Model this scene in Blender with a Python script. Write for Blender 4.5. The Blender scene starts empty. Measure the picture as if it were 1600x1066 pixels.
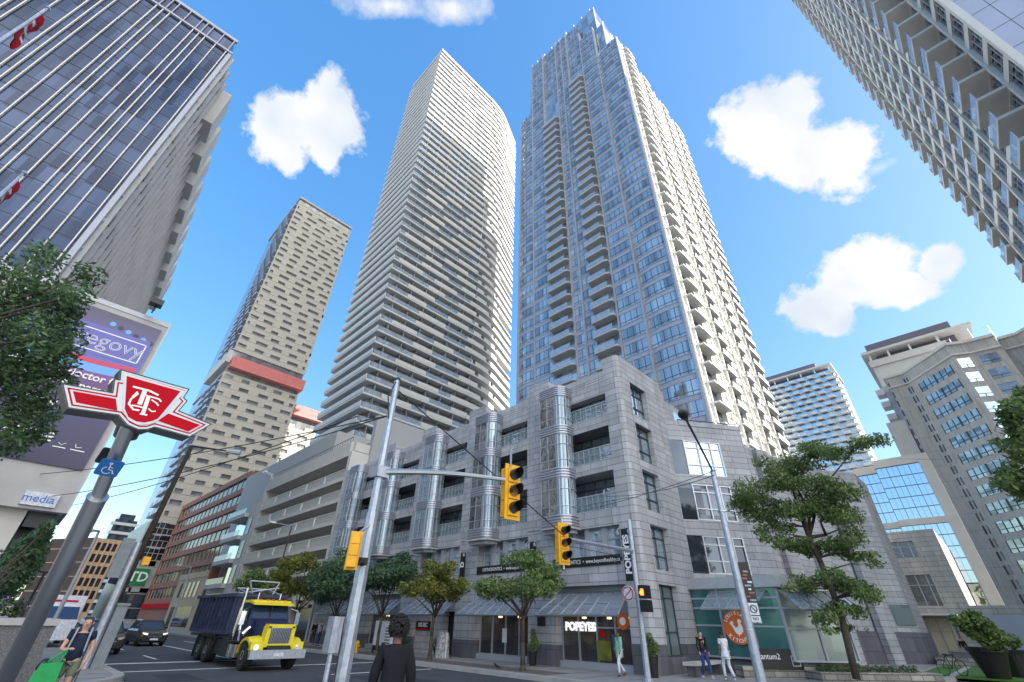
import bpy, bmesh, math, random
from mathutils import Vector, Matrix, noise
R = math.radians
rnd = random.Random(7)
sc = bpy.context.scene
COL = sc.collection
# ------------------------------------------------------------------ camera
F_PX = 676.48
PI_, RO_, YA_ = R(33.186), R(1.394), R(45.062)
CAM = Vector((0, 0, 1.8))
fw = Vector((math.cos(PI_)*math.cos(YA_), math.cos(PI_)*math.sin(YA_), math.sin(PI_)))
rt = Vector((math.sin(YA_), -math.cos(YA_), 0)); up_ = rt.cross(fw)
cr = math.cos(RO_)*rt + math.sin(RO_)*up_
cu = -math.sin(RO_)*rt + math.cos(RO_)*up_
cd = bpy.data.cameras.new('camera'); co = bpy.data.objects.new('camera', cd); COL.objects.link(co)
cd.sensor_width = 36; cd.lens = F_PX/1600*36; cd.clip_start = 0.05; cd.clip_end = 5000
co.matrix_world = Matrix(((cr.x, cu.x, -fw.x, CAM.x), (cr.y, cu.y, -fw.y, CAM.y), (cr.z, cu.z, -fw.z, CAM.z), (0, 0, 0, 1)))
sc.camera = co
def ray(px, py): return (px-800)*cr - (py-533)*cu + F_PX*fw
def at(px, py, ax, v):          # where the sight line of a photo pixel meets a world plane
    d = ray(px, py); i = 'xyz'.index(ax); t = (v-CAM[i])/d[i]; return CAM + d*t
# ------------------------------------------------------------------ light
SUN_EL = R(25.0); SUN_AZ = math.atan2(0.6, -1.0)
sdir = Vector((math.sin(SUN_AZ)*math.cos(SUN_EL), math.cos(SUN_AZ)*math.cos(SUN_EL), math.sin(SUN_EL)))
sl = bpy.data.lights.new('sun', 'SUN'); sl.energy = 3.6; sl.angle = R(0.5); sl.color = (1.0, 0.95, 0.87)
so = bpy.data.objects.new('sun', sl); COL.objects.link(so); so.rotation_euler = (-sdir).to_track_quat('-Z', 'Y').to_euler()
so.location = (60, -60, 200)
sc.view_settings.view_transform = 'Standard'; sc.view_settings.look = 'None'; sc.view_settings.gamma = 1
sc.view_settings.exposure = 1.6
w = bpy.data.worlds.new('World'); sc.world = w; w.use_nodes = True
nt = w.node_tree; nt.nodes.clear(); N = nt.nodes.new; L = nt.links.new
SKY_STR = 0.125
out = N('ShaderNodeOutputWorld'); bg = N('ShaderNodeBackground'); bg.inputs[1].default_value = SKY_STR
sky = N('ShaderNodeTexSky'); sky.sky_type = 'NISHITA'; sky.sun_disc = False; sky.sun_elevation = SUN_EL; sky.sun_rotation = SUN_AZ
sky.air_density = 1.3; sky.dust_density = 1.6; sky.ozone_density = 2.5; sky.altitude = 100
tc = N('ShaderNodeTexCoord')
def vm(op, a=None, b=None, sc_=None):
    n = N('ShaderNodeVectorMath'); n.operation = op
    for i, q in enumerate((a, b)):
        if q is None: continue
        if hasattr(q, 'is_linked') or hasattr(q, 'links'): L(q, n.inputs[i])
        else: n.inputs[i].default_value = q
    if sc_ is not None: n.inputs[3].default_value = sc_
    return n.outputs['Value'] if op in ('DOT_PRODUCT', 'LENGTH') else n.outputs[0]
def mt(op, a, b=None, c=None, clamp=False):
    n = N('ShaderNodeMath'); n.operation = op; n.use_clamp = clamp
    for i, q in enumerate((a, b, c)):
        if q is None: continue
        if hasattr(q, 'links'): L(q, n.inputs[i])
        else: n.inputs[i].default_value = q
    return n.outputs[0]
D = tc.outputs['Generated']
n1 = N('ShaderNodeTexNoise'); n1.inputs['Scale'].default_value = 7.0; n1.inputs['Detail'].default_value = 10; n1.inputs['Roughness'].default_value = 0.58; L(D, n1.inputs['Vector'])
n2 = N('ShaderNodeTexNoise'); n2.inputs['Scale'].default_value = 17.0; n2.inputs['Detail'].default_value = 9; n2.inputs['Roughness'].default_value = 0.62; L(vm('ADD', D, (3.1, 1.7, 0.4)), n2.inputs['Vector'])
nz = mt('ADD', mt('MULTIPLY', mt('SUBTRACT', n1.outputs['Fac'], 0.5), 1.45), mt('MULTIPLY', mt('SUBTRACT', n2.outputs['Fac'], 0.5), 1.7))
def lobe(px, py, ax, ay, rot):
    c = ray(px, py).normalized()
    s = ray(px+1, py).normalized(); rr = (s-c).normalized(); uu = rr.cross(c).normalized()
    k = (s-c).length
    a_, b_ = math.cos(R(rot)), math.sin(R(rot))
    r2 = rr*a_ + uu*b_; u2 = uu*a_ - rr*b_
    uv = mt('POWER', mt('ADD', mt('POWER', mt('ABSOLUTE', mt('DIVIDE', vm('DOT_PRODUCT', D, tuple(r2)), ax*k)), 2.0),
            mt('POWER', mt('ABSOLUTE', mt('DIVIDE', vm('DOT_PRODUCT', D, tuple(u2)), ay*k)), 2.0)), 0.5)
    front = mt('GREATER_THAN', vm('DOT_PRODUCT', D, tuple(c)), 0.2)
    return mt('SUBTRACT', mt('SUBTRACT', 1.0, uv), mt('MULTIPLY', mt('SUBTRACT', 1.0, front), 50.0))
def cloud(lobes, gain, sub=0.0):
    m = None
    for lb in lobes:
        v = lobe(*lb); m = v if m is None else mt('MAXIMUM', m, v)
    v = mt('ADD', m, nz)
    return mt('MULTIPLY', mt('MULTIPLY', mt('SUBTRACT', v, sub), gain, clamp=True), mt('MULTIPLY', mt('ADD', m, 0.62), 4.0, clamp=True))
dens = None
for lobes, g, sb in (
    ([(470, 192, 92, 60, 0), (520, 190, 66, 66, 0), (440, 226, 50, 46, 0), (510, 232, 34, 44, 0)], 3.2, 0.0),
    ([(1200, 195, 82, 74, -20), (1250, 240, 118, 64, -25), (1310, 235, 70, 56, 0), (1230, 165, 50, 46, 0)], 3.2, 0.0),
    ([(1345, 420, 90, 66, 25), (1270, 482, 76, 50, 20), (1385, 455, 78, 42, 10), (1470, 412, 40, 46, 0), (1300, 500, 40, 34, 0)], 3.2, 0.0),
    ([(610, 8, 80, 24, 0), (705, 10, 60, 30, 0)], 1.2, 0.1),
    ([(1375, 262, 40, 18, 30)], 0.6, 0.15)):
    d_ = cloud(lobes, g, sb); dens = d_ if dens is None else mt('MAXIMUM', dens, d_)
# unseen bright cloud behind the viewer, added as white fill light
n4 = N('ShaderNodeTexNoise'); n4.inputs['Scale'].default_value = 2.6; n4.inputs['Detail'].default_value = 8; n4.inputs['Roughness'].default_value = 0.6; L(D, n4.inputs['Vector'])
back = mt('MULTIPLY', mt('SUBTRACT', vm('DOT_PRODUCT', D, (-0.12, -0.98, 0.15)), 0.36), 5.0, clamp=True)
dens_fill = mt('MULTIPLY', mt('MULTIPLY', mt('SUBTRACT', n4.outputs['Fac'], 0.40), 7.0, clamp=True), back)
n3 = N('ShaderNodeTexNoise'); n3.inputs['Scale'].default_value = 5.0; n3.inputs['Detail'].default_value = 4; L(vm('ADD', D, (0.0, 0.2, 5.0)), n3.inputs['Vector'])
cs = N('ShaderNodeMix'); cs.data_type = 'RGBA'
cs.inputs[6].default_value = (1.95, 2.2, 2.5, 1); cs.inputs[7].default_value = (2.75, 2.75, 2.75, 1)
L(mt('MULTIPLY', mt('SUBTRACT', n3.outputs['Fac'], 0.38), 5.0, clamp=True), cs.inputs[0])
hs = N('ShaderNodeHueSaturation'); hs.inputs['Hue'].default_value = 0.51; hs.inputs['Saturation'].default_value = 1.95; hs.inputs['Value'].default_value = 1.6
gm = N('ShaderNodeGamma'); gm.inputs[1].default_value = 0.52; L(sky.outputs[0], gm.inputs[0]); L(gm.outputs[0], hs.inputs['Color'])
ml = N('ShaderNodeMix'); ml.data_type = 'RGBA'; ml.blend_type = 'MULTIPLY'; ml.inputs[0].default_value = 1; ml.inputs[7].default_value = (0.92, 0.98, 1.0, 1); L(hs.outputs[0], ml.inputs[6])
mx = N('ShaderNodeMix'); mx.data_type = 'RGBA'; L(dens, mx.inputs[0]); mb = N('ShaderNodeMix'); mb.data_type = 'RGBA'; L(dens_fill, mb.inputs[0]); L(ml.outputs[2], mb.inputs[6]); mb.inputs[7].default_value = (8.5, 8.4, 8.3, 1); L(mb.outputs[2], mx.inputs[6]); L(cs.outputs[2], mx.inputs[7])
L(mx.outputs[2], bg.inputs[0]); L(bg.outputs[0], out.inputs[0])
# ------------------------------------------------------------------ materials
M = {}
def mat(name, col, rough=0.7, metal=0.0, var=0.0, vs=3.0, bump=0.0, bs=40.0, emit=0.0, alpha=1.0, spec=0.5, col2=None, stain=0.0):
    m = bpy.data.materials.new(name); m.use_nodes = True; t = m.node_tree; b = t.nodes['Principled BSDF']
    b.inputs['Base Color'].default_value = (*col, 1); b.inputs['Roughness'].default_value = rough; b.inputs['Metallic'].default_value = metal
    b.inputs['Specular IOR Level'].default_value = spec
    if alpha < 1: b.inputs['Alpha'].default_value = alpha
    if emit: b.inputs['Emission Color'].default_value = (*col, 1); b.inputs['Emission Strength'].default_value = emit
    g = t.nodes.new('ShaderNodeNewGeometry')
    if var:
        n = t.nodes.new('ShaderNodeTexNoise'); n.inputs['Scale'].default_value = vs; n.inputs['Detail'].default_value = 6; n.inputs['Roughness'].default_value = 0.65
        t.links.new(g.outputs['Position'], n.inputs['Vector'])
        r = t.nodes.new('ShaderNodeValToRGB'); r.color_ramp.elements[0].position = 0.3; r.color_ramp.elements[1].position = 0.7
        c2 = col2 or tuple(min(1, c*(1+var)) for c in col)
        r.color_ramp.elements[0].color = (*[c*(1-var) for c in col], 1); r.color_ramp.elements[1].color = (*c2, 1)
        t.links.new(n.outputs['Fac'], r.inputs[0]); t.links.new(r.outputs[0], b.inputs['Base Color'])
    if bump:
        n = t.nodes.new('ShaderNodeTexNoise'); n.inputs['Scale'].default_value = bs; n.inputs['Detail'].default_value = 5
        t.links.new(g.outputs['Position'], n.inputs['Vector'])
        bp = t.nodes.new('ShaderNodeBump'); bp.inputs['Strength'].default_value = bump; bp.inputs['Distance'].default_value = 0.02
        t.links.new(n.outputs['Fac'], bp.inputs['Height']); t.links.new(bp.outputs[0], b.inputs['Normal'])
    M[name] = m; return m
def panelmat(name, col, bw, bh, mortar=0.012, mcol=None, rough=0.75, var=0.08, off=0.5, off_frq=2, bias=0.0, squash=1.0):
    """cladding panels: a brick pattern laid over every wall by its own horizontal direction and height"""
    m = bpy.data.materials.new(name); m.use_nodes = True; t = m.node_tree; b = t.nodes['Principled BSDF']; b.inputs['Roughness'].default_value = rough
    g = t.nodes.new('ShaderNodeNewGeometry')
    cx = t.nodes.new('ShaderNodeVectorMath'); cx.operation = 'CROSS_PRODUCT'; t.links.new(g.outputs['True Normal'], cx.inputs[0]); cx.inputs[1].default_value = (0, 0, 1)
    dt = t.nodes.new('ShaderNodeVectorMath'); dt.operation = 'DOT_PRODUCT'; t.links.new(g.outputs['Position'], dt.inputs[0]); t.links.new(cx.outputs[0], dt.inputs[1])
    sp = t.nodes.new('ShaderNodeSeparateXYZ'); t.links.new(g.outputs['Position'], sp.inputs[0])
    cb = t.nodes.new('ShaderNodeCombineXYZ'); t.links.new(dt.outputs['Value'], cb.inputs[0]); t.links.new(sp.outputs[2], cb.inputs[1])
    br = t.nodes.new('ShaderNodeTexBrick'); br.offset = off; br.offset_frequency = off_frq; br.squash = squash; br.squash_frequency = 2
    br.inputs['Scale'].default_value = 1; br.inputs['Brick Width'].default_value = bw; br.inputs['Row Height'].default_value = bh
    br.inputs['Mortar Size'].default_value = mortar; br.inputs['Mortar Smooth'].default_value = 0.1; br.inputs['Bias'].default_value = bias
    br.inputs['Color1'].default_value = (*[c*(1-var) for c in col], 1); br.inputs['Color2'].default_value = (*[min(1, c*(1+var)) for c in col], 1)
    br.inputs['Mortar'].default_value = (*(mcol or tuple(c*0.35 for c in col)), 1)
    t.links.new(cb.outputs[0], br.inputs['Vector'])
    n = t.nodes.new('ShaderNodeTexNoise'); n.inputs['Scale'].default_value = 1.3; n.inputs['Detail'].default_value = 8; n.inputs['Roughness'].default_value = 0.7
    st = t.nodes.new('ShaderNodeVectorMath'); st.operation = 'MULTIPLY'; st.inputs[1].default_value = (1.8, 1.8, 0.28); t.links.new(g.outputs['Position'], st.inputs[0]); t.links.new(st.outputs[0], n.inputs['Vector'])
    mr = t.nodes.new('ShaderNodeMapRange'); mr.inputs['From Min'].default_value = 0.3; mr.inputs['From Max'].default_value = 0.7; mr.inputs['To Min'].default_value = 0.74; mr.inputs['To Max'].default_value = 1.12
    t.links.new(n.outputs['Fac'], mr.inputs[0])
    mu = t.nodes.new('ShaderNodeMix'); mu.data_type = 'RGBA'; mu.blend_type = 'MULTIPLY'; mu.inputs[0].default_value = 1
    t.links.new(br.outputs['Color'], mu.inputs[6]); t.links.new(mr.outputs[0], mu.inputs[7]); t.links.new(mu.outputs[2], b.inputs['Base Color'])
    bp = t.nodes.new('ShaderNodeBump'); bp.inputs['Strength'].default_value = 0.4; bp.inputs['Distance'].default_value = 0.01; bp.invert = True
    t.links.new(br.outputs['Fac'], bp.inputs['Height']); t.links.new(bp.outputs[0], b.inputs['Normal'])
    M[name] = m; return m
def glassmat(name, col, metal=0.75, rough=0.04, var=0.25, cell=(1.3, 1.3, 2.9), wav=0.0, wsc=0.6, col2=None):
    """coated window glass: mirrors the sky and street, tint changes from pane to pane, slightly wavy"""
    m = bpy.data.materials.new(name); m.use_nodes = True; t = m.node_tree; b = t.nodes['Principled BSDF']
    b.inputs['Roughness'].default_value = rough; b.inputs['Metallic'].default_value = metal
    g = t.nodes.new('ShaderNodeNewGeometry')
    dv = t.nodes.new('ShaderNodeVectorMath'); dv.operation = 'DIVIDE'; dv.inputs[1].default_value = cell; t.links.new(g.outputs['Position'], dv.inputs[0])
    fl = t.nodes.new('ShaderNodeVectorMath'); fl.operation = 'FLOOR'; t.links.new(dv.outputs[0], fl.inputs[0])
    wn = t.nodes.new('ShaderNodeTexWhiteNoise'); wn.noise_dimensions = '3D'; t.links.new(fl.outputs[0], wn.inputs['Vector'])
    mxx = t.nodes.new('ShaderNodeMix'); mxx.data_type = 'RGBA'
    mxx.inputs[6].default_value = (*[c*(1-var) for c in col], 1); mxx.inputs[7].default_value = (*(col2 or tuple(min(1, c*(1+var)) for c in col)), 1)
    t.links.new(wn.outputs['Value'], mxx.inputs[0]); t.links.new(mxx.outputs[2], b.inputs['Base Color'])
    if wav:
        n = t.nodes.new('ShaderNodeTexNoise'); n.inputs['Scale'].default_value = wsc; n.inputs['Detail'].default_value = 1
        t.links.new(g.outputs['Position'], n.inputs['Vector'])
        bp = t.nodes.new('ShaderNodeBump'); bp.inputs['Strength'].default_value = wav; bp.inputs['Distance'].default_value = 0.1
        t.links.new(n.outputs['Fac'], bp.inputs['Height']); t.links.new(bp.outputs[0], b.inputs['Normal'])
    M[name] = m; return m
def leafmat(name, c1, c2, c3):
    m = bpy.data.materials.new(name); m.use_nodes = True; t = m.node_tree; b = t.nodes['Principled BSDF']; b.inputs['Roughness'].default_value = 0.55
    g = t.nodes.new('ShaderNodeNewGeometry')
    n = t.nodes.new('ShaderNodeTexNoise'); n.inputs['Scale'].default_value = 1.6; n.inputs['Detail'].default_value = 2; t.links.new(g.outputs['Position'], n.inputs['Vector'])
    wn = t.nodes.new('ShaderNodeMath'); wn.operation = 'MULTIPLY_ADD'; t.links.new(g.outputs['Random Per Island'], wn.inputs[0]); wn.inputs[1].default_value = 0.45; t.links.new(n.outputs['Fac'], wn.inputs[2])
    r = t.nodes.new('ShaderNodeValToRGB'); e = r.color_ramp.elements; e[0].position = 0.45; e[0].color = (*c1, 1); e[1].position = 0.95; e[1].color = (*c3, 1)
    q = r.color_ramp.elements.new(0.7); q.color = (*c2, 1)
    t.links.new(wn.outputs[0], r.inputs[0]); t.links.new(r.outputs[0], b.inputs['Base Color'])
    tr = t.nodes.new('ShaderNodeBsdfTranslucent'); t.links.new(r.outputs[0], tr.inputs[0])
    ms = t.nodes.new('ShaderNodeMixShader'); ms.inputs[0].default_value = 0.35; o = t.nodes['Material Output']
    t.links.new(b.outputs[0], ms.inputs[1]); t.links.new(tr.outputs[0], ms.inputs[2]); t.links.new(ms.outputs[0], o.inputs[0])
    M[name] = m; return m
# ------------------------------------------------------------------ mesh builder
class MB:
    def __init__(s, fr=None): s.v = []; s.f = []; s.m = []; s.fr = fr; s.mi = 0; s.starts = []
    def P(s, p):
        if s.fr is None: return tuple(p)
        ox, oy, a = s.fr; u, n, z = p
        return (ox + u*math.cos(a) + n*math.sin(a), oy + u*math.sin(a) - n*math.cos(a), z)
    def add(s, vs, fs):
        o = len(s.v); s.starts.append((o, len(s.f))); s.v += [s.P(p) for p in vs]; s.f += [[i+o for i in f] for f in fs]; s.m += [s.mi]*len(fs); return s
    def box(s, x0, x1, y0, y1, z0, z1):      # in a frame: u0,u1 along the wall, n0,n1 outwards, z0,z1
        if x0 > x1: x0, x1 = x1, x0
        if y0 > y1: y0, y1 = y1, y0
        vs = [(x0, y0, z0), (x1, y0, z0), (x1, y1, z0), (x0, y1, z0), (x0, y0, z1), (x1, y0, z1), (x1, y1, z1), (x0, y1, z1)]
        fs = [(0, 3, 2, 1), (4, 5, 6, 7), (0, 1, 5, 4), (1, 2, 6, 5), (2, 3, 7, 6), (3, 0, 4, 7)]
        if s.fr is not None: fs = [f[::-1] for f in fs]
        return s.add(vs, fs)
    def prism(s, pts, z0, z1):
        a = sum(pts[i][0]*pts[(i+1) % len(pts)][1]-pts[(i+1) % len(pts)][0]*pts[i][1] for i in range(len(pts)))
        if (a < 0) != (s.fr is not None): pts = pts[::-1]
        n = len(pts)
        vs = [(x, y, z0) for x, y in pts] + [(x, y, z1) for x, y in pts]
        fs = [tuple(range(n-1, -1, -1)), tuple(range(n, 2*n))] + [(i, (i+1) % n, n+(i+1) % n, n+i) for i in range(n)]
        return s.add(vs, fs)
    def extr(s, pts, d, axis_o=(0, 0, 0), ex=(1, 0, 0), ey=(0, 0, 1), ez=(0, 1, 0)):
        """outline pts in the ex,ey plane at axis_o, thickness d along ez"""
        o = Vector(axis_o); ex, ey, ez = Vector(ex), Vector(ey), Vector(ez); n = len(pts)
        vs = [tuple(o+ex*x+ey*y) for x, y in pts] + [tuple(o+ex*x+ey*y+ez*d) for x, y in pts]
        fs = [tuple(range(n)), tuple(range(2*n-1, n-1, -1))] + [(i, n+i, n+(i+1) % n, (i+1) % n) for i in range(n)]
        return s.add(vs, fs)
    def tube(s, p0, p1, r0, r1=None, n=8, cap=True):
        r1 = r0 if r1 is None else r1; p0, p1 = Vector(p0), Vector(p1); d = (p1-p0).normalized()
        a = d.orthogonal().normalized(); b = d.cross(a); vs = []
        for p, r in ((p0, r0), (p1, r1)):
            for i in range(n):
                t = 2*math.pi*i/n; vs.append(tuple(p+a*math.cos(t)*r+b*math.sin(t)*r))
        fs = [(i, (i+1) % n, n+(i+1) % n, n+i) for i in range(n)]
        if cap: fs += [tuple(range(n-1, -1, -1)), tuple(range(n, 2*n))]
        return s.add(vs, fs)
    def path(s, pts, r, n=6):
        rr = r if isinstance(r, (list, tuple)) else [r]*len(pts)
        for i in range(len(pts)-1): s.tube(pts[i], pts[i+1], rr[i], rr[i+1], n)
        return s
    def lathe(s, prof, c=(0, 0, 0), n=20, axis='z'):
        vs = []
        for r, h in prof:
            for i in range(n):
                t = 2*math.pi*i/n; a, b = r*math.cos(t), r*math.sin(t)
                p = (a, b, h) if axis == 'z' else ((h, a, b) if axis == 'x' else (b, h, a))
                vs.append((c[0]+p[0], c[1]+p[1], c[2]+p[2]))
        k = len(prof); fs = []
        for j in range(k-1):
            for i in range(n): fs.append((j*n+i, j*n+(i+1) % n, (j+1)*n+(i+1) % n, (j+1)*n+i))
        fs += [tuple(range(n-1, -1, -1)), tuple(range((k-1)*n, k*n))]
        return s.add(vs, fs)
    def split(s, name, m, parent, cap=100, per=6):
        """every piece (vertices added in one go) becomes a part, nearest first; past cap the rest is one part marked stuff"""
        ps = []; starts = s.starts + [(len(s.v), len(s.f))]
        for i in range(len(s.starts)):
            (v0, f0), (v1, f1) = starts[i], starts[i+1]
            if v1 == v0: continue
            c = sum((Vector(p) for p in s.v[v0:v1]), Vector())/(v1-v0); ps.append(((c-CAM).length, v0, f0, v1, f1))
        ps.sort(); rest = MB()
        for k, (d, v0, f0, v1, f1) in enumerate(ps):
            q = MB() if k < cap else rest
            q.add(s.v[v0:v1], [[i-v0 for i in f] for f in s.f[f0:f1]])
            if k < cap: q.build(name, m, parent)
        if rest.v: rest.build(name, m, parent, kind='stuff')
    def quad(s, a, b, c, d): return s.add([a, b, c, d], [(0, 1, 2, 3)])
    def build(s, name, mats, parent=None, smooth=False, **tags):
        me = bpy.data.meshes.new(name); me.from_pydata(s.v, [], s.f); me.update()
        for m in (mats if isinstance(mats, (list, tuple)) else [mats]): me.materials.append(M[m] if isinstance(m, str) else m)
        if isinstance(mats, (list, tuple)): me.polygons.foreach_set('material_index', s.m)
        if smooth: me.polygons.foreach_set('use_smooth', [True]*len(me.polygons))
        return link(name, me, parent, **tags)
def link(name, me, parent=None, **tags):
    o = bpy.data.objects.new(name, me); COL.objects.link(o)
    if parent is not None:
        o.parent = parent; o.matrix_parent_inverse = Matrix.Translation(-root_loc(parent))
    for k, v in tags.items(): o[k] = v
    return o
def root_loc(p):
    if p is None: return Vector((0, 0, 0))
    v = p.location.copy()
    return v if p.parent is None else root_loc(p.parent) + p.matrix_parent_inverse.translation + v
def thing(name, label, cat, loc=(0, 0, 0), group=None):
    o = bpy.data.objects.new(name, None); COL.objects.link(o); o.location = loc; o.empty_display_size = 0.3
    o['label'] = label; o['category'] = cat
    if group: o['group'] = group
    return o
def T(label, cat, group=None):
    d = dict(label=label, category=cat)
    if group: d['group'] = group
    return d
def struct(name, mb, m): return mb.build(name, m, kind='structure')
def many(root, name, boxes, m, cap=100, fr=None, near=None):
    """boxes: each one is a part of its own, the ones nearest the camera first; past cap the rest is one part marked stuff"""
    def wc(b):
        p = Vector(MB(fr).P(((b[0]+b[1])/2, (b[2]+b[3])/2, (b[4]+b[5])/2))); return (p-CAM).length
    bs = sorted(boxes, key=wc)
    for b in bs[:cap]: MB(fr).box(*b).build(name, m, root)
    if bs[cap:]:
        q = MB(fr)
        for b in bs[cap:]: q.box(*b)
        q.build(name, m, root, kind='stuff')
def text_mesh(s, size, ex, ey, origin, depth=0.01, align='CENTER', m='white_paint', name='lettering', parent=None, shear=0.0, sx=1.0, bold=0.0, spacing=1.0, **tags):
    """letters as a mesh: ex, ey the writing plane, origin its centre"""
    cv = bpy.data.curves.new('t', 'FONT'); cv.body = s; cv.size = size; cv.align_x = align; cv.align_y = 'CENTER'; cv.extrude = depth/2; cv.shear = shear; cv.offset = bold
    cv.space_character = spacing; cv.resolution_u = 3
    o = bpy.data.objects.new('t', cv); COL.objects.link(o); bpy.context.view_layer.update()
    me = bpy.data.meshes.new_from_object(o.evaluated_get(bpy.context.evaluated_depsgraph_get())); bpy.data.objects.remove(o)
    ex, ey = Vector(ex).normalized(), Vector(ey).normalized(); ez = ex.cross(ey)
    for v in me.vertices:
        p = v.co.copy(); v.co = Vector(origin) + ex*p.x*sx + ey*p.y + ez*p.z
    me.materials.clear(); me.materials.append(M[m])
    return link(name, me, parent, **tags)
# palette
mat('asphalt', (0.06, 0.062, 0.07), 0.85, var=0.22, vs=0.9, bump=0.5, bs=60)
mat('sidewalk_concrete', (0.30, 0.295, 0.29), 0.85, var=0.14, vs=1.4, bump=0.2, bs=50)
mat('kerb_concrete', (0.38, 0.37, 0.36), 0.85, var=0.15, vs=2)
mat('brick_paver', (0.16, 0.12, 0.11), 0.85, var=0.2, vs=3)
mat('road_paint', (0.75, 0.75, 0.73), 0.7, var=0.15, vs=4)
mat('grass', (0.06, 0.16, 0.02), 0.9, var=0.3, vs=8)
mat('white_paint', (0.85, 0.85, 0.85), 0.5)
mat('letter_white', (0.9, 0.9, 0.9), 0.4); mat('brightened_letter', (1, 1, 1), 0.4, emit=0.22)  # faint emission added to brighten the shop letters in shade
mat('black', (0.012, 0.012, 0.014), 0.45)
mat('dark_metal', (0.035, 0.04, 0.045), 0.4, metal=0.4)
mat('steel', (0.58, 0.58, 0.58), 0.33, metal=0.9)
mat('grey_metal', (0.40, 0.42, 0.45), 0.45, metal=0.3, var=0.1, vs=5)
mat('galvanised', (0.42, 0.46, 0.53), 0.45, metal=0.55, var=0.22, vs=9, bump=0.1, bs=30)
mat('brown_rust', (0.06, 0.045, 0.035), 0.6, metal=0.3, var=0.4, vs=6)
mat('wood', (0.10, 0.06, 0.035), 0.8, var=0.3, vs=4)
mat('yellow', (0.75, 0.42, 0.0), 0.4)
mat('signal_yellow', (0.80, 0.40, 0.01), 0.5, var=0.12, vs=7)
mat('truck_yellow', (0.80, 0.64, 0.012), 0.42, var=0.14, vs=3.5, col2=(0.86, 0.72, 0.03))
mat('red', (0.50, 0.006, 0.018), 0.7, spec=0.1)
mat('blue_sign', (0.02, 0.16, 0.50), 0.35)
mat('navy', (0.010, 0.018, 0.075), 0.6, var=0.3, vs=5)
mat('container_blue', (0.018, 0.032, 0.12), 0.6, var=0.6, vs=2.6, col2=(0.05, 0.06, 0.13))
mat('chrome', (0.65, 0.66, 0.68), 0.15, metal=1.0)
mat('tyre', (0.018, 0.018, 0.018), 0.85)
mat('hub', (0.42, 0.43, 0.45), 0.4, metal=0.6)
mat('car_dark', (0.03, 0.03, 0.034), 0.18, metal=0.3)
mat('lamp_glass', (0.8, 0.78, 0.7), 0.1, metal=0.3)
mat('headlight', (1.0, 0.85, 0.6), 0.2, emit=0.35)
mat('car_glass', (0.05, 0.08, 0.14), 0.03, metal=0.5)
panelmat('granite', (0.425, 0.425, 0.45), 1.05, 0.36, 0.014, squash=1.6, var=0.13)
panelmat('granite_dark', (0.13, 0.13, 0.15), 0.7, 0.8, 0.010, var=0.08)
panelmat('granite_warm', (0.45, 0.43, 0.39), 1.05, 0.42, 0.014, squash=1.5, var=0.08)
panelmat('precast', (0.44, 0.425, 0.40), 2.4, 2.9, 0.02, var=0.04)
panelmat('ashlar', (0.30, 0.28, 0.25), 0.55, 0.2, 0.02, var=0.3)
panelmat('brick_red', (0.36, 0.13, 0.085), 0.22, 0.075, 0.008, var=0.15, mcol=(0.25, 0.13, 0.10))
panelmat('brick_brown', (0.11, 0.065, 0.05), 0.22, 0.075, 0.008, var=0.15)
mat('concrete', (0.42, 0.41, 0.41), 0.85, var=0.12, vs=0.8, bump=0.25, bs=20)
mat('concrete_light', (0.55, 0.53, 0.50), 0.85, var=0.08, vs=0.7)
mat('concrete_tan', (0.46, 0.43, 0.37), 0.85, var=0.08, vs=0.35)
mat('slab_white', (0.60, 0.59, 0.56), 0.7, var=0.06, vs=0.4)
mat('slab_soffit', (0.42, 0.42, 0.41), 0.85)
mat('white_metal', (0.72, 0.70, 0.65), 0.45, var=0.04, vs=1)
mat('blue_grey_panel', (0.36, 0.38, 0.44), 0.4, metal=0.15, var=0.05, vs=0.5)
mat('blue_panel', (0.34, 0.38, 0.50), 0.4, metal=0.2, var=0.06, vs=0.4)
mat('grey_stucco', (0.34, 0.35, 0.36), 0.9, var=0.05, vs=0.5)
mat('cream', (0.62, 0.44, 0.27), 0.8, var=0.08, vs=0.6)
mat('salmon', (0.60, 0.20, 0.18), 0.7, var=0.1, vs=0.5)
mat('salmon_light', (0.72, 0.24, 0.22), 0.7)
mat('yellow_wall', (0.58, 0.52, 0.38), 0.8)
mat('roof_purple', (0.15, 0.135, 0.17), 0.7)
glassmat('tower_glass', (0.42, 0.46, 0.50), metal=0.65, var=0.35, cell=(1.1, 1.1, 2.85), wav=0.03, col2=(0.64, 0.66, 0.67))
glassmat('podium_glass', (0.55, 0.66, 0.76), metal=0.8, var=0.12, cell=(1.6, 1.6, 3.1), wav=0.05, wsc=1.2)
glassmat('shop_glass', (0.10, 0.10, 0.11), metal=0.35, var=0.5, cell=(0.9, 1.4, 1.8), wav=0.05, rough=0.06)
glassmat('teal_glass', (0.07, 0.20, 0.21), metal=0.4, var=0.15, cell=(1.2, 1.2, 1.1), rough=0.12)
glassmat('teal_pale', (0.26, 0.33, 0.33), metal=0.45, var=0.15, cell=(1.2, 1.2, 1.1), rough=0.2)
glassmat('dark_glass', (0.06, 0.065, 0.09), metal=0.6, var=0.4, cell=(1.5, 1.5, 1.45), rough=0.05)
glassmat('mid_glass', (0.10, 0.12, 0.15), metal=0.6, var=0.5, cell=(1.3, 1.3, 1.45), rough=0.05, wav=0.06)
glassmat('navy_glass', (0.045, 0.065, 0.12), metal=0.5, var=0.38, cell=(1.05, 50, 1.77), rough=0.12)
glassmat('mirror_blue', (0.55, 0.68, 0.85), metal=0.92, var=0.05, cell=(9, 9, 9), rough=0.02, wav=0.012, wsc=0.35)
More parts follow.
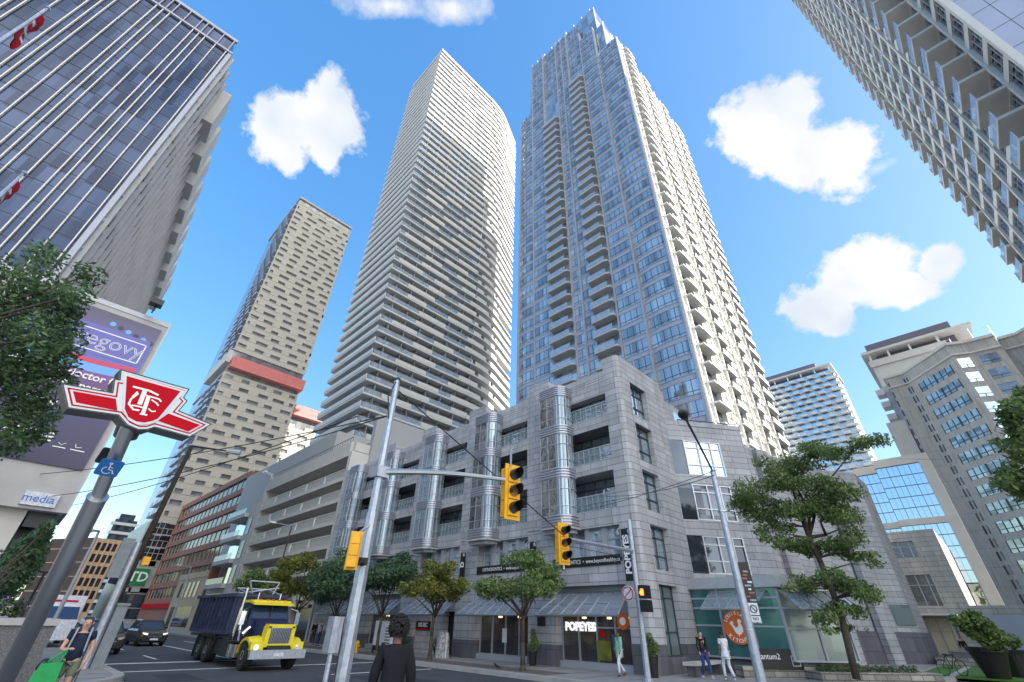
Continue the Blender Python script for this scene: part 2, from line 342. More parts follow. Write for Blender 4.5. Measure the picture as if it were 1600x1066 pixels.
glassmat('pale_glass', (0.26, 0.27, 0.28), metal=0.35, var=0.3, cell=(1.6, 1.6, 2.98), rough=0.1)
glassmat('curved_glass', (0.30, 0.36, 0.40), metal=0.55, var=0.2, cell=(1, 1, 3.1), rough=0.05, wav=0.1)
glassmat('bay_glass', (0.42, 0.43, 0.42), metal=0.85, var=0.25, cell=(1, 1, 1.45), rough=0.03, wav=0.25, wsc=0.8)
mat('mullion', (0.075, 0.085, 0.10), 0.4, metal=0.4)
mat('mullion_light', (0.50, 0.53, 0.58), 0.35, metal=0.6)
mat('ribbed_metal', (0.42, 0.44, 0.50), 0.35, metal=0.55)
m_ = mat('rail_glass', (0.45, 0.58, 0.64), 0.05, metal=0.2, alpha=0.24)
mat('box_grey', (0.20, 0.23, 0.26), 0.5, metal=0.2, var=0.15, vs=5)
mat('warm_lamp', (1.0, 0.72, 0.38), 0.5, emit=5.0)
mat('warm_wall', (0.30, 0.14, 0.07), 0.7, var=0.4, vs=1.5)
m_ = mat('canopy_glass', (0.50, 0.57, 0.66), 0.06, metal=0.3, alpha=0.5)
mat('ribbed_precast', (0.52, 0.52, 0.52), 0.85, var=0.1, vs=.5)
mat('skin', (0.55, 0.32, 0.24), 0.6); mat('skin_dark', (0.20, 0.10, 0.07), 0.6)
mat('hair_brown', (0.05, 0.03, 0.022), 0.7, var=0.3, vs=60); mat('hair_black', (0.015, 0.012, 0.012), 0.7, var=0.5, vs=60)
mat('cloth_navy', (0.012, 0.018, 0.05), 0.9, bump=0.4, bs=9); mat('cloth_black', (0.006, 0.006, 0.011), 0.92, bump=0.5, bs=7)
mat('cloth_olive', (0.16, 0.20, 0.14), 0.9, var=0.1, vs=9, bump=0.3, bs=12); mat('bag_green', (0.0, 0.30, 0.07), 0.6, var=0.15, vs=9, bump=0.5, bs=8)
mat('cloth_mint', (0.25, 0.48, 0.36), 0.9, var=0.4, vs=18); mat('cloth_white', (0.62, 0.66, 0.78), 0.9, var=0.3, vs=12, col2=(0.8, 0.82, 0.86))
mat('denim', (0.03, 0.05, 0.18), 0.9, var=0.2, vs=10); mat('cloth_grey', (0.35, 0.37, 0.42), 0.9); mat('sky_blue_cloth', (0.15, 0.32, 0.62), 0.85)
leafmat('leaf_dark', (0.045, 0.085, 0.035), (0.08, 0.15, 0.065), (0.16, 0.26, 0.11))
leafmat('leaf_mid', (0.07, 0.12, 0.035), (0.14, 0.22, 0.07), (0.27, 0.35, 0.12))
leafmat('leaf_blue', (0.04, 0.085, 0.045), (0.07, 0.15, 0.08), (0.14, 0.22, 0.10))
leafmat('leaf_gold', (0.10, 0.12, 0.015), (0.28, 0.22, 0.02), (0.50, 0.33, 0.02))
leafmat('leaf_olive', (0.07, 0.10, 0.025), (0.16, 0.18, 0.04), (0.34, 0.33, 0.06))
mat('bark', (0.075, 0.06, 0.048), 0.9, var=0.35, vs=12, bump=0.8, bs=25)
mat('pot_black', (0.02, 0.018, 0.018), 0.4)
mat('aggregate', (0.16, 0.16, 0.17), 0.9, var=0.55, vs=30, bump=0.9, bs=60)

# ------------------------------------------------------------------ ground, road, pavements
g = MB(); g.box(-900, 1500, -900, 1900, -1.0, -0.02); struct('ground', g, 'sidewalk_concrete')
g = MB(); g.box(4.0, 15.7, -200, 900, -0.3, 0.0); g.box(15.7, 300, -13, 3.0, -0.3, -0.004); g.box(-200, 4.0, 8.5, 19.0, -0.3, -0.004)
struct('road', g, 'asphalt')
def rounded(x0, x1, y0, y1, r, cs):
    """rectangle outline with chosen corners rounded; cs subset of 'ne nw se sw'"""
    pts = []
    for nm, cx, cy, a0 in (('ne', x1, y1, 0), ('nw', x0, y1, 90), ('sw', x0, y0, 180), ('se', x1, y0, 270)):
        if nm in cs:
            ox, oy = cx + (-r if 'e' in nm else r), cy + (-r if 'n' in nm else r)
            for i in range(9): t = R(a0+i*90/8); pts.append((ox+r*math.cos(t), oy+r*math.sin(t)))
        else: pts.append((cx, cy))
    return pts
SW = 0.15
g = MB(); g.prism(rounded(16.0, 120, 3.3, 620, 4.0, ['sw']), -0.3, SW-0.002); struct('pavement', g, 'sidewalk_concrete')
g = MB(); g.prism(rounded(-60, 3.7, 19.3, 620, 3.0, ['se']), -0.3, SW-0.002)
g.prism(rounded(-60, 3.7, -60, 8.2, 2.0, ['ne']), -0.3, SW-0.002); struct('pavement', g, 'sidewalk_concrete')
def kerb(pts, wd=0.3):
    g = MB()
    for i in range(len(pts)-1):
        a, b = Vector(pts[i]), Vector(pts[i+1]); d = (b-a).normalized(); n = Vector((-d.y, d.x))*wd/2
        g.prism([tuple(a+n), tuple(b+n), tuple(b-n), tuple(a-n)], -0.3, SW+0.012)
    struct('kerb', g, 'kerb_concrete')
kerb([(p[0]-0.0, p[1]) for p in ([(15.85, 620), (15.85, 7.3)] + [(19.85+4*math.cos(R(180+i*11.25)), 7.15+4*math.sin(R(180+i*11.25))) for i in range(1, 9)] + [(120, 3.15)])])
kerb([(3.85, 620), (3.85, 22.3)] + [(0.85+3*math.cos(R(-i*11.25)), 22.15+3*math.sin(R(-i*11.25))) for i in range(1, 9)] + [(-60, 19.15)])
g = MB(); g.box(16.3, 17.7, 14.0, 62, 0.1, SW+0.004); struct('pavement', g, 'brick_paver')
g = MB()
for i in range(44): g.box(16.02, 19.99, 8.0+i*1.5, 8.02+i*1.5, 0.1, SW+0.003)
for i in range(30): g.box(0.0, 3.7, 21.0+i*1.5, 21.02+i*1.5, 0.1, SW+0.003)
for i in range(8): g.box(20, 60, 3.6+i*1.3, 3.62+i*1.3, 0.1, SW+0.003)
struct('pavement_joints', g, 'mullion')
# painted markings
g = MB()
g.box(4.2, 9.8, 28.6, 28.95, 0, 0.004)
g.box(4.2, 15.4, 24.6, 24.75, 0, 0.004)
for y in range(31, 200, 9): g.box(6.65, 6.77, y, y+3.0, 0, 0.004); g.box(12.75, 12.87, y, y+3, 0, 0.004)
g.box(9.75, 9.87, 30, 300, 0, 0.004)
for i in range(6): g.box(4.4+i*0.9, 4.8+i*0.9, 60, 63.5, 0, 0.004)
g.box(10.4, 15.3, 20.0, 20.12, 0, 0.004)
struct('road_markings', g, 'road_paint')
mat('asphalt_patch', (0.035, 0.036, 0.042), 0.9, var=0.3, vs=2.0, bump=0.5, bs=60)
g = MB(); g.box(10.5, 12.4, 15.0, 18.9, 0, .003); g.box(5.0, 6.1, 20.5, 23.2, 0, .003); g.box(13.2, 15.2, 33, 41, 0, .003); g.box(4.4, 5.4, 33, 44, 0, .003); struct('road_patches', g, 'asphalt_patch')
g = MB(); rz_ = random.Random(8)
for i in range(7):
    x, y = rz_.uniform(5, 15), rz_.uniform(14, 34)
    for j in range(9): x2, y2 = x+rz_.uniform(-.5, .9), y+rz_.uniform(-.2, .5); d = Vector((x2-x, y2-y)).normalized(); n = Vector((-d.y, d.x))*.012; g.prism([(x+n.x, y+n.y), (x2+n.x, y2+n.y), (x2-n.x, y2-n.y), (x-n.x, y-n.y)], 0, .0035+.0003*j); x, y = x2, y2
struct('road_cracks', g, 'asphalt_patch')
for i, (x, y, lab) in enumerate(((11.6, 21.6, 'round iron manhole cover beside the yellow truck'), (6.2, 26.2, 'round iron manhole cover in front of the stop line'))):
    g = MB(); g.lathe([(0, 0), (.36, 0), (.36, .006), (.3, .006), (.3, .009), (0, .009)], (x, y, 0), 24); g.build('manhole_cover', 'dark_metal', None, **T(lab, 'manhole cover'))
# ================================================================== corner podium building
M['shop_glass'].node_tree.nodes['Principled BSDF'].inputs['Alpha'].default_value = 0.62
mat('orange_board', (.6, .2, .04), .6)
pod = thing('podium_building', 'grey granite corner block with rounded ribbed metal bays above the shops', 'building', (20, 11.2, 0.15))
Z0 = SW
PY = [12.25+6.1*k for k in range(6)]          # where each bay's opening begins
YEND = 43.6
g = MB()       # granite walls of the avenue face, built round the openings; wall thickness 0.5 m, recesses behind
lv = [(4.41, 6.05), (6.84, 8.76), (9.38, 11.25), (11.94, 13.23)]
def wall_x(g, x0, x1, y0, y1, z0, z1): g.box(x0, x1, y0, y1, z0, z1)
g.prism([(20, 12.25), (20, 11.5), (20.06, 11.33), (20.2, 11.22), (20.35, 11.2), (21.15, 11.2), (21.15, 12.25)], 1.2, 15.5)   # corner pier
for k in range(5):
    y0 = PY[k]; y1 = y0+6.1; yo = y0+4.2                                       # opening y0..yo, then pilaster
    if k == 4: y1 = YEND
    g.box(20.0, 24.0, yo, y1, 1.0, 15.45 if k < 4 else 14.6)                    # pilaster block
    g.box(19.94, 20.0, yo+0.0, y1, 6.3, 15.62 if k < 4 else 14.7)
    for za, zb in ((3.46, 4.41), (6.05, 6.84), (8.76, 9.38), (11.25, 11.94)): g.box(20, 24.0, y0, yo, za, zb)
    g.box(20.0, 24, y0, yo, 13.23, 14.2); g.box(20.06, 24, y0, yo, 14.26, 14.75)
g.build('wall', 'granite', pod)
g = MB()
g.prism([(19.97, 12.27), (19.97, 11.45), (20.05, 11.26), (20.3, 11.17), (21.1, 11.17), (21.1, 12.27)], Z0-.1, 1.2)
for k in range(5):
    y0 = PY[k]; g.box(19.97, 20.8, y0+4.17, (y0+6.12 if k < 4 else YEND), Z0-.1, 1.0)
g.split('plinth', 'granite_dark', pod)
# main mass behind the recesses
g = MB(); g.box(24.0, 46, 12.4, YEND-.02, Z0, 14.3); g.box(30.0, 46, 12.2, 30, 14.3, 15.2); g.build('core', 'granite', pod)
g = MB(); g.box(19.9, 46, 11.1, YEND, 15.44, 15.5) if 0 else g.box(24, 46, 12.4, YEND, 14.3, 14.34); g.build('roof', 'concrete', pod)
def wframe(g, x, y0, y1, z0, z1, ys, zs, t=0.05, d=0.06):
    """mullion grid in a plane x=const"""
    g.box(x-d, x, y0, y1, z0, z0+t); g.box(x-d, x, y0, y1, z1-t, z1); g.box(x-d, x, y0, y0+t, z0, z1); g.box(x-d, x, y1-t, y1, z0, z1)
    for y in ys: g.box(x-d, x, y-t/2, y+t/2, z0, z1)
    for z in zs: g.box(x-d*1.2, x, y0, y1, z-t/2, z+t/2)
rails = []
for k in range(5):
    y0 = PY[k]; yo = y0+4.2
    if k == 4: yo = y0+4.2
    for li, (za, zb) in enumerate(lv):
        if li == 0:                                                            # second storey office windows
            xb = 20.45
            p = MB(); p.box(xb, xb+.05, y0, yo, za, zb); w_ = p.build('window', 'podium_glass', pod)
            f = MB(); wframe(f, xb, y0, yo, za, zb, [], [zb-0.55], .07)
            for q in (0.25, 0.5, 0.75): f.box(xb-.25, xb, y0+4.2*q-.14, y0+4.2*q+.14, za, zb)
            f.build('frame', 'blue_grey_panel', w_)
            continue
        deep = 1.35 if li < 3 else 0.6
        xb = 20+deep
        p = MB(); p.box(xb, xb+.05, y0+.02, yo, za+.0, zb); w_ = p.build('window', 'podium_glass', pod)
        f = MB(); wframe(f, xb, y0, yo, za, zb, [y0+4.2*i/6 for i in range(1, 6)], [za+.75, zb-.45], .045); f.build('frame', 'mullion', w_)
        # balcony rail
        f = MB(); f.box(20.05, 20.1, y0, y0+2.6, za, za+.05); f.box(20.04, 20.1, y0, y0+2.6, za+.78, za+.83); f.box(20.05, 20.08, y0, y0+2.6, za+.4, za+.42)
        for i in range(8): f.box(20.05, 20.08, y0+i*2.6/7-.012, y0+i*2.6/7+.012, za, za+.8)
        r_ = f.build('balcony_rail', 'mullion_light', pod)
        f = MB(); f.box(20.085, 20.095, y0, y0+2.6, za+.05, za+.77); f.build('glass_panel', 'rail_glass', r_)
    # rounded bay stack
    ya, yb, xf, r = y0+2.45, y0+4.2, 19.0, 0.55
    def outl(o, r=r, ya=ya, yb=yb, xf=xf):
        pts = [(20.0, yb+o*0), (xf-o, yb)]
        for i in range(7):
            t = R(i*15); pts.append((xf+r-(r+o)*math.cos(t), ya+r-(r+o)*math.sin(t)))
        pts += [(20.0, ya-o)]
        return pts
    for za, zb in ((6.72, 8.62), (9.24, 11.15), (11.74, 13.6)):
        b = MB(); b.prism(outl(-.05), za, zb); bw = b.build('bay_window', 'curved_glass', pod)
        b = MB(); b.box(xf-.012, xf+.05, ya+r, yb-.02, za, zb); b.build('pane', 'bay_glass' if k in (0, 1) else 'podium_glass', bw)
        f = MB()
        for i in range(3): t = R(15+i*30); x_, y_ = xf+r-(r+.03)*math.cos(t), ya+r-(r+.03)*math.sin(t); f.tube((x_, y_, za), (x_, y_, zb), .035, n=6)
        for z in (za+.45, zb-.55):
            f.box(xf-.02, xf+.03, ya+r, yb, z-.02, z+.02)
            for i in range(6):
                t, t2 = R(i*15), R(i*15+15)
                f.tube((xf+r-r*math.cos(t), ya+r-r*math.sin(t), z), (xf+r-r*math.cos(t2), ya+r-r*math.sin(t2), z), .018, n=4)
            f.box(xf+r, 20, ya-.02, ya+.03, z-.02, z+.02)
        for yy in (yb-.04, (ya+r+yb)/2, ya+r): f.box(xf-.02, xf+.03, yy-.02, yy+.02, za, zb)
        for xx in (19.72,): f.box(xx-.02, xx+.02, ya-.02, ya+.03, za, zb)
        f.build('frame', 'mullion_light', bw)
    for za, zb, nr in ((6.15, 6.72, 4), (8.62, 9.24, 4), (11.15, 11.74, 4), (13.6, 14.28, 5)):
        b = MB(); h = (zb-za)/nr
        for i in range(nr): b.prism(outl(0.05), za+i*h+h*.42, za+(i+1)*h); b.prism(outl(-.02), za+i*h, za+i*h+h*.42)
        b.build('ribbed_band', 'ribbed_metal', pod)
    b = MB(); b.prism(outl(0.12), 6.02, 6.14); b.prism([(20, yb), (19.15, yb), (19.25, ya+.4), (19.7, ya+.1), (20, ya+.1)], 5.85, 6.02); b.build('bay_base', 'granite', pod)
    b = MB(); b.prism(outl(-.03), 14.28, 14.31); b.build('bay_roof', 'ribbed_metal', pod)
    # soffit lining of deep balconies
    # ground floor shopfront
    xs = 20.5
    if k != 2:
        p = MB(); p.box(xs, xs+.05, y0, yo, .42, 2.2); sf = p.build('shop_window', 'shop_glass', pod)
        f = MB(); wframe(f, xs, y0, yo, .36, 2.24, [y0+4.2*i/4 for i in (1, 2, 3)], [1.75] if k == 0 else [], .06, .08); f.box(xs-.02, xs+.1, y0, yo, 2.2, 3.46); f.box(20.2, xs+.1, y0, yo, Z0, .40)
        f.build('frame', 'blue_grey_panel', sf)
    else:
        p = MB(); p.box(20.2, 20.8, y0+1.4, yo, Z0, 3.46); p.box(20.2, 20.8, y0, y0+1.4, 2.4, 3.46); p.build('wall', 'granite', pod)
        p = MB(); p.box(20.7, 20.78, y0, y0+1.4, Z0, 2.4); p.build('door', 'black', pod)
    if k != 2:
        b = MB(); b.box(23.2, 23.35, y0+.1, yo-.1, Z0, 3.3); b.build('inner_wall', 'warm_wall', pod)
        b = MB(); b.box(21.6, 22.2, y0+.4, y0+2.6, Z0, 1.1); b.build('counter', 'cream' if k else 'red', pod)
        for i in range(3):
            b = MB(); b.lathe([(0, 0), (.13, .02), (.1, .16), (0, .2)], (21.3+.3*(i % 2), y0+.8+i*1.3, 2.1), 10); b.build('pendant_lamp', 'warm_lamp', pod)
        for i in range(4): b = MB(); b.box(23.12, 23.19, y0+.4+i*.95, y0+1.1+i*.95, 1.2, 2.0); b.build('menu_board', ('cream', 'teal_glass', 'orange_board', 'cloth_white')[i], pod)
    # sloping glass canopy on a light steel frame
    cz0, cz1, cx = 2.2, 3.15, 18.95
    cn = MB(); cn.add([(20.25, y0+.1, cz1), (20.25, yo-.1, cz1), (cx, yo+.5, cz0), (cx, y0-.1, cz0)], [(0, 1, 2, 3)])
    can = cn.build('glass_canopy', 'canopy_glass', pod)
    f = MB(); n = 7
    for i in range(n):
        a = y0+.1+(4.0)*i/(n-1); b2 = y0-.1+(4.8)*i/(n-1)
        f.tube((20.25, a, cz1+.02), (cx, b2, cz0+.02), .035, n=5)
        if i in (1, 5): f.tube((20.25, a, cz1-.5), (cx, b2, cz0), .025, n=5); f.tube((19.5, (a+b2)/2, 2.62), (20.25, a, cz0), .02, n=4)
    f.tube((cx, y0-.1, cz0), (cx, yo+.5, cz0), .05, n=6); f.tube((20.25, y0, cz1+.03), (20.25, yo, cz1+.03), .04, n=6)
    f.tube((19.6, y0, 2.68), (19.6, yo+.3, 2.68), .02, n=4)
    f.build('canopy_frame', 'steel', can)
# interiors glimpsed behind the shop glass
# -------- side face towards the side street
g = MB()
xw0, xw1 = 21.15, 22.95
zz = [(.73, 3.5), (4.11, 6.1), (6.79, 8.86), (9.37, 11.48), (12.0, 14.05)]
prev = 1.2
for za, zb in zz:
    if prev < za: g.box(xw0, xw1, 11.2, 12.3, prev, za)
    prev = zb
g.box(xw0, xw1, 11.2, 12.3, 14.05, 15.5)
g.box(xw1, 25.1, 11.2, 12.3, 1.2, 15.5)
g.box(25.1, 26.2, 11.5, 12.4, 1.0, 15.3)
g.box(26.2, 31.5, 11.7, 12.38, 12.9, 14.9)
g.build('wall', 'granite', pod)
g = MB(); g.box(21.1, 25.1, 11.16, 12.3, Z0-.1, .73); g.box(xw1, 25.1, 11.165, 12.3, .73, 1.2); g.build('plinth', 'granite_dark', pod)
for i, (za, zb) in enumerate(zz):
    m_ = 'podium_glass' if i else 'teal_pale'
    p = MB(); p.box(xw0, xw1, 11.55, 11.6, za, zb); w_ = p.build('window', m_, pod)
    f = MB()
    for x in (xw0+.03, (xw0+xw1)/2, xw1-.03): f.box(x-.03, x+.03, 11.49, 11.55, za, zb)
    for z in (za+.03, za+(zb-za)*.33, zb-.5, zb-.03): f.box(xw0, xw1, 11.48, 11.55, z-.025, z+.025)
    f.build('frame', 'mullion', w_)
p = MB(); p.box(27.6, 28.9, 11.66, 11.7, 13.2, 14.4); w_ = p.build('window', 'podium_glass', pod)
# -------- canted bay block
FR = (25.88, 10.68, R(-35.8))
g = MB(FR)
zc = [(4.25, 6.12), (6.95, 8.95), (9.5, 11.63)]
prev = 3.9
for za, zb in zc:
    g.box(0, 2.5, -1.2, 0, prev, za); prev = zb
g.box(0, 2.5, -1.2, 0, prev, 12.85)
g.box(2.5, 4.2, -1.2, 0, 3.9, 12.85)
g.box(-.02, 4.22, -1.2, 0.03, 12.6, 12.9)
g.build('wall', 'granite', pod)
g = MB()
e0, e1 = Vector((25.88, 10.68)), Vector((25.1, 11.3))
for za, zb in ((3.9, 4.25), (6.12, 6.95), (8.95, 9.5), (11.63, 12.88)):
    g.prism([tuple(e0), tuple(e1), (26.2, 12.0), (26.7, 11.2)], za, zb)
p2 = Vector(MB(FR).P((4.2, 0, 0))[:2]); p3 = Vector(MB(FR).P((4.2, -5, 0))[:2])
g.prism([tuple(p2), tuple(p3), (31, 12.6), (27, 12.3), (26.5, 11.6)], 3.9, 12.8)
g.build('wall', 'granite', pod)
for za, zb in zc:
    p = MB(FR); p.box(0.03, 2.5, -.3, -.08, za, zb); w_ = p.build('window', 'mirror_blue' if za > 9 else 'mid_glass', pod)
    f = MB(FR)
    for u in (0.05, .95, 1.8, 2.45): f.box(u-.035, u+.035, -.08, -.0, za, zb)
    for z in (za+.03, za+.62, zb-.45, zb-.03): f.box(0, 2.5, -.08, -.01, z-.03, z+.03)
    f.build('frame', 'mullion_light', w_)
    p = MB(); p.prism([tuple(e0+Vector((.03, .03))), tuple(e1), (26.0, 11.9), (26.6, 11.2)], za+.0, zb); p.build('window', 'mid_glass', pod)
g = MB(FR); g.path([(0, -.1, 13.05), (4.1, -.1, 13.05)], .03)
for i in range(6): g.tube((i*.8, -.1, 12.85), (i*.8, -.1, 13.05), .02, n=4)
g.build('roof_rail', 'dark_metal', pod)
# -------- glazed corner pavilion at street level
pav = [(24.35, 11.25), (24.35, 7.2), (26.7, 5.35), (30.2, 8.4), (29, 11.0)]
g = MB(); g.prism([(24.1, 11.25), (24.1, 7.05), (26.75, 4.95), (30.4, 8.2), (29, 11.0)], 3.45, 3.92); g.build('fascia', 'grey_metal', pod)
g = MB(); g.prism([(x+.15, y+.1) for x, y in pav], Z0, .75); g.build('plinth', 'granite_dark', pod)
def seg_panel(p0, p1, z0, z1, n, matn, zs, parent=pod, frame='blue_grey_panel', name='shop_window'):
    p0, p1 = Vector(p0), Vector(p1); d = p1-p0; a = math.atan2(d.y, d.x); ln = d.length; fr = (p0.x, p0.y, a)
    p = MB(fr); p.box(0, ln, -.06, 0, z0, z1); w_ = p.build(name, matn, parent)
    f = MB(fr)
    for i in range(n+1): f.box(ln*i/n-.05, ln*i/n+.05, -.05, .05, z0, z1)
    for z in [z0, z1]+list(zs): f.box(0, ln, -.04, .04, z-.035, z+.035)
    f.build('frame', frame, w_); return fr, w_
seg_panel(pav[0], pav[1], .75, 3.45, 3, 'teal_glass', [1.95, 2.65, 3.05])
seg_panel(pav[1], pav[2], .75, 3.45, 2, 'teal_pale', [1.9, 2.65])
seg_panel(pav[2], pav[3], .75, 3.45, 3, 'teal_pale', [1.9])
for (a, b, c, d_) in (((24.3, 10.2), (24.3, 7.6), (22.9, 10.2), (22.9, 7.9)), ((24.3, 7.1), (26.6, 5.3), (23.8, 6.3), (26.1, 4.4))):
    cn = MB(); cn.add([(*a, 3.3), (*b, 3.3), (*d_, 2.55), (*c, 2.55)], [(0, 1, 2, 3)]); can = cn.build('glass_canopy', 'canopy_glass', pod)
    f = MB()
    for i in range(5):
        t = i/4; p = Vector(a).lerp(Vector(b), t); q = Vector(c).lerp(Vector(d_), t); f.tube((*p, 3.32), (*q, 2.57), .03, n=5)
    f.tube((*c, 2.56), (*d_, 2.56), .035, n=5); f.tube((*a, 3.32), (*b, 3.32), .035, n=5)
    f.build('canopy_frame', 'steel', can)
# stone wall with bench
bench = thing('stone_bench', 'long low pale stone bench along the dark granite base at the corner', 'bench', (22.5, 10.4, SW))
b = MB(); b.box(20.9, 24.0, 10.0, 10.5, .52, .64); b.build('seat', 'concrete_light', bench)
for x in (21.1, 23.5): b = MB(); b.box(x, x+.35, 10.05, 10.45, SW, .52); b.build('leg', 'granite_dark', bench)

# ================================================================== glass tower on the podium
tw = thing('glass_tower', 'tall blue grey glass tower with a stepped crown and stacked balconies', 'tower', (50, 17, 0.15))
FH = 2.85; TZ = [11.0+FH*i for i in range(48)]
NF = 38                              # full floors up to the corner roof, z about 121
g = MB(); g.box(50.3, 84, 17.35, 48.2, 0, 121.0); g.box(51.2, 79, 19.9, 46, 121, 137.5); g.box(52.0, 77, 22, 44.5, 137.5, 153.0)
g.build('core', 'tower_glass', tw)
SP, GL, MU = MB(), MB(), MB()
def sectbox(y0, y1, x, z0, z1, rows, bulge=0.0, cols=4):
    """one vertical strip of the avenue face: spandrels and mullions in front of the glass, one piece per floor"""
    n = 6 if bulge else 1
    X = lambda t: x - bulge*math.sin(math.pi*(0.12+0.88*t)) if bulge else x
    ol = lambda o: [(X(i/n)-o, y0+(y1-y0)*i/n) for i in range(n+1)] + [(51.0, y1), (51.0, y0)]
    for z in rows:
        if z < z0-.1 or z+FH > z1+.5: continue
        SP.prism(ol(.06), z, z+.70); SP.prism(ol(.13), z+.70, z+.82)
        GL.prism(ol(0), z+.82, z+FH)
        MU.prism(ol(.04), z+1.25, z+1.30)
        for i in range(cols+1):
            t = i/cols; yy = y0+(y1-y0)*t; xx = X(t); MU.box(xx-.05, xx+.02, yy-.035, yy+.035, z+.82, z+FH)
low = [z for z in TZ if z < 119.5]; top1 = [z for z in TZ if z < 136]; top2 = [z for z in TZ if z < 147.5]
sectbox(17.0, 22.4, 50.3, 11, 122, low, bulge=.3, cols=5)
sectbox(22.6, 26.6, 50.0, 11, 137, top1, cols=4)
sectbox(31.2, 32.9, 50.2, 11, 149, top2, cols=2)
sectbox(33.2, 34.9, 50.2, 11, 149, top2, cols=2)
sectbox(40.0, 44.0, 50.0, 11, 149, top2, cols=4)
sectbox(44.2, 48.3, 50.2, 11, 122, low, bulge=.3, cols=4)
up2 = [z for z in TZ if 112 < z < 147.5]; sectbox(26.9, 31.0, 50.4, 112, 149, [z for z in TZ if 118 < z < 147.5], cols=4)
sectbox(35.1, 39.8, 50.4, 106, 149, [z for z in TZ if 109 < z < 147.5], cols=4)
SP.split('spandrel', 'blue_grey_panel', tw); GL.split('window', 'tower_glass', tw); MU.build('mullions', 'mullion', tw)
pz = MB()
for y, z1 in ((22.5, 137), (26.75, 140.5), (31.1, 149.5), (33.05, 149.5), (35.0, 149.5), (39.9, 149.8), (44.1, 149.2), (48.35, 122.3), (17.0, 122)):
    pz.box(49.75, 50.9, y-.13, y+.13, 11, z1)
pz.split('vertical_fin', 'blue_grey_panel', tw)
for (y0, y1, zt) in ((26.9, 31.0, 118), (35.1, 39.8, 108)):
    for z in TZ:
        if z > zt: continue
        b = MB(); b.prism([(50.9, y0), (50.9, y1), (48.9, y1), (48.9, y0+.5), (49.2, y0)], z, z+.34); b.prism([(50.9, y0), (50.9, y1), (50.6, y1), (50.6, y0)], z+.34, z+FH)
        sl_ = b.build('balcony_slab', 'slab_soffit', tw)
        b = MB(); b.box(48.92, 48.97, y0+.5, y1, z+.4, z+1.35); b.box(48.97, 50.6, y1-.06, y1, z+.4, z+1.35); b.build('balcony_rail', 'canopy_glass', sl_)
# crown details
b = MB()
for i in range(8): y = 23+i*2.9; b.box(51.8, 52.0, y, y+.2, 153, 154.0)
for i in range(4): b.box(50.6, 50.8, 44.6+i*1.0, 44.72+i*1.0, 121, 122.2)
b.box(51.1, 51.3, 19.8, 20.1, 121, 138.4)
b.split('crown_fin', 'white_metal', tw)
# south face: white frames, window strips and balconies
g = MB(); mu = MB(); dk = MB(); par = []; slabs = []
X0, X1 = 50.3, 84.0
segs = [(50.35, 52.4, 'w'), (52.4, 56.2, 'b'), (56.2, 58.6, 'w'), (58.6, 61.6, 'w'), (61.6, 65.0, 'b'), (65.0, 68.2, 'w'), (68.2, 71.4, 'w'), (71.4, 74.6, 'b'), (74.6, 78.6, 'w'), (78.6, 83.9, 'b')]
for z in low:
    for a, b, k in segs:
        if k == 'w':
            g.box(a, b, 16.98, 17.35, z, z+.62); g.box(a, b, 16.9, 17.35, z+.62, z+.72)
            for i in range(4): x = a+(b-a)*i/3; mu.box(x-.05, x+.05, 17.02, 17.3, z+.7, z+FH)
            mu.box(a, b, 17.05, 17.3, z+1.5, z+1.58)
        else:
            yo = 16.0 if a < 55 else 16.5; slabs.append((a-.05, b+.1, yo, 17.3, z-.02, z+.22)); par.append((a+(1.0 if a < 55 else .1), b+(.3 if a < 55 else .0), yo-.08, yo, z-.02, z+.95))
            dk.box(a+.3, b-.3, 17.3, 17.34, z+.3, z+FH)
g.split('spandrel_band', 'white_metal', tw); mu.build('mullions', 'white_metal', tw); dk.split('balcony_door', 'mid_glass', tw)
many(tw, 'balcony_floor', slabs, 'yellow_wall' if 0 else 'slab_white', cap=50); many(tw, 'balcony_parapet', par, 'white_metal', cap=50)
b = MB()
for x in (50.3, 52.4, 56.2, 58.6, 61.6, 65.0, 68.2, 71.4, 74.6, 78.6, 83.9): b.box(x-.12, x+.12, 16.75, 17.35, 11, 122)
b.split('wall_fin', 'white_metal', tw)
g = MB()
for z in TZ:
    if 120 < z < 136: g.box(51.15, 79, 19.8, 19.95, z, z+.8)
    if 136 < z < 147: g.box(51.95, 77, 21.9, 22.05, z, z+.8); 
for x in (51.3, 55, 59, 63, 67, 71, 75, 78.9): g.box(x-.12, x+.12, 19.75, 19.95, 121, 137.9)
for x in (52.1, 57, 62, 67, 72, 76.9): g.box(x-.12, x+.12, 21.85, 22.05, 137, 153.4)
g.box(50.2, 54.0, 17.0, 17.2, 121, 122.6); g.box(50.2, 50.4, 17, 19.9, 121, 122.4)
g.split('crown_band', 'white_metal', tw)

# ================================================================== white slab tower behind
st = thing('slab_tower', 'white tower ringed by thin continuous balcony slabs with a pointed corner', 'tower', (33.6, 74.5, 18))
def plan(o):
    pts = [(33.6-o, 74.5-o*.9)]
    # rounded corner at (62,74.5) turning towards (81.5, 82)
    a0 = R(-90); a1 = R(-66); r = 26.0; cx, cy = 60.0, 74.5+r
    for i in range(9): t = a0+(a1-a0)*i/8; pts.append((cx+(r+o)*math.cos(t), cy+(r+o)*math.sin(t)))
    e = pts[-1]; d = Vector((math.cos(R(24)), math.sin(R(24)))); pts.append((e[0]+d.x*11, e[1]+d.y*11)); pts.append((e[0]+d.x*11, 94.4+o)); pts.append((33.6-o, 94.4+o))
    return pts
g = MB(); g.prism(plan(-1.7), 18, 180.5); core = g.build('glass_wall', 'pale_glass', st)
mu = MB()
NS = 51
rg = MB(); par = []
prand = random.Random(3)
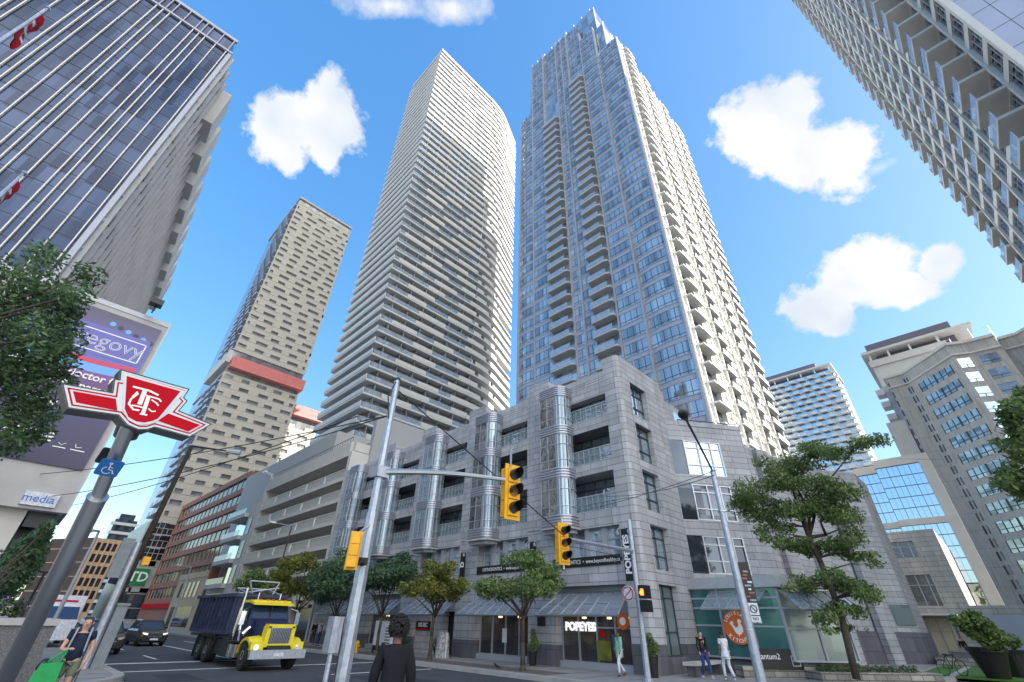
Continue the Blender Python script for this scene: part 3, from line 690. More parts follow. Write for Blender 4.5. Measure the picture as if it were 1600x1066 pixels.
for i in range(NS):
    z = 30.1 + i*(182.0-30.1)/(NS-0)
    b = MB(); b.prism(plan(0), z-.14, z+.26); b.build('balcony_slab', 'slab_white', st)
    if i == NS-1: continue
    # west side: solid parapet bands
    b = MB(); b.box(33.5, 33.68, 74.45, 94.5, z+.26, z+1.25); b.build('parapet', 'slab_white', st)
    # south side: glass guard with white solid stretches
    rg.box(33.8, 60, 74.53, 74.56, z+.28, z+1.3)
    x = 34.8+prand.uniform(0, 6)
    x += 3.5*((i % 3))
    while x < 60:
        ln = prand.uniform(4.5, 8.5); x2 = min(x+ln, 60.3); par.append((x, x2, 74.44, 74.58, z+.26, z+1.25)); x = x2+prand.uniform(3.5, 7.5)
many(st, 'parapet_panel', par, 'slab_white', cap=100)
rg.split('guard_glass', 'canopy_glass', st)
# curved flank parapets
pc = MB()
for i in range(NS-1):
    z = 30.1 + i*(182.0-30.1)/NS; pl = plan(-.02)
    for j in range(1, 10):
        if (j+i) % 5 == 0: continue
        a, b = Vector(pl[j]), Vector(pl[j+1]); d = (b-a).normalized(); n = Vector((-d.y, d.x))*.12
        pc.prism([tuple(a), tuple(b), tuple(b+n), tuple(a+n)], z+.26, z+1.25)
pc.split('flank_parapet', 'slab_white', st)
g = MB(); g.prism(plan(-.2), 182.0, 183.2); g.box(42, 58, 79, 90, 183.2, 186); g.build('roof', 'slab_white', st)
# partition fins seen behind the slabs
g = MB()
for x in range(36, 62, 4): g.box(x-.1, x+.1, 74.7, 76.1, 30, 182)
g.split('partition_wall', 'pale_glass', st)
# ================================================================== parking garage block
ga = thing('garage_building', 'beige concrete building with long louvred parking decks along the avenue', 'building', (20, 44, SW))
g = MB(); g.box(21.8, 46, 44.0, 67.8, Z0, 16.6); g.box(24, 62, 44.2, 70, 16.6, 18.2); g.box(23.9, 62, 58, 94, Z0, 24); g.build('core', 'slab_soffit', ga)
g = MB(); g.box(20.0, 22, 43.62, 44.2, Z0, 16.9); g.box(20.0, 22, 67.4, 68.2, Z0, 17.4); g.box(20.0, 22.0, 44.2, 67.4, 16.45, 18.0); g.box(20.3, 21.95, 43.62, 44.15, 16.95, 17.9); g.build('end_walls', 'concrete_light', ga)
g = MB(); g.box(22.0, 46, 43.3, 44.0, 14.0, 21.5); g.box(26, 46, 44.0, 72, 18.25, 21.45); g.build('side_wall', 'grey_stucco', ga)
for z in (13.87, 11.72, 9.6, 7.47, 5.35, 3.3):
    b = MB(); b.box(20.02, 46, 44.2, 67.4, z, z+.38); dk_ = b.build('deck', 'concrete_light', ga)
    b = MB(); n = 5
    for j in range(9): b.box(20.06, 20.09, 44.2, 67.4, z+.42+j*.085, z+.455+j*.085)
    for i in range(n+1): y = 44.2+(23.2)*i/n; b.box(20.0, 20.12, y-.1, y+.1, z+.38, z+1.22); 
    b.box(20.0, 20.12, 44.2, 67.4, z+1.16, z+1.22)
    b.build('louvre_rail', 'white_metal', dk_)
b = MB()
b.path([(20.1, 44.2, 18.55), (20.1, 67.4, 18.55)], .03, 5)
for i in range(40): y = 44.2+i*.6; b.tube((20.1, y, 18.0), (20.1, y, 18.55), .018, n=4)
b.build('roof_rail', 'dark_metal', ga)
g = MB(); g.box(20.4, 20.5, 44.4, 67, Z0, 3.3); g.build('shop_window', 'shop_glass', ga)
g = MB()
for i in range(6): y = 44.3+i*4.6; g.box(20.0, 20.6, y-.3, y+.3, Z0, 3.3)
g.box(19.2, 20.3, 46, 66, 2.7, 2.95); g.build('columns', 'concrete_light', ga)
b = MB()
for dy in (0, .7):
    b.tube((20.4, 67.8+dy, 17.4), (20.4, 67.8+dy, 18.9), .06, n=6); b.tube((20.4, 67.8+dy, 18.9), (19.5, 67.9+dy, 19.1), .05, n=6); b.tube((19.5, 67.9+dy, 19.1), (19.1, 67.9+dy, 19.1), .16, n=8)
b.build('roof_floodlights', 'white_metal', ga)
# ================================================================== beige balcony block
bb = thing('balcony_block', 'narrow beige apartment block with three stacked bay balconies beside the parking decks', 'building', (20, 69, SW))
g = MB(); g.box(21.2, 40, 68.3, 80.5, Z0, 15.0); g.box(20, 21.2, 68.4, 71.3, Z0, 15.2); g.box(20.3, 21.2, 71.3, 80.5, Z0, 5.2)
g.build('wall', 'concrete_light', bb)
for z in (5.0, 7.9, 10.8, 13.7):
    b = MB(); b.box(19.6, 21.2, 72, 79.5, z, z+.5); s_ = b.build('balcony_slab', 'concrete_light', bb)
    b = MB(); b.box(19.62, 19.68, 72.1, 79.4, z+.5, z+1.2); b.build('balcony_rail', 'canopy_glass', s_)
for z in (5.6, 8.5, 11.4):
    b = MB(); b.box(21.1, 21.19, 72, 79.5, z, z+2.1); b.build('window', 'podium_glass', bb)
    b = MB(); b.box(19.93, 19.99, 69.2, 70.4, z-.2, z+1.9); b.build('window', 'dark_glass', bb)
b = MB(); b.box(20.25, 20.29, 73, 79, 1.5, 4.4); b.build('window', 'dark_glass', bb)
# ================================================================== low tan shop
ls = thing('shop_building', 'low tan stone shop front with five tall narrow windows', 'building', (20, 82, SW))
g = MB(); g.box(20, 32, 81, 97, Z0, 7.3); g.box(19.9, 20.0, 81, 97, 6.7, 7.5); g.build('wall', 'cream', ls)
g = MB(); g.box(20.02, 32, 80.6, 80.99, Z0, 8.6); g.build('side_wall', 'brick_red', ls)
for i in range(5): b = MB(); b.box(19.94, 19.99, 84+i*2.3, 85.1+i*2.3, 4.2, 6.2); b.build('window', 'dark_glass', ls)
b = MB(); b.box(19.94, 19.99, 83, 95, .5, 3.0); b.build('shop_window', 'shop_glass', ls)
# ================================================================== red brick office
glassmat('office_glass', (0.035, 0.04, 0.06), metal=0.3, var=0.5, cell=(9, 1.5, 1.45), rough=0.1)
ro = thing('office_building', 'red brick office block with long rows of dark square windows', 'building', (24, 95, SW))
AR = R(-89.6)                      # its front runs a little off the street line
FRo = (24.1, 143.0, AR)
LN = 48.0
g = MB(FRo); g.box(0, LN, -22, 0, Z0, 3.9); zf = 3.9
rows = 7
fh = 2.95
for i in range(rows):
    z = 3.9+i*fh; g.box(0, LN, -.7, 0, z, z+1.05)
    g.box(0, LN, -22, -.7, z, z+fh)
    g.box(LN-.8, LN, -1.2, 0, z, z+fh); g.box(0, .8, -1.2, 0, z, z+fh)
g.box(0, LN, -22, .05, 3.9+rows*fh, 3.9+rows*fh+1.1)
g.box(LN, LN+.02, -6, -.5, 3.9, 4)
g.build('wall', 'brick_red', ro)
ws = []
for i in range(rows):
    z = 3.9+i*fh+1.05; n = 16
    for j in range(n): u = .8+(LN-1.6)*j/n; ws.append((u+.22, u+(LN-1.6)/n-.1, -.69, -.3, z+.02, z+fh-1.08))
many(ro, 'window', ws, 'office_glass', cap=100, fr=FRo)
g = MB(FRo)
for i in range(rows):
    z = 3.9+i*fh+1.05; n = 16
    for j in range(n+1): u = .8+(LN-1.6)*j/n; g.box(u-.02, u+.14, -.6, -.2, z, z+fh-1.05)
g.split('window_pier', 'cream', ro)
g = MB((FRo[0]+LN*math.cos(AR), FRo[1]+LN*math.sin(AR), AR+math.pi/2)); ws = []
for i in range(rows):
    z = 3.9+i*fh+.9
    for j in range(3): ws.append((.9+j*2.6, .9+j*2.6+2.1, .0, .04, z, z+1.9))
many(ro, 'window', ws, 'dark_glass', fr=g.fr)
g = MB(FRo); g.box(2, LN-14, 0, .4, 3.0, 3.9); g.build('shop_fascia', 'red', ro)
# ================================================================== far bank building with the green sign
bk = thing('bank_building', 'small glazed grey bank building with a green sign beyond the red brick office', 'building', (20, 150, SW))
g = MB(); g.box(19.4, 44, 150, 176, Z0, 22); g.build('wall', 'grey_metal', bk)
ws = [(19.8+i*1.1, 20.75+i*1.1, 149.95, 150-.001, 13.5+j*3, 16+j*3) for i in range(5) for j in range(3)]; many(bk, 'window', ws, 'dark_glass')
g = MB(); g.box(19.8, 26, 149.9, 150-.002, 1, 6.5); g.build('window', 'mid_glass', bk)
sgn = MB(); sgn.box(19.9, 24.0, 149.6, 149.88, 7.9, 11.5); M['green_sign'] = mat('green_sign', (0.0, 0.22, 0.06), 0.4); s_ = sgn.build('sign', 'green_sign', bk)
text_mesh('TD', 2.9, (1, 0, 0), (0, 0, 1), (22.1, 149.55, 9.6), .03, name='lettering', parent=s_, bold=.06)
# ================================================================== cream slab building and far tower
cb = thing('cream_building', 'cream office slab with brown brick flank at the far end of the avenue', 'building', (11, 150, SW))
FRc = (11.2, 152, R(4))
g = MB(FRc); g.box(0, 4.9, -16, 0, Z0, 17.3); g.build('wall', 'cream', cb)
g = MB((11.2, 152, R(-62))); g.box(-16, -0.05, -.6, 0.0, Z0, 17.4); g.build('side_wall', 'brick_brown', cb)
g = MB((11.2, 152, R(-62)))
for i in range(5): g.box(-16, -.05, 0, .04, 3+i*3, 3.15+i*3)
g.split('band', 'cream', cb)
ws = [(.45+i*1.08, 1.2+i*1.08, 0, .05, 2.2+j*2.5, 3.9+j*2.5) for i in range(4) for j in range(6)]; many(cb, 'window', ws, 'dark_glass', fr=FRc)
g = MB(FRc)
for i in range(5): g.box(.1+i*1.08, .38+i*1.08, 0, .25, 1, 17.3)
g.split('pier', 'cream', cb)
ft = thing('far_tower', 'small pale balcony tower far away above the cream slab', 'tower', (18.6, 220, 0))
g = MB(); g.box(18.6, 25.2, 220, 232, 0, 31); g.box(19.5, 24, 221, 230, 31, 33); g.build('wall', 'mid_glass', ft)
for i in range(10): b = MB(); b.box(18.2-(i % 2)*.5, 25.4, 219.0, 220, 2+i*3, 2.9+i*3); b.build('balcony_band', 'slab_white', ft)
# glazed mid-rise between
gm = thing('grey_midrise', 'pale street building with a blank cream wall panel left of the red brick office', 'building', (16, 130, 0))
g = MB(); g.box(12.2, 15.4, 176, 190, 0, 7); g.build('wall', 'concrete_tan', gm)
g = MB(); g.box(12.4, 15.3, 175.9, 175.99, 1, 3); g.build('shop_window', 'shop_glass', gm)
# ================================================================== tan tower with salmon boxes
tt = thing('slotted_tower', 'tan concrete tower with slot windows and salmon pink boxes half way up', 'tower', (21.3, 150, 0))
fh2 = 2.95
SPT, PRT = MB(), MB()
def slots(x0, x1, y, z0, z1, seed):
    rr = random.Random(seed); sp = MB(); pr = MB(); z = z0; i = 0
    while z+fh2 < z1+.2:
        sp.box(x0, x1, y-.02, y+.5, z, z+1.62); sp.box(x0, x1, y-.12, y+.5, z+1.62, z+1.74)
        x = x0 + (0.0 if i % 2 else rr.uniform(1, 3)); pr.box(x0, x0+.5, y, y+.5, z+1.5, z+fh2); pr.box(x1-.6, x1, y, y+.5, z+1.5, z+fh2)
        x = x0+rr.uniform(.5, 3.5)
        while x < x1-1.5:
            wd = rr.uniform(1.6, 3.0); pr.box(x, min(x+wd, x1), y, y+.5, z+1.5, z+fh2); x += wd+rr.uniform(2.4, 4.2)
        z += fh2; i += 1
    SPT.starts += [(a+len(SPT.v), b+len(SPT.f)) for a, b in sp.starts]; o = len(SPT.v); SPT.v += sp.v; SPT.f += [[i+o for i in f] for f in sp.f]
    PRT.starts += [(a+len(PRT.v), b+len(PRT.f)) for a, b in pr.starts]; o = len(PRT.v); PRT.v += pr.v; PRT.f += [[i+o for i in f] for f in pr.f]
g = MB(); g.box(21.6, 44.6, 150.5, 186, 0, 151); g.box(44.6, 54.8, 152.5, 180, 0, 62); g.build('core', 'pale_glass', tt)
slots(21.3, 44.9, 150, 75.2, 151.5, 1); slots(21.3, 44.9, 150, 1.5, 66.5, 2); slots(44.9, 55, 152, 1.5, 58, 5)
SPT.split('spandrel_band', 'concrete_tan', tt); PRT.split('wall_pier', 'concrete_tan', tt)
g = MB(); g.box(21.2, 45, 149.9, 186, 150.8, 151.6); g.box(21.3, 45, 150.3, 186, 66.5, 67.2); g.build('roof', 'concrete_tan', tt)
for nm, a in (('salmon_box', (22.0, 45.4, 148.2, 160, 68.6, 72.4)), ('salmon_box', (45.2, 56.2, 150.2, 162, 60.4, 64.0))):
    b = MB(); b.box(*a); sb = b.build(nm, 'salmon', tt)
    b = MB(); n = 46 if a[1] < 50 else 20
    for i in range(n): x = a[0]+(a[1]-a[0])*i/n; b.box(x, x+.12, a[2]-.1, a[2], a[4]+.9, a[5])
    b.split('cladding_rib', 'salmon_light', sb)
wb = []
for i in range(50):
    z = 1.5+i*fh2
    if 66 < z < 73: continue
    off = (i*7) % 5
    wb.append((20.6, 21.5, 150.0, 168, z, z+.25)); 
    for k in range(3): wb.append((20.5, 20.62, 150.2+off*1.1+k*6.2, 153.6+off*1.1+k*6.2, z, z+1.3))
many(tt, 'west_balcony', wb, 'blue_grey_panel', cap=60)
g = MB(); g.box(20.4, 21.6, 150, 174, 70.5, 74.8); g.build('transfer_beam', 'concrete_light', tt)
# ================================================================== dark glass office tower on the left
da = R(-4.4)
dt_ = thing('office_tower', 'dark glass office tower with white vertical fins at the upper left', 'tower', (-6.15, 39.3, 0))
LD = 44.0
FD = (-6.15-LD*math.cos(da), 39.3-LD*math.sin(da), da)
g = MB(FD); g.box(0, LD-.35, -28, 0, 0, 54.4); g.box(0, LD-.5, -26, -.1, 54.4, 57.0); g.build('curtain_wall', 'navy_glass', dt_)
g = MB(FD)
z = 2.0
while z < 54: g.box(0, LD-.35, -.02, .03, z, z+.05); z += 1.77
g.split('joint', 'mullion', dt_)
fx = [LD-.55, LD-1.6, LD-2.65, LD-3.2, LD-3.73]
while fx[-1] > 1: fx += [fx[-1]-1.1, fx[-1]-2.15, fx[-1]-2.7, fx[-1]-3.25]
many(dt_, 'vertical_fin', [(u-.035, u+.035, 0, .2, 0, 54.4) for u in fx], 'white_metal', cap=100, fr=FD)
g = MB(FD); g.box(LD-.35, LD, -28, .12, 0, 54.6); g.box(0, LD, -.1, .25, 54.35, 54.6); g.box(0, LD-.3, -.2, .1, 56.9, 57.3)
for u in fx[::1]: g.box(u-.04, u+.04, -.1, .1, 54.6, 57)
g.build('edge_trim', 'blue_grey_panel', dt_)
FE = (-6.15, 39.3, da+math.pi/2)
g = MB(FE); g.box(28, 52, -22, 0, 0, 55.0); g.box(0, 28, -.4, -.001, 0, 54.5); g.build('side_wall', 'ribbed_precast', dt_)
g = MB(FE)
for i in range(29): u = .6+i*1.8; g.box(u-.12, u+.12, 0, .3, 0, 54.6)
z = 1
while z < 54: g.box(.2, 51.8, 0, .05, z, z+.3); z += 2.95
g.split('rib', 'ribbed_precast', dt_)
ws = []
for j in range(18):
    for i in range(56):
        if (i+j) % 2: continue
        u = 1.05+i*.9; ws.append((u-.3, u+.3, 0, .06, 2.0+j*2.95, 3.3+j*2.95))
many(dt_, 'window', ws, 'dark_glass', cap=100, fr=FE)
many(dt_, 'roof_bracket', [(-.3+i*5.6, 3.0+i*5.6, 0, 1.05, 48.8, 54.9) for i in range(1, 10)], 'slab_white', fr=FE)
# two flags on poles
for (a, b, nm) in (((0, 62), (74, 14), 'red and white maple leaf flag draped on a slanting pole, upper left corner'), ((0, 312), (36, 272), 'red flag tip on a pole at the left edge beside the dark tower')):
    p0 = at(a[0]-30, a[1]+22, 'y', 13.0); p1 = at(b[0], b[1], 'y', 14.0)
    fl = thing('flag', nm, 'flag', tuple(p0), 'flags by the dark tower')
    q = MB(); q.tube(p0, p1, .05, .03, 8); q.tube(p1, p1+(p1-p0).normalized()*.12, .07, .05, 8); q.build('flagpole', 'galvanised', fl)
    d = (p0-p1).normalized(); dn = Vector((0.12, 0, -1)); dn = (dn-d*dn.dot(d)).normalized()
    L_ = min(2.2, (p1-p0).length*.8); W_ = .62
    def cloth(u0, u1, m, nm2, off=0.0, thick=.02):
        q = MB(); n = 8; vs = []; fs = []
        sd = d.cross(dn)
        for s_ in (0, 1):
            for i in range(n+1):
                for j in range(5):
                    u = u0+(u1-u0)*i/n; v = j/4
                    wv = .07*math.sin(u*7+v*2)*v+.05*math.sin(v*5+u)
                    vs.append(tuple(p1+d*(.1+u*L_)+dn*(v*W_*(1-.25*u))+sd*(wv+off+s_*thick)))
        st_ = 5*(n+1)
        for i in range(n):
            for j in range(4):
                a_ = i*5+j; fs.append((a_, a_+1, a_+6, a_+5)); fs.append((st_+a_, st_+a_+5, st_+a_+6, st_+a_+1))
        q.add(vs, fs); q.build(nm2, m, fl, smooth=True)
    cloth(.15, .4, 'red', 'red_stripe'); cloth(.4, .72, 'white_paint', 'white_field'); cloth(.72, 1.0, 'red', 'red_stripe')
    cloth(.5, .62, 'red', 'maple_emblem', off=-.015, thick=.05)
# ================================================================== concrete billboard block
bl = thing('billboard_block', 'raised concrete block carrying a big purple advertising poster', 'building', (-1, 22, SW))
XE = .5
g = MB(); g.box(-9, XE, 22.0, 25.5, 4.68, 12.62); g.build('wall', 'concrete', bl)
g = MB(); g.box(-9, XE+.02, 21.97, 25.5, 12.45, 12.66); g.box(XE-.03, XE+.03, 21.96, 25.5, 4.68, 12.45); g.build('edge_trim', 'grey_metal', bl)
g = MB(); g.box(-1.35, -.45, 22.4, 23.3, Z0, 4.68); g.box(-5.2, -4.3, 22.4, 23.3, Z0, 4.68); g.box(-9, -.2, 24.6, 25.3, Z0, 4.68); g.build('pillars', 'concrete_light', bl)
g = MB(); g.box(-9, .2, 23.4, 24.6, 3.7, 4.67); g.box(-.4, .3, 22.5, 23.2, 4.2, 4.67); g.box(-.4, .1, 22.5, 23.2, 3.5, 3.8); g.build('brackets', 'dark_metal', bl)
mpo = bpy.data.materials.new('poster_print'); mpo.use_nodes = True; M['poster_print'] = mpo
t = mpo.node_tree; b_ = t.nodes['Principled BSDF']; b_.inputs['Roughness'].default_value = .35
gg = t.nodes.new('ShaderNodeNewGeometry'); sp_ = t.nodes.new('ShaderNodeSeparateXYZ'); t.links.new(gg.outputs['Position'], sp_.inputs[0])
mr = t.nodes.new('ShaderNodeMapRange'); mr.inputs['From Min'].default_value = 6.05; mr.inputs['From Max'].default_value = 12.25
nn = t.nodes.new('ShaderNodeTexNoise'); nn.inputs['Scale'].default_value = .8; t.links.new(gg.outputs['Position'], nn.inputs['Vector'])
ad = t.nodes.new('ShaderNodeMath'); ad.operation = 'MULTIPLY_ADD'; t.links.new(nn.outputs['Fac'], ad.inputs[0]); ad.inputs[1].default_value = .8; t.links.new(sp_.outputs[2], ad.inputs[2])
ad2 = t.nodes.new('ShaderNodeMath'); ad2.operation = 'SUBTRACT'; t.links.new(ad.outputs[0], ad2.inputs[0]); ad2.inputs[1].default_value = .4
t.links.new(ad2.outputs[0], mr.inputs[0]); rp = t.nodes.new('ShaderNodeValToRGB'); t.links.new(mr.outputs[0], rp.inputs[0]); t.links.new(rp.outputs[0], b_.inputs['Base Color'])
el = rp.color_ramp.elements; el[0].position = 0; el[0].color = (.03, .028, .075, 1); el[1].position = 1; el[1].color = (.09, .08, .13, 1)
for p_, c_ in ((.3, (.05, .045, .13, 1)), (.48, (.12, .06, .17, 1)), (.585, (.22, .07, .30, 1)), (.62, (.12, .16, .50, 1)), (.85, (.11, .13, .40, 1)), (.9, (.12, .10, .22, 1))):
    e_ = el.new(p_); e_.color = c_
ps = MB(); ps.box(-3.7, .30, 21.93, 21.99, 6.1, 12.2); po = ps.build('poster', 'poster_print', bl)
mat('poster_magenta', (.62, .05, .14), .4); mat('poster_sky', (.16, .42, .85), .4); mat('poster_lilac', (.14, .14, .45), .4); mat('poster_dark', (.05, .045, .10), .5)
def band(z0, z1, sag, m):
    q = MB(); n = 14
    for i in range(n):
        x0, x1 = -2.9+3.1*i/n, -2.9+3.1*(i+1)/n
        s0, s1 = sag*math.sin(math.pi*i/n), sag*math.sin(math.pi*(i+1)/n)
        q.add([(x0, 21.925, z0-s0), (x1, 21.925, z0-s1), (x1, 21.925, z1-s1), (x0, 21.925, z1-s0)], [(0, 1, 2, 3)])
    q.build('printed_band', m, po)
band(9.72, 10.05, .12, 'poster_sky'); band(10.05, 10.25, .12, 'poster_magenta')
q = MB(); q.box(-2.95, .2, 21.92, 21.928, 10.3, 11.5); q.build('printed_panel', 'poster_lilac', po)
q = MB()
for (x0, x1, z0, z1) in ((-2.25, .12, 11.28, 11.32), (-2.25, .12, 10.42, 10.46), (-2.27, -2.23, 10.42, 11.32), (.09, .13, 10.42, 11.32)): q.box(x0, x1, 21.91, 21.918, z0, z1)
q.build('printed_frame', 'letter_white', po)
text_mesh('wegovy', .82, (1, 0, 0), (0, 0, 1), (-1.05, 21.91, 10.92), .008, parent=po, sx=.95, name='lettering')
text_mesh('wegovy', .82, (1, 0, 0), (0, 0, 1), (-1.05, 21.90, 10.92), .008, parent=po, sx=.95, name='lettering', m='poster_lilac', bold=-.022)
text_mesh('Ask your doctor for', .40, (1, 0, 0), (0, 0, 1), (.12, 21.91, 9.42), .008, align='RIGHT', parent=po, bold=.008, name='lettering')
text_mesh('wegovy  by name.', .40, (1, 0, 0), (0, 0, 1), (-.12, 21.91, 8.98), .008, align='RIGHT', parent=po, bold=.008, name='lettering')
text_mesh('Obesity', .26, (1, 0, 0), (0, 0, 1), (-1.75, 21.91, 8.2), .008, parent=po, bold=.008, name='lettering')
text_mesh('injection', .26, (1, 0, 0), (0, 0, 1), (-1.85, 21.91, 7.55), .008, parent=po, name='lettering', shear=.2)
for i in range(3):
    q = MB(); x = -2.6
    while x < -.9:
        ln = rnd.uniform(.05, .16); q.box(x, x+ln, 21.915, 21.92, 7.1-i*.13, 7.15-i*.13); x += ln+.03
    q.split('small_print', 'letter_white', po)
q = MB(); q.path([(-.7, 21.91, 6.86), (-.6, 21.91, 6.8), (-.5, 21.91, 6.9)], .012, 4); q.path([(-.25, 21.91, 6.92), (-.2, 21.91, 6.8), (-.05, 21.91, 6.84)], .012, 4)
q.box(-.8, -.45, 21.91, 21.918, 6.7, 6.73); q.box(-.32, .08, 21.91, 21.918, 6.7, 6.73); q.build('printed_logos', 'letter_white', po)
for i in range(6):
    q = MB(); c = (-1.2+i*.28, 21.925, 11.75-.06*i); q.lathe([(.0, 0), (.1, 0), (.1, .01), (0, .01)], c, 10, 'y'); q.build('printed_face', 'poster_dark' if i % 2 else 'poster_sky', po)
q = MB(); q.box(-.75, .12, 21.9, 21.98, 4.78, 5.2); md = q.build('small_sign', 'cloth_white', bl)
text_mesh('media', .34, (1, 0, 0), (0, 0, 1), (-.36, 21.89, 5.0), .01, m='blue_sign', parent=md, name='lettering')
q = MB(); q.box(-.55, -.1, 21.2, 21.6, 12.95, 13.2); q.tube((-.3, 21.5, 12.6), (-.3, 21.5, 12.95), .03); q.build('floodlight', 'dark_metal', bl)
# ================================================================== apartment tower, upper right
rt_ = thing('apartment_tower', 'grey balcony tower seen from below in the upper right corner', 'tower', (38, -16, 0))
g = MB(); g.box(38.4, 69.8, -44, -16.35, 0, 121); g.box(40, 66, -70, -44.2, 0, 112); g.build('core', 'mid_glass', rt_)  # rear box: unseen wing added to shade the left tower and avenue
g = MB(); g.box(38.0, 38.4, -44, -16.0, 0, 121.4); g.box(37.2, 38.0, -44, -20.2, 0, 121.4); g.build('west_wall', 'blue_panel', rt_)
g = MB()
z = 2.5
while z < 120:
    g.box(37.985, 38.0, -20.2, -16.0, z, z+.04); g.box(37.185, 37.2, -44, -20.2, z, z+.04); z += 2.9
for y in (-17.6, -18.9): g.box(37.985, 38.0, y, y+.03, 0, 121)
for y in (-22, -24, -26): g.box(37.185, 37.2, y, y+.03, 0, 121)
g.split('joint', 'mullion', rt_)
FT = (70.0, -16.0, math.pi)
sp = MB(FT); mu = MB(FT); gl = MB(FT)
cols = [(0, 4, 'c'), (4.2, 7.6, 'w'), (7.9, 11.3, 'w'), (11.6, 14.6, 'r'), (14.9, 18.2, 'w'), (18.5, 21.8, 'w'), (22.1, 24.9, 'r'), (25.2, 28.6, 'B'), (28.9, 32.0, 'w')]
bs = []; br = []; bd = []
for i in range(41):
    z = 2.5+2.9*i
    for a, b, k in cols:
        if k in 'wB':
            sp.box(a, b, -.25, 0, z-.35, z+.4)
            for q in range(4): u = a+.25+(b-a-.5)*q/3; mu.box(u-.04, u+.04, -.3, -.1, z+.4, z+2.55)
            for zz in (z+.95, z+1.9): mu.box(a+.2, b-.2, -.28, -.12, zz-.025, zz+.025)
        if k in 'bBrc':
            o = {'b': 1.1, 'B': 1.9, 'r': .22, 'c': .55}[k]
            bs.append((a-.1, b+.1, -.4, o, z-.3, z+.02)); br.append((a, b, o-.1, o-.04, z+.1, z+1.1)); bd.append((a-.1 if k != 'b' else b-.05, a if k != 'b' else b+.05, -.3, o, z-.02, z+1.25))
sp.split('spandrel_band', 'slab_white', rt_); mu.build('mullions', 'mullion_light', rt_)
pr = MB(FT)
for u in (0.0, 4.1, 7.75, 11.45, 14.75, 18.35, 21.95, 25.05, 28.75, 31.98): pr.box(u-.2, u+.2, -.35, .12, 0, 121.2)
pr.split('pier', 'slab_white', rt_)
many(rt_, 'balcony_floor', bs, 'concrete_light', cap=60, fr=FT); many(rt_, 'balcony_rail', br, 'canopy_glass', cap=60, fr=FT); many(rt_, 'balcony_screen', bd, 'white_metal', cap=60, fr=FT)
glassmat('pale_bay', (0.34, 0.35, 0.34), metal=0.7, var=0.5, cell=(1.2, 1.2, .9), rough=0.04, wav=0.35, wsc=0.9)
# ================================================================== stone apartment block, lower right
ra = thing('stone_block', 'grey stone apartment block with wide bay windows at the right edge', 'building', (108, -10, 0))
K = 1.0
A_, B_, C_, D_, E_, F_, G_, H_ = (117, .8), (116.8, -2.3), (108.4, -10.1), (109.6, -12.4), (110, -16.8), (112.3, -17.3), (112.3, -19.7), (106, -26)
ZR = 48.8
g = MB(); g.prism([A_, B_, C_, D_, E_, F_, G_, H_, (106, -50), (150, -50), (150, .8)], 0, ZR); g.build('wall', 'precast', ra)
g = MB(); g.prism([(A_[0]-.3, A_[1]+.3), (B_[0]-.3, B_[1]-.1), (C_[0]-.5, C_[1]), (D_[0]-.4, D_[1]-.2), (E_[0]-.4, E_[1]), (F_[0]-.4, F_[1]), (G_[0]-.4, G_[1]), (H_[0]-.4, H_[1]), (106, -50), (150, -50), (150, 1)], ZR-2.6, ZR-2.3)
g.prism([(A_[0]-.3, A_[1]+.3), (B_[0]-.3, B_[1]-.1), (C_[0]-.5, C_[1]), (D_[0]-.4, D_[1]-.2), (E_[0]-.4, E_[1]), (F_[0]-.4, F_[1]), (G_[0]-.4, G_[1]), (H_[0]-.4, H_[1]), (106, -50), (150, -50), (150, 1)], ZR-.3, ZR+.2)
g.build('cornice', 'concrete_light', ra)
def facet(p, q): d = Vector(q)-Vector(p); return (p[0], p[1], math.atan2(d.y, d.x)), d.length
fb, lb = facet(B_, C_)
ws = []; mu = MB(fb)
for j in range(14):
    z = ZR-5.6-2.98*j
    if z < 3: break
    for s0 in (2.3, 6.3):
        ws.append((s0, s0+3.8, 0, .05, z, z+1.85))
        for i in range(4): mu.box(s0+3.8*i/3-.06, s0+3.8*i/3+.06, 0, .12, z, z+1.85)
        mu.box(s0, s0+3.8, 0, .12, z+.55, z+.65)
many(ra, 'window', ws, 'pale_bay', fr=fb); mu.build('mullions', 'mullion', ra)
for (p, q) in ((C_, D_), (D_, E_), (G_, H_)):
    f_, l_ = facet(p, q); ws = []; mu = MB(f_)
    for j in range(14):
        z = ZR-5.2-2.98*j
        if l_ < 3: ws.append((.3, l_-.3, 0, .05, z, z+1.9)); mu.box(.3, l_-.3, 0, .1, z+.5, z+.58); mu.box(l_/2-.05, l_/2+.05, 0, .1, z, z+.5)
        else: ws.append((1.0, 3.4, 0, .05, z, z+1.9)); mu.box(1.0, 3.4, 0, .1, z+.5, z+.58); mu.box(2.2, 2.28, 0, .1, z, z+.5)
    many(ra, 'window', ws, 'podium_glass', cap=30, fr=f_); mu.build('mullions', 'mullion', ra)
fa, la = facet(A_, B_); g = MB(fa); 
for j in range(22): g.box(la-.35, la-.1, -.1, .04, 2+j*2.1, 3.4+j*2.1)
for j in range(22): g.box(.05, .25, -.1, .04, 2+j*2.1, 3.4+j*2.1)
g.split('slot_window', 'dark_glass', ra)
g = MB(fb)
for j in range(22): g.box(.3, .55, -.1, .04, 2+j*2.1, 3.4+j*2.1)
g.split('slot_window', 'dark_glass', ra)
for i, (px, py, h) in enumerate(((1485, 513, 2.5), (1520, 500, 3.5), (1553, 500, 3))):
    p = at(px, py, 'z', ZR+.2); b = MB(); p.x = max(p.x, 112); b.tube((p.x, p.y, ZR), (p.x, p.y, ZR+h), .05, n=5); b.tube((p.x-.6, p.y, ZR+h-.3), (p.x+.6, p.y+.8, ZR+h), .03, n=4); b.build('antenna', 'steel', ra)
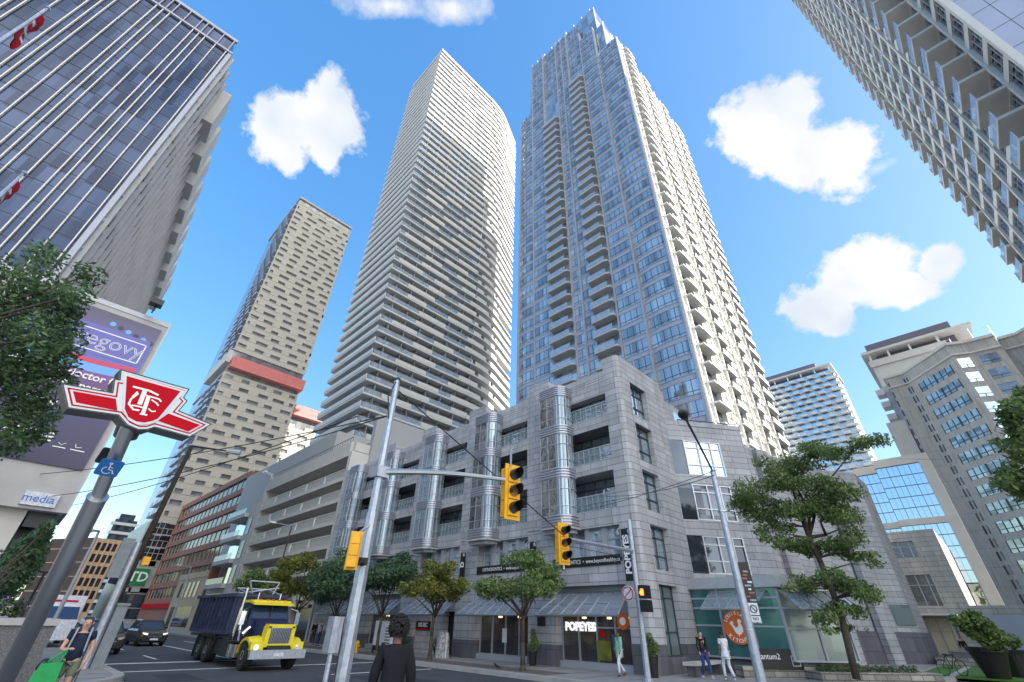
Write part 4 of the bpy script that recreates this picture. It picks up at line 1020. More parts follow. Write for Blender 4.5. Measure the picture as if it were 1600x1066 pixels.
# tower behind it
rb = thing('rooftop_canopy_tower', 'pale tower with flat roof canopy and white balcony ends just behind the stone block', 'tower', (125, 0, 0))
g = MB(); g.box(125, 150, -16, 2.0, 0, 55.5); g.build('core', 'blue_grey_panel', rb)
g = MB(); g.box(123.5, 150, -17, 3.0, 58.4, 59.0); g.box(124.4, 124.8, -12, 2.3, 55.2, 56.8); g.box(124.9, 150, -16, 2.02, 50, 55.2); g.build('roof_canopy', 'concrete_light', rb)
g = MB(); g.box(124, 150, -14, 1.6, 59.0, 60.8); g.box(126.5, 150, -14, .5, 55.5, 58.4); g.build('roof_house', 'roof_purple', rb)
for y in (-11, -6, -2, 1.6): b = MB(); b.box(124.6, 125, y-.2, y+.2, 55.5, 58.4); b.build('column', 'white_metal', rb)
for i in range(9): b = MB(); b.box(124, 127, 2.0, 3.6+.0, 24+i*3.0, 25.3+i*3.0); b.build('balcony', 'concrete_light', rb)
# plain penthouse box left
pb = thing('plain_block', 'plain beige rooftop block above the blue mirrored office', 'building', (118, 1, 0))
g = MB(); g.box(118, 140, 1.0, 4.2, 0, 39.5); g.build('wall', 'concrete_light', pb)
# mirrored office
mo = thing('mirror_office', 'low office wing with blue mirror glass wall reflecting the sky', 'building', (75, 1, 0))
g = MB(); g.box(75.4, 98, .2, 5.9, 0, 21.0); g.box(76.6, 98, 5.9, 8.4, 0, 20.4); g.box(75, 75.4, .2, 1.3, 0, 21.2); g.box(75, 75.4, 1.3, 5.9, 20.2, 21.2); g.box(76.2, 76.6, 5.9, 8.4, 19.9, 20.9); g.box(75, 75.4, 1.3, 5.9, 13.0, 13.7); g.box(76.2, 76.6, 5.9, 8.4, 13.0, 13.7); g.box(75, 75.4, 1.3, 5.9, 0, 4.0)
g.build('wall', 'concrete_light', mo)
for (x, y0, y1, z0, z1, nc, nr) in ((75.3, 1.3, 5.9, 13.7, 20.2, 4, 5), (75.3, 1.3, 5.9, 6.7, 13.0, 4, 5), (76.5, 5.95, 8.4, 13.7, 19.9, 2, 5), (76.5, 5.95, 8.4, 4, 13.0, 2, 6)):
    b = MB(); b.box(x, x+.08, y0, y1, z0, z1); w_ = b.build('curtain_wall', 'mirror_blue', mo)
    f = MB()
    for i in range(nc*2+1): yy = y0+(y1-y0)*i/(nc*2); tt_ = .05 if i % 2 == 0 else .02; f.box(x-.05, x, yy-tt_/2, yy+tt_/2, z0, z1)
    for i in range(nr+1): zz_ = z0+(z1-z0)*i/nr; f.box(x-.06, x, y0, y1, zz_-.035, zz_+.035)
    f.build('mullions', 'mullion', w_)
b = MB(); b.box(75.3, 75.35, 1.4, 3.6, 4.2, 6.6); b.build('window', 'bay_glass', mo)
# beige low building with two big windows
lb_ = thing('beige_building', 'low beige stone building with a large upper window, sunlit along its left edge', 'building', (60, 5, 0))
g = MB(); op = [(3.9, 6.3, 0, 3.1), (4.1, 6.4, 4.0, 6.5), (4.3, 6.7, 8.0, 9.4)]
g.box(60, 60.6, 2.4, 3.9, 0, 10.3); g.box(60, 60.6, 6.7, 7.6, 0, 10.3); g.box(60, 60.6, 3.9, 6.7, 3.1, 4.0); g.box(60, 60.6, 3.9, 6.7, 6.5, 8.0); g.box(60, 60.6, 3.9, 6.7, 9.4, 10.3); g.box(60, 60.6, 6.3, 6.7, 0, 3.1); g.box(60, 60.6, 6.4, 6.7, 4.0, 6.5)
g.box(60, 60.6, 3.9, 4.1, 4.0, 6.5); g.box(60, 60.6, 3.9, 4.3, 8.0, 9.4); g.box(60.6, 74, 2.4, 7.6, 0, 10.25); g.box(60.02, 74, -14, 2.4, 3.3, 4.0)
g.build('wall', 'granite_warm', lb_)
for y0, y1, z0, z1 in op:
    b = MB(); b.box(60.3, 60.36, y0, y1, z0, z1); w_ = b.build('window' if z0 else 'door', 'podium_glass' if z0 > 7 else 'bay_glass' if z0 else 'yellow_wall', lb_)
    f = MB()
    for i in range(3 if z0 else 4): yy = y0+(y1-y0)*(i+.5)/3; f.box(60.22, 60.3, yy-.04, yy+.04, z0, z1)
    f.box(60.22, 60.3, y0, y1, z0+(z1-z0)*.65, z0+(z1-z0)*.65+.06); f.build('frame', 'grey_metal', w_)
b = MB(); b.box(60.0, 60.3, -14, 2.4, 0.1, 3.3); b.box(61, 74, -14, 2.4, 0, 3.3); b.build('arcade_wall', 'blue_grey_panel', lb_)
b = MB(); b.box(57.5, 60, 3.4, 6.8, 3.2, 3.32); b.build('entrance_canopy', 'white_metal', lb_)
# stone pier block: the side wing of the corner building
pwg = thing('pier_block', 'grey granite wing with stepped vertical piers behind the street tree', 'building', (45, 5, 0))
g = MB(); g.prism([(45, 5.0), (43.6, 6.2), (40, 7.6), (36.0, 8.6), (31.7, 9.4), (31.7, 12.3), (36, 16.8), (60, 16.8), (60, 9), (50, 5.0)], Z0, 12.8); g.build('wall', 'granite', pwg)
g = MB(); g.prism([(44.95, 4.9), (43.5, 6.1), (39.9, 7.5), (35.9, 8.5), (31.6, 9.3), (31.7, 12.3), (50, 12), (50, 4.9)], Z0-.05, 1.9); g.build('plinth', 'granite_dark', pwg)
for (x, y, z) in ((42.2, 6.6, 12.0), (38.2, 8.0, 12.4), (34.2, 8.9, 12.6)):
    b = MB(); b.prism([(x-.6, y+.2), (x+.5, y-.25), (x+.3, y-.6), (x-.8, y-.2)], Z0, z); b.build('pier', 'granite', pwg)
b = MB(); b.box(41.0, 41.9, 6.2, 6.3, 1.9, 3.0) if 0 else b.prism([(45.0-.05, 5.0-.02), (43.9, 5.95), (43.85, 5.85), (44.9, 4.93)], 2.3, 3.5); b.build('plaque', 'teal_pale', pwg)
# ================================================================== white balcony tower far right
wt = thing('balcony_tower', 'distant white tower with chequered balconies and a flat purple roof', 'tower', (235, 30, 0))
g = MB(); g.box(235.6, 262, 18.6, 60, 0, 107.5); g.build('core', 'podium_glass', wt)
g = MB(); g.box(234, 262, 17.8, 60, 109.6, 110.4); g.build('roof_canopy', 'concrete_light', wt)
g = MB(); g.box(236, 262, 24, 60, 110.4, 113.2); g.box(238, 262, 20, 60, 107.5, 109.6); g.build('roof_house', 'roof_purple', wt)
bs = []; bp = []
for j in range(36):
    z = 2.2+j*2.95
    bs.append((234.9, 235.7, 18.4, 60, z-.25, z+.35))
    for i in range(9):
        y0 = 19.2+i*4.4+(j % 2)*2.1+(i*j % 3)*.4
        bp.append((233.6, 235.6, y0, y0+2.4, z-.25, z+.85))
    bp.append((233.9, 236, 17.2, 19.0, z-.25, z+.7))
many(wt, 'floor_band', bs, 'slab_white', cap=40); many(wt, 'balcony', bp, 'slab_white', cap=100)
for i in range(7): b = MB(); y = 19+i*6; b.box(235, 235.4, y, y+.5, 107.5, 109.6); b.build('column', 'white_metal', wt)
g = MB(); g.box(236, 262, 18.45, 18.6, 0, 107.5); g.build('side_wall', 'yellow_wall', wt)
def dpt(px, py, d): return CAM + ray(px, py)/F_PX*d
# ================================================================== transit sign on its pole
pole_b = Vector((0.42, 7.75, SW)); 
pt = dpt(200, 668, 5.2); pb = dpt(4, 1066, 5.55)
dirv = (pt-pb).normalized(); pbase = pb + dirv*((SW-pb.z)/dirv.z)
ts = thing('transit_sign', 'red and white winged transit sign on a round steel pole', 'sign', tuple(pbase))
q = MB(); mid = dpt(152, 778, 5.28); q.tube(pbase, mid, .1, .1, 28); q.tube(mid, mid+dirv*.02, .108, .108, 28); q.tube(mid, pt+dirv*.1, .074, .074, 28); q.build('pole', 'steel', ts, smooth=False)
q = MB(); q.lathe([(.24, 0), (.24, .03), (.16, .05)], tuple(pbase), 20); q.build('base_plate', 'steel', ts)
# sign plane from two photographed wing tips
c0 = dpt(213, 630, 5.2); ex = Vector((math.cos(R(5)), math.sin(R(5)), 0)); ey = Vector((0, 0, 1)); ez = ex.cross(ey)
if ez.dot(CAM-c0) < 0: ez = -ez
# outline in sign coordinates from photo pixels on the plane
def onp(px, py, off=0.0):
    d = ray(px, py); n = ez; t = ((c0+n*off-CAM).dot(n))/d.dot(n); p = CAM+d*t-c0; return (p.dot(ex), p.dot(ey))
def zpx(a, b): return (a/4, 532+b/4)
outl = [zpx(*p) for p in ((385, 268), (700, 325), (712, 240), (745, 245), (752, 180), (1185, 305), (1150, 358), (1172, 380), (1120, 440), (1325, 525), (1185, 605), (965, 545), (920, 560), (860, 560), (790, 530), (738, 470), (420, 425))]
O = [onp(*p) for p in outl]
def shell(pts, front, back, m, name, parent):
    q = MB(); n = len(pts); 
    vs = [tuple(c0+ex*x+ey*y+ez*front) for x, y in pts]+[tuple(c0+ex*x+ey*y+ez*back) for x, y in pts]
    q.add(vs, [tuple(range(n)), tuple(range(2*n-1, n-1, -1))]+[(i, n+i, n+(i+1) % n, (i+1) % n) for i in range(n)])
    return q.build(name, m, parent)
mat('sign_pale', (.62, .68, .72), .35); mat('sign_case', (.10, .10, .10), .35, metal=.4)
sb_ = shell(O, 0.0, -.26, 'sign_case', 'sign_case', ts)
shell(O, .006, .0005, 'sign_pale', 'sign_face', ts)
def ins(pts, s_):   # shrink towards the inside
    n = len(pts); res = []
    area = sum(pts[i][0]*pts[(i+1) % n][1]-pts[(i+1) % n][0]*pts[i][1] for i in range(n)); sg = 1 if area > 0 else -1
    for i in range(n):
        a, b, c = Vector(pts[i-1]), Vector(pts[i]), Vector(pts[(i+1) % n])
        d1 = (b-a).normalized(); d2 = (c-b).normalized(); n1 = Vector((-d1.y, d1.x))*sg; n2 = Vector((-d2.y, d2.x))*sg
        m_ = (n1+n2); l = m_.length
        res.append(tuple(b+m_.normalized()*min(s_/max(.35, l/2), s_*2.2)) if l > 1e-3 else tuple(b))
    return res
def ring(pts, s0, s1, m, z0=.006, z1=.010):
    a, b = ins(pts, s0), ins(pts, s1); n = len(a); q = MB()
    V = lambda p, z: tuple(c0+ex*p[0]+ey*p[1]+ez*z)
    for i in range(n):
        j = (i+1) % n; q.add([V(a[i], z1), V(a[j], z1), V(b[j], z1), V(b[i], z1)], [(0, 1, 2, 3)])
    q.build('outline_stripe', m, ts)
ring(O, .035, .05, 'red'); ring(O, 0.0, .012, 'dark_metal')
def plate(pxs, m, name, z0, z1):
    return shell([onp(*zpx(*p)) for p in pxs], z1, z0, m, name, ts)
shield = [(790, 225), (1125, 320), (1060, 400), (985, 490), (950, 505), (900, 515), (850, 508), (800, 480), (778, 430)]
plate([(455, 318), (722, 366), (732, 440), (475, 388)], 'red', 'wing_panel', .007, .012)
plate([(1050, 458), (1250, 530), (1175, 570), (985, 503)], 'red', 'wing_panel', .007, .012)
plate([(770, 205), (765, 440), (800, 500), (860, 530), (930, 525), (985, 505), (1075, 405), (1160, 320)], 'sign_pale', 'shield_border', .010, .014)
plate(shield, 'red', 'shield', .0142, .018)
# monogram strokes
def stroke(pts, wd, z=.022):
    q = MB(); P_ = [onp(*zpx(*p)) for p in pts]
    for i in range(len(P_)-1):
        a, b = Vector(P_[i]), Vector(P_[i+1]); d = (b-a).normalized(); n = Vector((-d.y, d.x))*wd/2; a_ = a-d*wd*.2; b2 = b+d*wd*.2
        vs = [c0+ex*p.x+ey*p.y+ez*z for p in (a_+n, b2+n, b2-n, a_-n)]; q.add([tuple(v) for v in vs], [(0, 1, 2, 3)])
    return q
q = MB()
for pts, wd in (([(830, 292), (930, 318), (985, 345)], .022), ([(905, 310), (870, 400)], .045), ([(822, 408), (892, 422)], .016), ([(855, 325), (825, 355)], .016), ([(860, 335), (815, 370), (802, 400), (830, 435), (865, 440)], .02),
                ([(925, 355), (890, 460)], .04), ([(905, 345), (990, 370), (1003, 385)], .018), ([(872, 462), (915, 470)], .016), ([(945, 375), (975, 395), (985, 410)], .016), ([(925, 430), (945, 448), (968, 445)], .014), ([(880, 345), (930, 352)], .012)):
    q2 = stroke(pts, wd); q.add(q2.v, q2.f)
q.build('monogram', 'letter_white', ts)
q = MB(); q.tube(dpt(196, 682, 5.3), dpt(215, 640, 5.3), .12, .14, 16); q.build('neck', 'sign_case', ts)
# accessibility plate
ac = dpt(171, 731, 5.12); axx = ex.copy(); 
ws_ = thing('access_sign', 'small blue wheelchair symbol plate clamped to the steel pole', 'sign', tuple(ac))
ayy = (dirv-axx*dirv.dot(axx)).normalized(); azz = axx.cross(ayy); azz = azz if azz.dot(CAM-ac) > 0 else -azz
def acp(pts, m, name, z0, z1):
    q = MB(); n = len(pts); vs = [tuple(ac+axx*x+ayy*y+azz*z1) for x, y in pts]+[tuple(ac+axx*x+ayy*y+azz*z0) for x, y in pts]
    q.add(vs, [tuple(range(n)), tuple(range(2*n-1, n-1, -1))]+[(i, n+i, n+(i+1) % n, (i+1) % n) for i in range(n)]); return q.build(name, m, ws_)
rp_ = []
for cx, cy, a0 in ((1, 1, 0), (-1, 1, 90), (-1, -1, 180), (1, -1, 270)):
    for i in range(5): t = R(a0+i*22.5); rp_.append((cx*.085+.025*math.cos(t), cy*.085+.025*math.sin(t)))
acp(rp_, 'blue_sign', 'plate', 0, .01); acp([(x*.97-.03, y*.97) for x, y in rp_], 'dark_metal', 'back_plate', -.22, -.2)
q = MB()
def st2(pts, wd, closed=False):
    for i in range(len(pts)-1):
        a, b = Vector(pts[i]), Vector(pts[i+1]); d = (b-a).normalized(); n = Vector((-d.y, d.x))*wd/2
        q.add([tuple(ac+axx*p.x+ayy*p.y+azz*.013) for p in (a+n, b+n, b-n, a-n)], [(0, 1, 2, 3)])
st2([(-.005, .045), (0, -.015), (.04, -.02), (.055, -.06), (.07, -.055)], .011); st2([(0, .015), (.035, .012)], .009)
st2([(.045*math.cos(t)-.01, .045*math.sin(t)-.03) for t in [R(110+i*22) for i in range(11)]], .009)
st2([(.012*math.cos(t)-.008, .012*math.sin(t)+.065) for t in [R(i*45) for i in range(9)]], .012)
q.build('symbol', 'letter_white', ws_)
# ================================================================== traffic signals
def signal_head(name, label, pos, yaw, H=1.0):
    class FMB(MB):
        def P(s, p): v = MB.P(s, p); return (v[0], v[1], v[2]+pos.z)
    o = thing(name, label, 'traffic light', tuple(pos), 'yellow traffic signal heads'); fr = (pos.x, pos.y, yaw); s = H
    q = FMB(fr); q.box(-.2*s, .2*s, -.03*s, .0, -.58*s, .58*s); q.build('backplate', 'signal_yellow', o)
    q = FMB(fr)
    for k in (-1, 0, 1): q.box(-.14*s, .14*s, -.24*s, -.03*s, (k*.345-.165)*s, (k*.345+.165)*s); q.box(-.135*s, .135*s, 0, .04*s, (k*.345-.155)*s, (k*.345+.155)*s)
    q.build('housing', 'signal_yellow', o)
    n = Vector((math.sin(yaw), -math.cos(yaw), 0)); u = Vector((math.cos(yaw), math.sin(yaw), 0)); Z = Vector((0, 0, 1))
    for k in (-1, 0, 1):
        c = pos + n*.04*s + Z*(k*.345*s); r = .12*s; m_ = 16; vs = []; fs = []
        for dd, rr in ((0, r), (1, r)):
            for i in range(m_+1):
                t = R(-30+i*240/m_); w_ = .5+.5*math.sin(t); ln = (.06+.2*w_)*s
                vs.append(tuple(c+u*math.cos(t)*rr+Z*math.sin(t)*rr+n*dd*ln))
        for i in range(m_): fs.append((i, i+1, m_+1+i+1, m_+1+i))
        q = MB(); q.add(vs, fs); q.build('visor', 'black', o)
        q = MB(); q.tube(c, c+n*.012, r*.94, n=18); q.build('lens', 'lamp_amber' if k == 0 else 'black', o)
    return o
mat('lamp_amber', (.25, .12, .02), .3)
# near mast: galvanised pole with a curved arm
mp = Vector((4.43, 8.16, SW)); top = 6.45
mast = thing('signal_mast', 'galvanised traffic mast with a long arm, nearest pole in the middle', 'signal pole', tuple(mp))
q = MB(); n_ = 8; q.tube(mp, mp+Vector((0, 0, 3.4)), .135, .11, 8); q.tube(mp+Vector((0, 0, 3.4)), mp+Vector((0, 0, top-SW)), .095, .062, 8); q.build('pole', 'galvanised', mast)
q = MB(); q.lathe([(.0, 0), (.075, .0), (.075, .05), (.04, .08), (0, .1)], (mp.x, mp.y, top), 10); q.build('cap', 'dark_metal', mast)
for z in (1.9, 2.75, 3.35, 4.3): q = MB(); q.lathe([(.13-.008*z, 0), (.13-.008*z, .04)], (mp.x, mp.y, z), 10); q.build('band', 'steel', mast)
s1 = dpt(801, 768, 8.7)
az_ = 4.35
arm = [mp+Vector((0, 0, az_-SW))]
e_ = dpt(790, 750, 8.7)
for i in range(1, 9): t = i/8; p = arm[0].lerp(e_, t); p.z = arm[0].z+(e_.z-arm[0].z)*t+.06*math.sin(math.pi*t); arm.append(p)
q = MB(); q.path(arm, [.07-.004*i for i in range(9)], 8); q.build('arm', 'steel', mast)
q = MB(); q.box(mp.x-.13, mp.x+.13, mp.y-.13, mp.y+.13, az_-.12, az_+.1); q.build('arm_bracket', 'galvanised', mast)
q = MB(); q.box(mp.x-.34, mp.x-.14, mp.y-.02, mp.y+.2, 1.35, 1.85); q.tube((mp.x-.25, mp.y+.05, .9), (mp.x-.25, mp.y+.05, 1.35), .04, n=6); q.build('control_box', 'galvanised', mast)
q = MB(); q.path([mp+Vector((-.15, -.05, 2.2)), mp+Vector((-.2, -.1, 1.6)), mp+Vector((-.17, -.1, .8)), mp+Vector((-.15, -.05, .2))], .012, 5); q.build('cable', 'black', mast); q = MB(); q.path([mp+Vector((-.08, -.1, 6.2)), mp+Vector((-.2, -.1, 5.8)), mp+Vector((-.1, -.12, 5.3))], .015, 5); q.build('cable', 'black', mast)
sg1 = signal_head('traffic_light', 'near yellow three lamp signal hanging at the end of the long arm', s1, R(-8), .93)
q = MB(); q.box(s1.x-.1, s1.x-.07, s1.y-.03, s1.y, s1.z+.3, s1.z+.85); q.build('mount', 'steel', sg1)
sgb = dpt(553, 860, 7.5); sg2 = signal_head('traffic_light', 'yellow signal head seen from behind beside the galvanised mast', sgb, R(150), .52)
q = MB(); q.tube(sgb+Vector((0, 0, .25)), mp+Vector((0, 0, 3.2)), .03, n=6); q.build('mount', 'steel', sg2)
cm = thing('camera_box', 'small black camera strapped to the galvanised mast', 'camera', tuple(mp+Vector((-.1, -.15, 2.6))))
q = MB(); q.box(mp.x-.22, mp.x-.08, mp.y-.3, mp.y-.12, 2.62, 2.74); q.build('body', 'black', cm); q = MB(); q.tube((mp.x-.2, mp.y-.3, 2.66), (mp.x-.22, mp.y-.38, 2.62), .04, n=8); q.build('lens_hood', 'black', cm)
# far corner mast
fp = Vector((18.0, 10.5, SW))
fm = thing('signal_mast', 'slim grey traffic pole with a rising arm at the shop corner', 'signal pole', tuple(fp))
q = MB(); q.tube(fp, fp+Vector((0, 0, 5.6)), .12, .09, 10); q.lathe([(.2, 0), (.2, .06), (.13, .1)], tuple(fp), 12); q.build('pole', 'galvanised', fm)
s3 = dpt(881, 849, 13.3); a0_ = at(987, 893, 'x', 18.0); a0_.y = 10.5; a0_.z = 4.35
q = MB(); q.tube((fp.x, fp.y, 4.5), s3+Vector((.1, 0, .15)), .075, .05, 8); q.build('arm', 'galvanised', fm)
q = MB(); q.tube((fp.x, fp.y, 4.2), s3+Vector((.3, 0, -.05)), .012, n=4); q.build('stay_cable', 'black', fm)
sg3 = signal_head('traffic_light', 'yellow three lamp signal on the arm over the corner shop', s3, R(-12), 1.02)
q = MB(); q.tube(s3+Vector((.08, .1, -.7)), s3+Vector((.08, .1, .75)), .03, n=6); q.build('mount', 'steel', sg3)
# pedestrian signal with lit hand
ph = Vector((17.7, 10.1, 2.72))
pd = thing('walk_signal', 'black pedestrian signal with a glowing orange hand on the corner pole', 'walk signal', tuple(ph))
q = MB(); q.box(ph.x-.16, ph.x+.28, ph.y-.2, ph.y+.1, 2.75, 3.2); q.box(ph.x-.16, ph.x+.28, ph.y-.2, ph.y+.1, 2.3, 2.7); q.build('housing', 'black', pd)
hm = mat('hand_glow', (1.0, .16, .02), .5, emit=1.6)
q = MB(); hx, hy, hz = ph.x-.17, ph.y-.06, 2.95
for k in range(4): q.box(hx-.01, hx, hy-.07+k*.035, hy-.045+k*.035, hz, hz+.14-abs(k-1.5)*.02)
q.box(hx-.01, hx, hy-.075, hy+.07, hz-.1, hz+.02); q.box(hx-.01, hx, hy+.06, hy+.1, hz-.05, hz+.03); q.build('hand_symbol', hm, pd)
q = MB(); q.box(ph.x-.05, ph.x+.2, ph.y-.23, ph.y-.2, 2.8, 3.15); q.build('visor', 'black', pd)
rs = thing('round_sign', 'round white and red sign edge on the corner pole', 'sign', (17.9, 10.8, 2.6))
q = MB(); q.lathe([(0, 0), (.28, 0), (.28, .02), (0, .02)], (17.84, 10.85, 2.95), 24, 'x'); q.build('plate', 'cloth_white', rs); q = MB()
for i in range(24): t, t2 = R(i*15), R(i*15+15); q.tube((17.83, 10.85+.23*math.cos(t), 2.95+.23*math.sin(t)), (17.83, 10.85+.23*math.cos(t2), 2.95+.23*math.sin(t2)), .02, n=4)
q.tube((17.83, 10.7, 3.08), (17.83, 11.0, 2.82), .02, n=4); q.build('red_ring', 'red', rs)
# ================================================================== concrete lamp post, right
lb2 = at(1192, 1066, 'z', 0.8); 
k_ = 12.5
lpb = dpt(1190, 1066, k_); lx, ly = lpb.x, lpb.y
lp = thing('street_lamp', 'tall grey lamp post with a curved arm in front of the corner restaurant', 'street lamp', (lx, ly, SW))
def hz(px, py):   # height on the vertical through (lx,ly) at photo row py
    d = ray(px, py); t = math.hypot(lx, ly)/math.hypot(d.x, d.y); return CAM.z+d.z*t
ztop = hz(1118, 735)
q = MB(); q.tube((lx, ly, SW), (lx, ly, ztop), .15, .085, 12); q.build('pole', 'galvanised', lp)
pts = [(1118, 735), (1108, 712), (1096, 688), (1084, 668), (1073, 656)]
P0 = Vector((lx, ly, ztop)); hd = dpt(1070, 652, 12.2); ap = [P0]
for i in range(1, 7): t = i/6; p = P0.lerp(hd, t); p.z = P0.z+(hd.z-P0.z)*math.sin(t*math.pi/2); ap.append(p)
q = MB(); q.path(ap, .035, 8); q.build('arm', 'dark_metal', lp)
q = MB(); d = (ap[-1]-ap[-2]).normalized(); d.z = 0; d.normalize(); hc = hd
q.tube(hc-d*.1, hc+d*.25, .08, .15, 10); q.tube(hc+d*.25, hc+d*.45, .15, .05, 10); q.build('lamp_head', 'dark_metal', lp)
for z in (hz(1135, 800), hz(1175, 985)): q = MB(); q.lathe([(.14, 0), (.14, .04)], (lx, ly, z), 10); q.build('band', 'steel', lp)
# banner and parking signs on it
za, zb = hz(1157, 900), hz(1173, 945)
bn = thing('street_banner', 'narrow dark patterned banner on the right lamp post', 'banner', (lx, ly, zb))
u_ = Vector((.62, -.78, 0))
def vplate(o, c, wd, z0, z1, m, name, off=0.0, th=.012, uu=u_):
    n = Vector((uu.y, -uu.x, 0)); n = n if n.dot(CAM-c) > 0 else -n
    a = c-uu*wd/2+n*off; b = c+uu*wd/2+n*off; q = MB()
    q.add([(a.x, a.y, z0), (b.x, b.y, z0), (b.x, b.y, z1), (a.x, a.y, z1)]+[(a.x-n.x*th, a.y-n.y*th, z0), (b.x-n.x*th, b.y-n.y*th, z0), (b.x-n.x*th, b.y-n.y*th, z1), (a.x-n.x*th, a.y-n.y*th, z1)],
          [(0, 1, 2, 3), (7, 6, 5, 4), (0, 4, 5, 1), (1, 5, 6, 2), (2, 6, 7, 3), (3, 7, 4, 0)])
    return q.build(name, m, o)
cc = Vector((lx, ly, 0))+u_*.28
vplate(bn, cc, .34, zb, hz(1150, 878), 'black', 'cloth')
for i in range(9): vplate(bn, cc+u_*rnd.uniform(-.08, .08), rnd.uniform(.08, .22), zb+.1+i*.1, zb+.15+i*.1, rnd.choice(['cloth_grey', 'brick_red', 'sign_pale']), 'print_mark', off=.008, th=.004)
ns = thing('parking_sign', 'white no stopping sign on the right lamp post', 'sign', (lx, ly, 1.7))
z1_ = hz(1180, 942); z2_ = hz(1182, 961); z3_ = hz(1186, 974)
cc2 = Vector((lx, ly, 0))+u_*.26
vplate(ns, cc2, .3, z2_, z1_, 'sign_pale', 'plate', off=.02); vplate(ns, cc2, .3, z3_, z2_-.03, 'sign_pale', 'plate', off=.02)
nrm = Vector((u_.y, -u_.x, 0)); nrm = nrm if nrm.dot(CAM-cc2) > 0 else -nrm
q = MB(); cz = (z1_+z2_)/2
for i in range(20): t, t2 = R(i*18), R(i*18+18); f_ = lambda t: tuple(cc2+nrm*.03+u_*.1*math.cos(t)+Vector((0, 0, cz+.1*math.sin(t)))); q.tube(f_(t), f_(t2), .014, n=4)
q.tube(tuple(cc2+nrm*.03-u_*.06+Vector((0, 0, cz+.06))), tuple(cc2+nrm*.03+u_*.06+Vector((0, 0, cz-.06))), .012, n=4); q.build('prohibition_ring', 'black', ns)
text_mesh('NO', .11, u_ if nrm.dot(u_.cross(Vector((0, 0, 1)))) > 0 else -u_, (0, 0, 1), cc2+nrm*.035+Vector((0, 0, z2_-.1)), .004, m='black', parent=ns, name='lettering')
text_mesh('STOPPING', .07, u_ if nrm.dot(u_.cross(Vector((0, 0, 1)))) > 0 else -u_, (0, 0, 1), cc2+nrm*.035+Vector((0, 0, z2_-.21)), .004, m='black', parent=ns, name='lettering', sx=.8)
# ================================================================== left side poles
bx, by = 3.55, 27.5
br_ = thing('street_lamp', 'dark rusty leaning lamp pole with a long arm on the left pavement', 'street lamp', (bx, by, SW))
t0 = at(300, 697, 'y', 26.0); q = MB(); q.tube((bx, by, SW), t0, .19, .09, 10); q.build('pole', 'brown_rust', br_)
e0_ = at(362, 706, 'y', 25.2); q = MB(); q.tube(t0, e0_, .05, .035, 8); q.tube(t0-Vector((0, 0, .5)), t0.lerp(e0_, .4), .02, n=5); q.build('arm', 'dark_metal', br_)
q = MB(); d = (e0_-t0).normalized(); q.tube(e0_-d*.25, e0_+d*.4, .1, .14, 8); q.build('lamp_head', 'grey_metal', br_)
gp = thing('signal_controller_pole', 'stout grey painted pole with a tall control box on the left corner', 'pole', (3.2, 24.6, SW))
q = MB(); q.tube((3.2, 24.6, SW), (3.15, 24.6, 4.3), .14, .13, 12); q.build('pole', 'galvanised', gp)
q = MB(); q.box(3.36, 3.72, 24.5, 24.9, SW, 2.1); q.box(3.33, 3.75, 24.45, 24.95, 2.1, 2.18); q.build('control_box', 'box_grey', gp)
q = MB(); q.box(2.6, 3.0, 24.4, 24.55, 3.0, 4.4); q.build('sign_back', 'box_grey', gp)
q = MB(); q.box(3.5, 3.75, 24.3, 24.6, 3.5, 3.8); q.build('signal_housing', 'signal_yellow', gp)
bb_ = thing('street_banner', 'dark blue festival banner hung beside the rusty leaning pole', 'banner', (3.4, 28, 2.9))
c1, c2, c3, c4 = at(191, 862, 'y', 27.9), at(216, 872, 'y', 27.9), at(190, 916, 'y', 27.9), at(168, 911, 'y', 27.9)
q = MB(); q.add([tuple(c1), tuple(c4), tuple(c3), tuple(c2)]+[tuple(v+Vector((0, .03, 0))) for v in (c1, c4, c3, c2)], [(0, 1, 2, 3), (7, 6, 5, 4), (0, 4, 5, 1), (1, 5, 6, 2), (2, 6, 7, 3), (3, 7, 4, 0)]); q.build('cloth', 'navy', bb_)
exb = (c2-c1).normalized(); cen = (c1+c2+c3+c4)/4-Vector((0, .03, 0)); eyb = (c1-c4).normalized()
text_mesh('Uptown', .17, exb, eyb, cen+eyb*.52, .004, parent=bb_, name='lettering') if 0 else None
text_mesh('Yonge', .2, exb, eyb, cen+eyb*.25, .004, parent=bb_, name='lettering', shear=.3); text_mesh('Festival', .14, exb, eyb, cen+eyb*.05, .004, parent=bb_, name='lettering') if 0 else None
q = MB(); q.tube(tuple(cen-eyb*.2-exb*.15), tuple(cen-eyb*.2+exb*.15), .05, n=5); q.build('print_mark', 'blue_sign', bb_)
for (px, py, nm) in ((456, 822, 'grey lamp post with a slim arm in front of the parking decks'),):
    b0 = Vector((16.6, 36.0, SW)); tp = at(px, py, 'x', 16.6); lo = thing('street_lamp', nm, 'street lamp', tuple(b0)); b0.y = tp.y
    q = MB(); q.tube(b0, tp, .1, .06, 8); q.build('pole', 'brown_rust', lo); e_ = at(430, 817, 'x', 15.6)
    q = MB(); q.tube(tp, e_, .04, .03, 6); q.build('arm', 'grey_metal', lo); q = MB(); d = (e_-tp).normalized(); q.tube(e_-d*.1, e_+d*.6, .1, .08, 8); q.build('lamp_head', 'white_metal', lo)
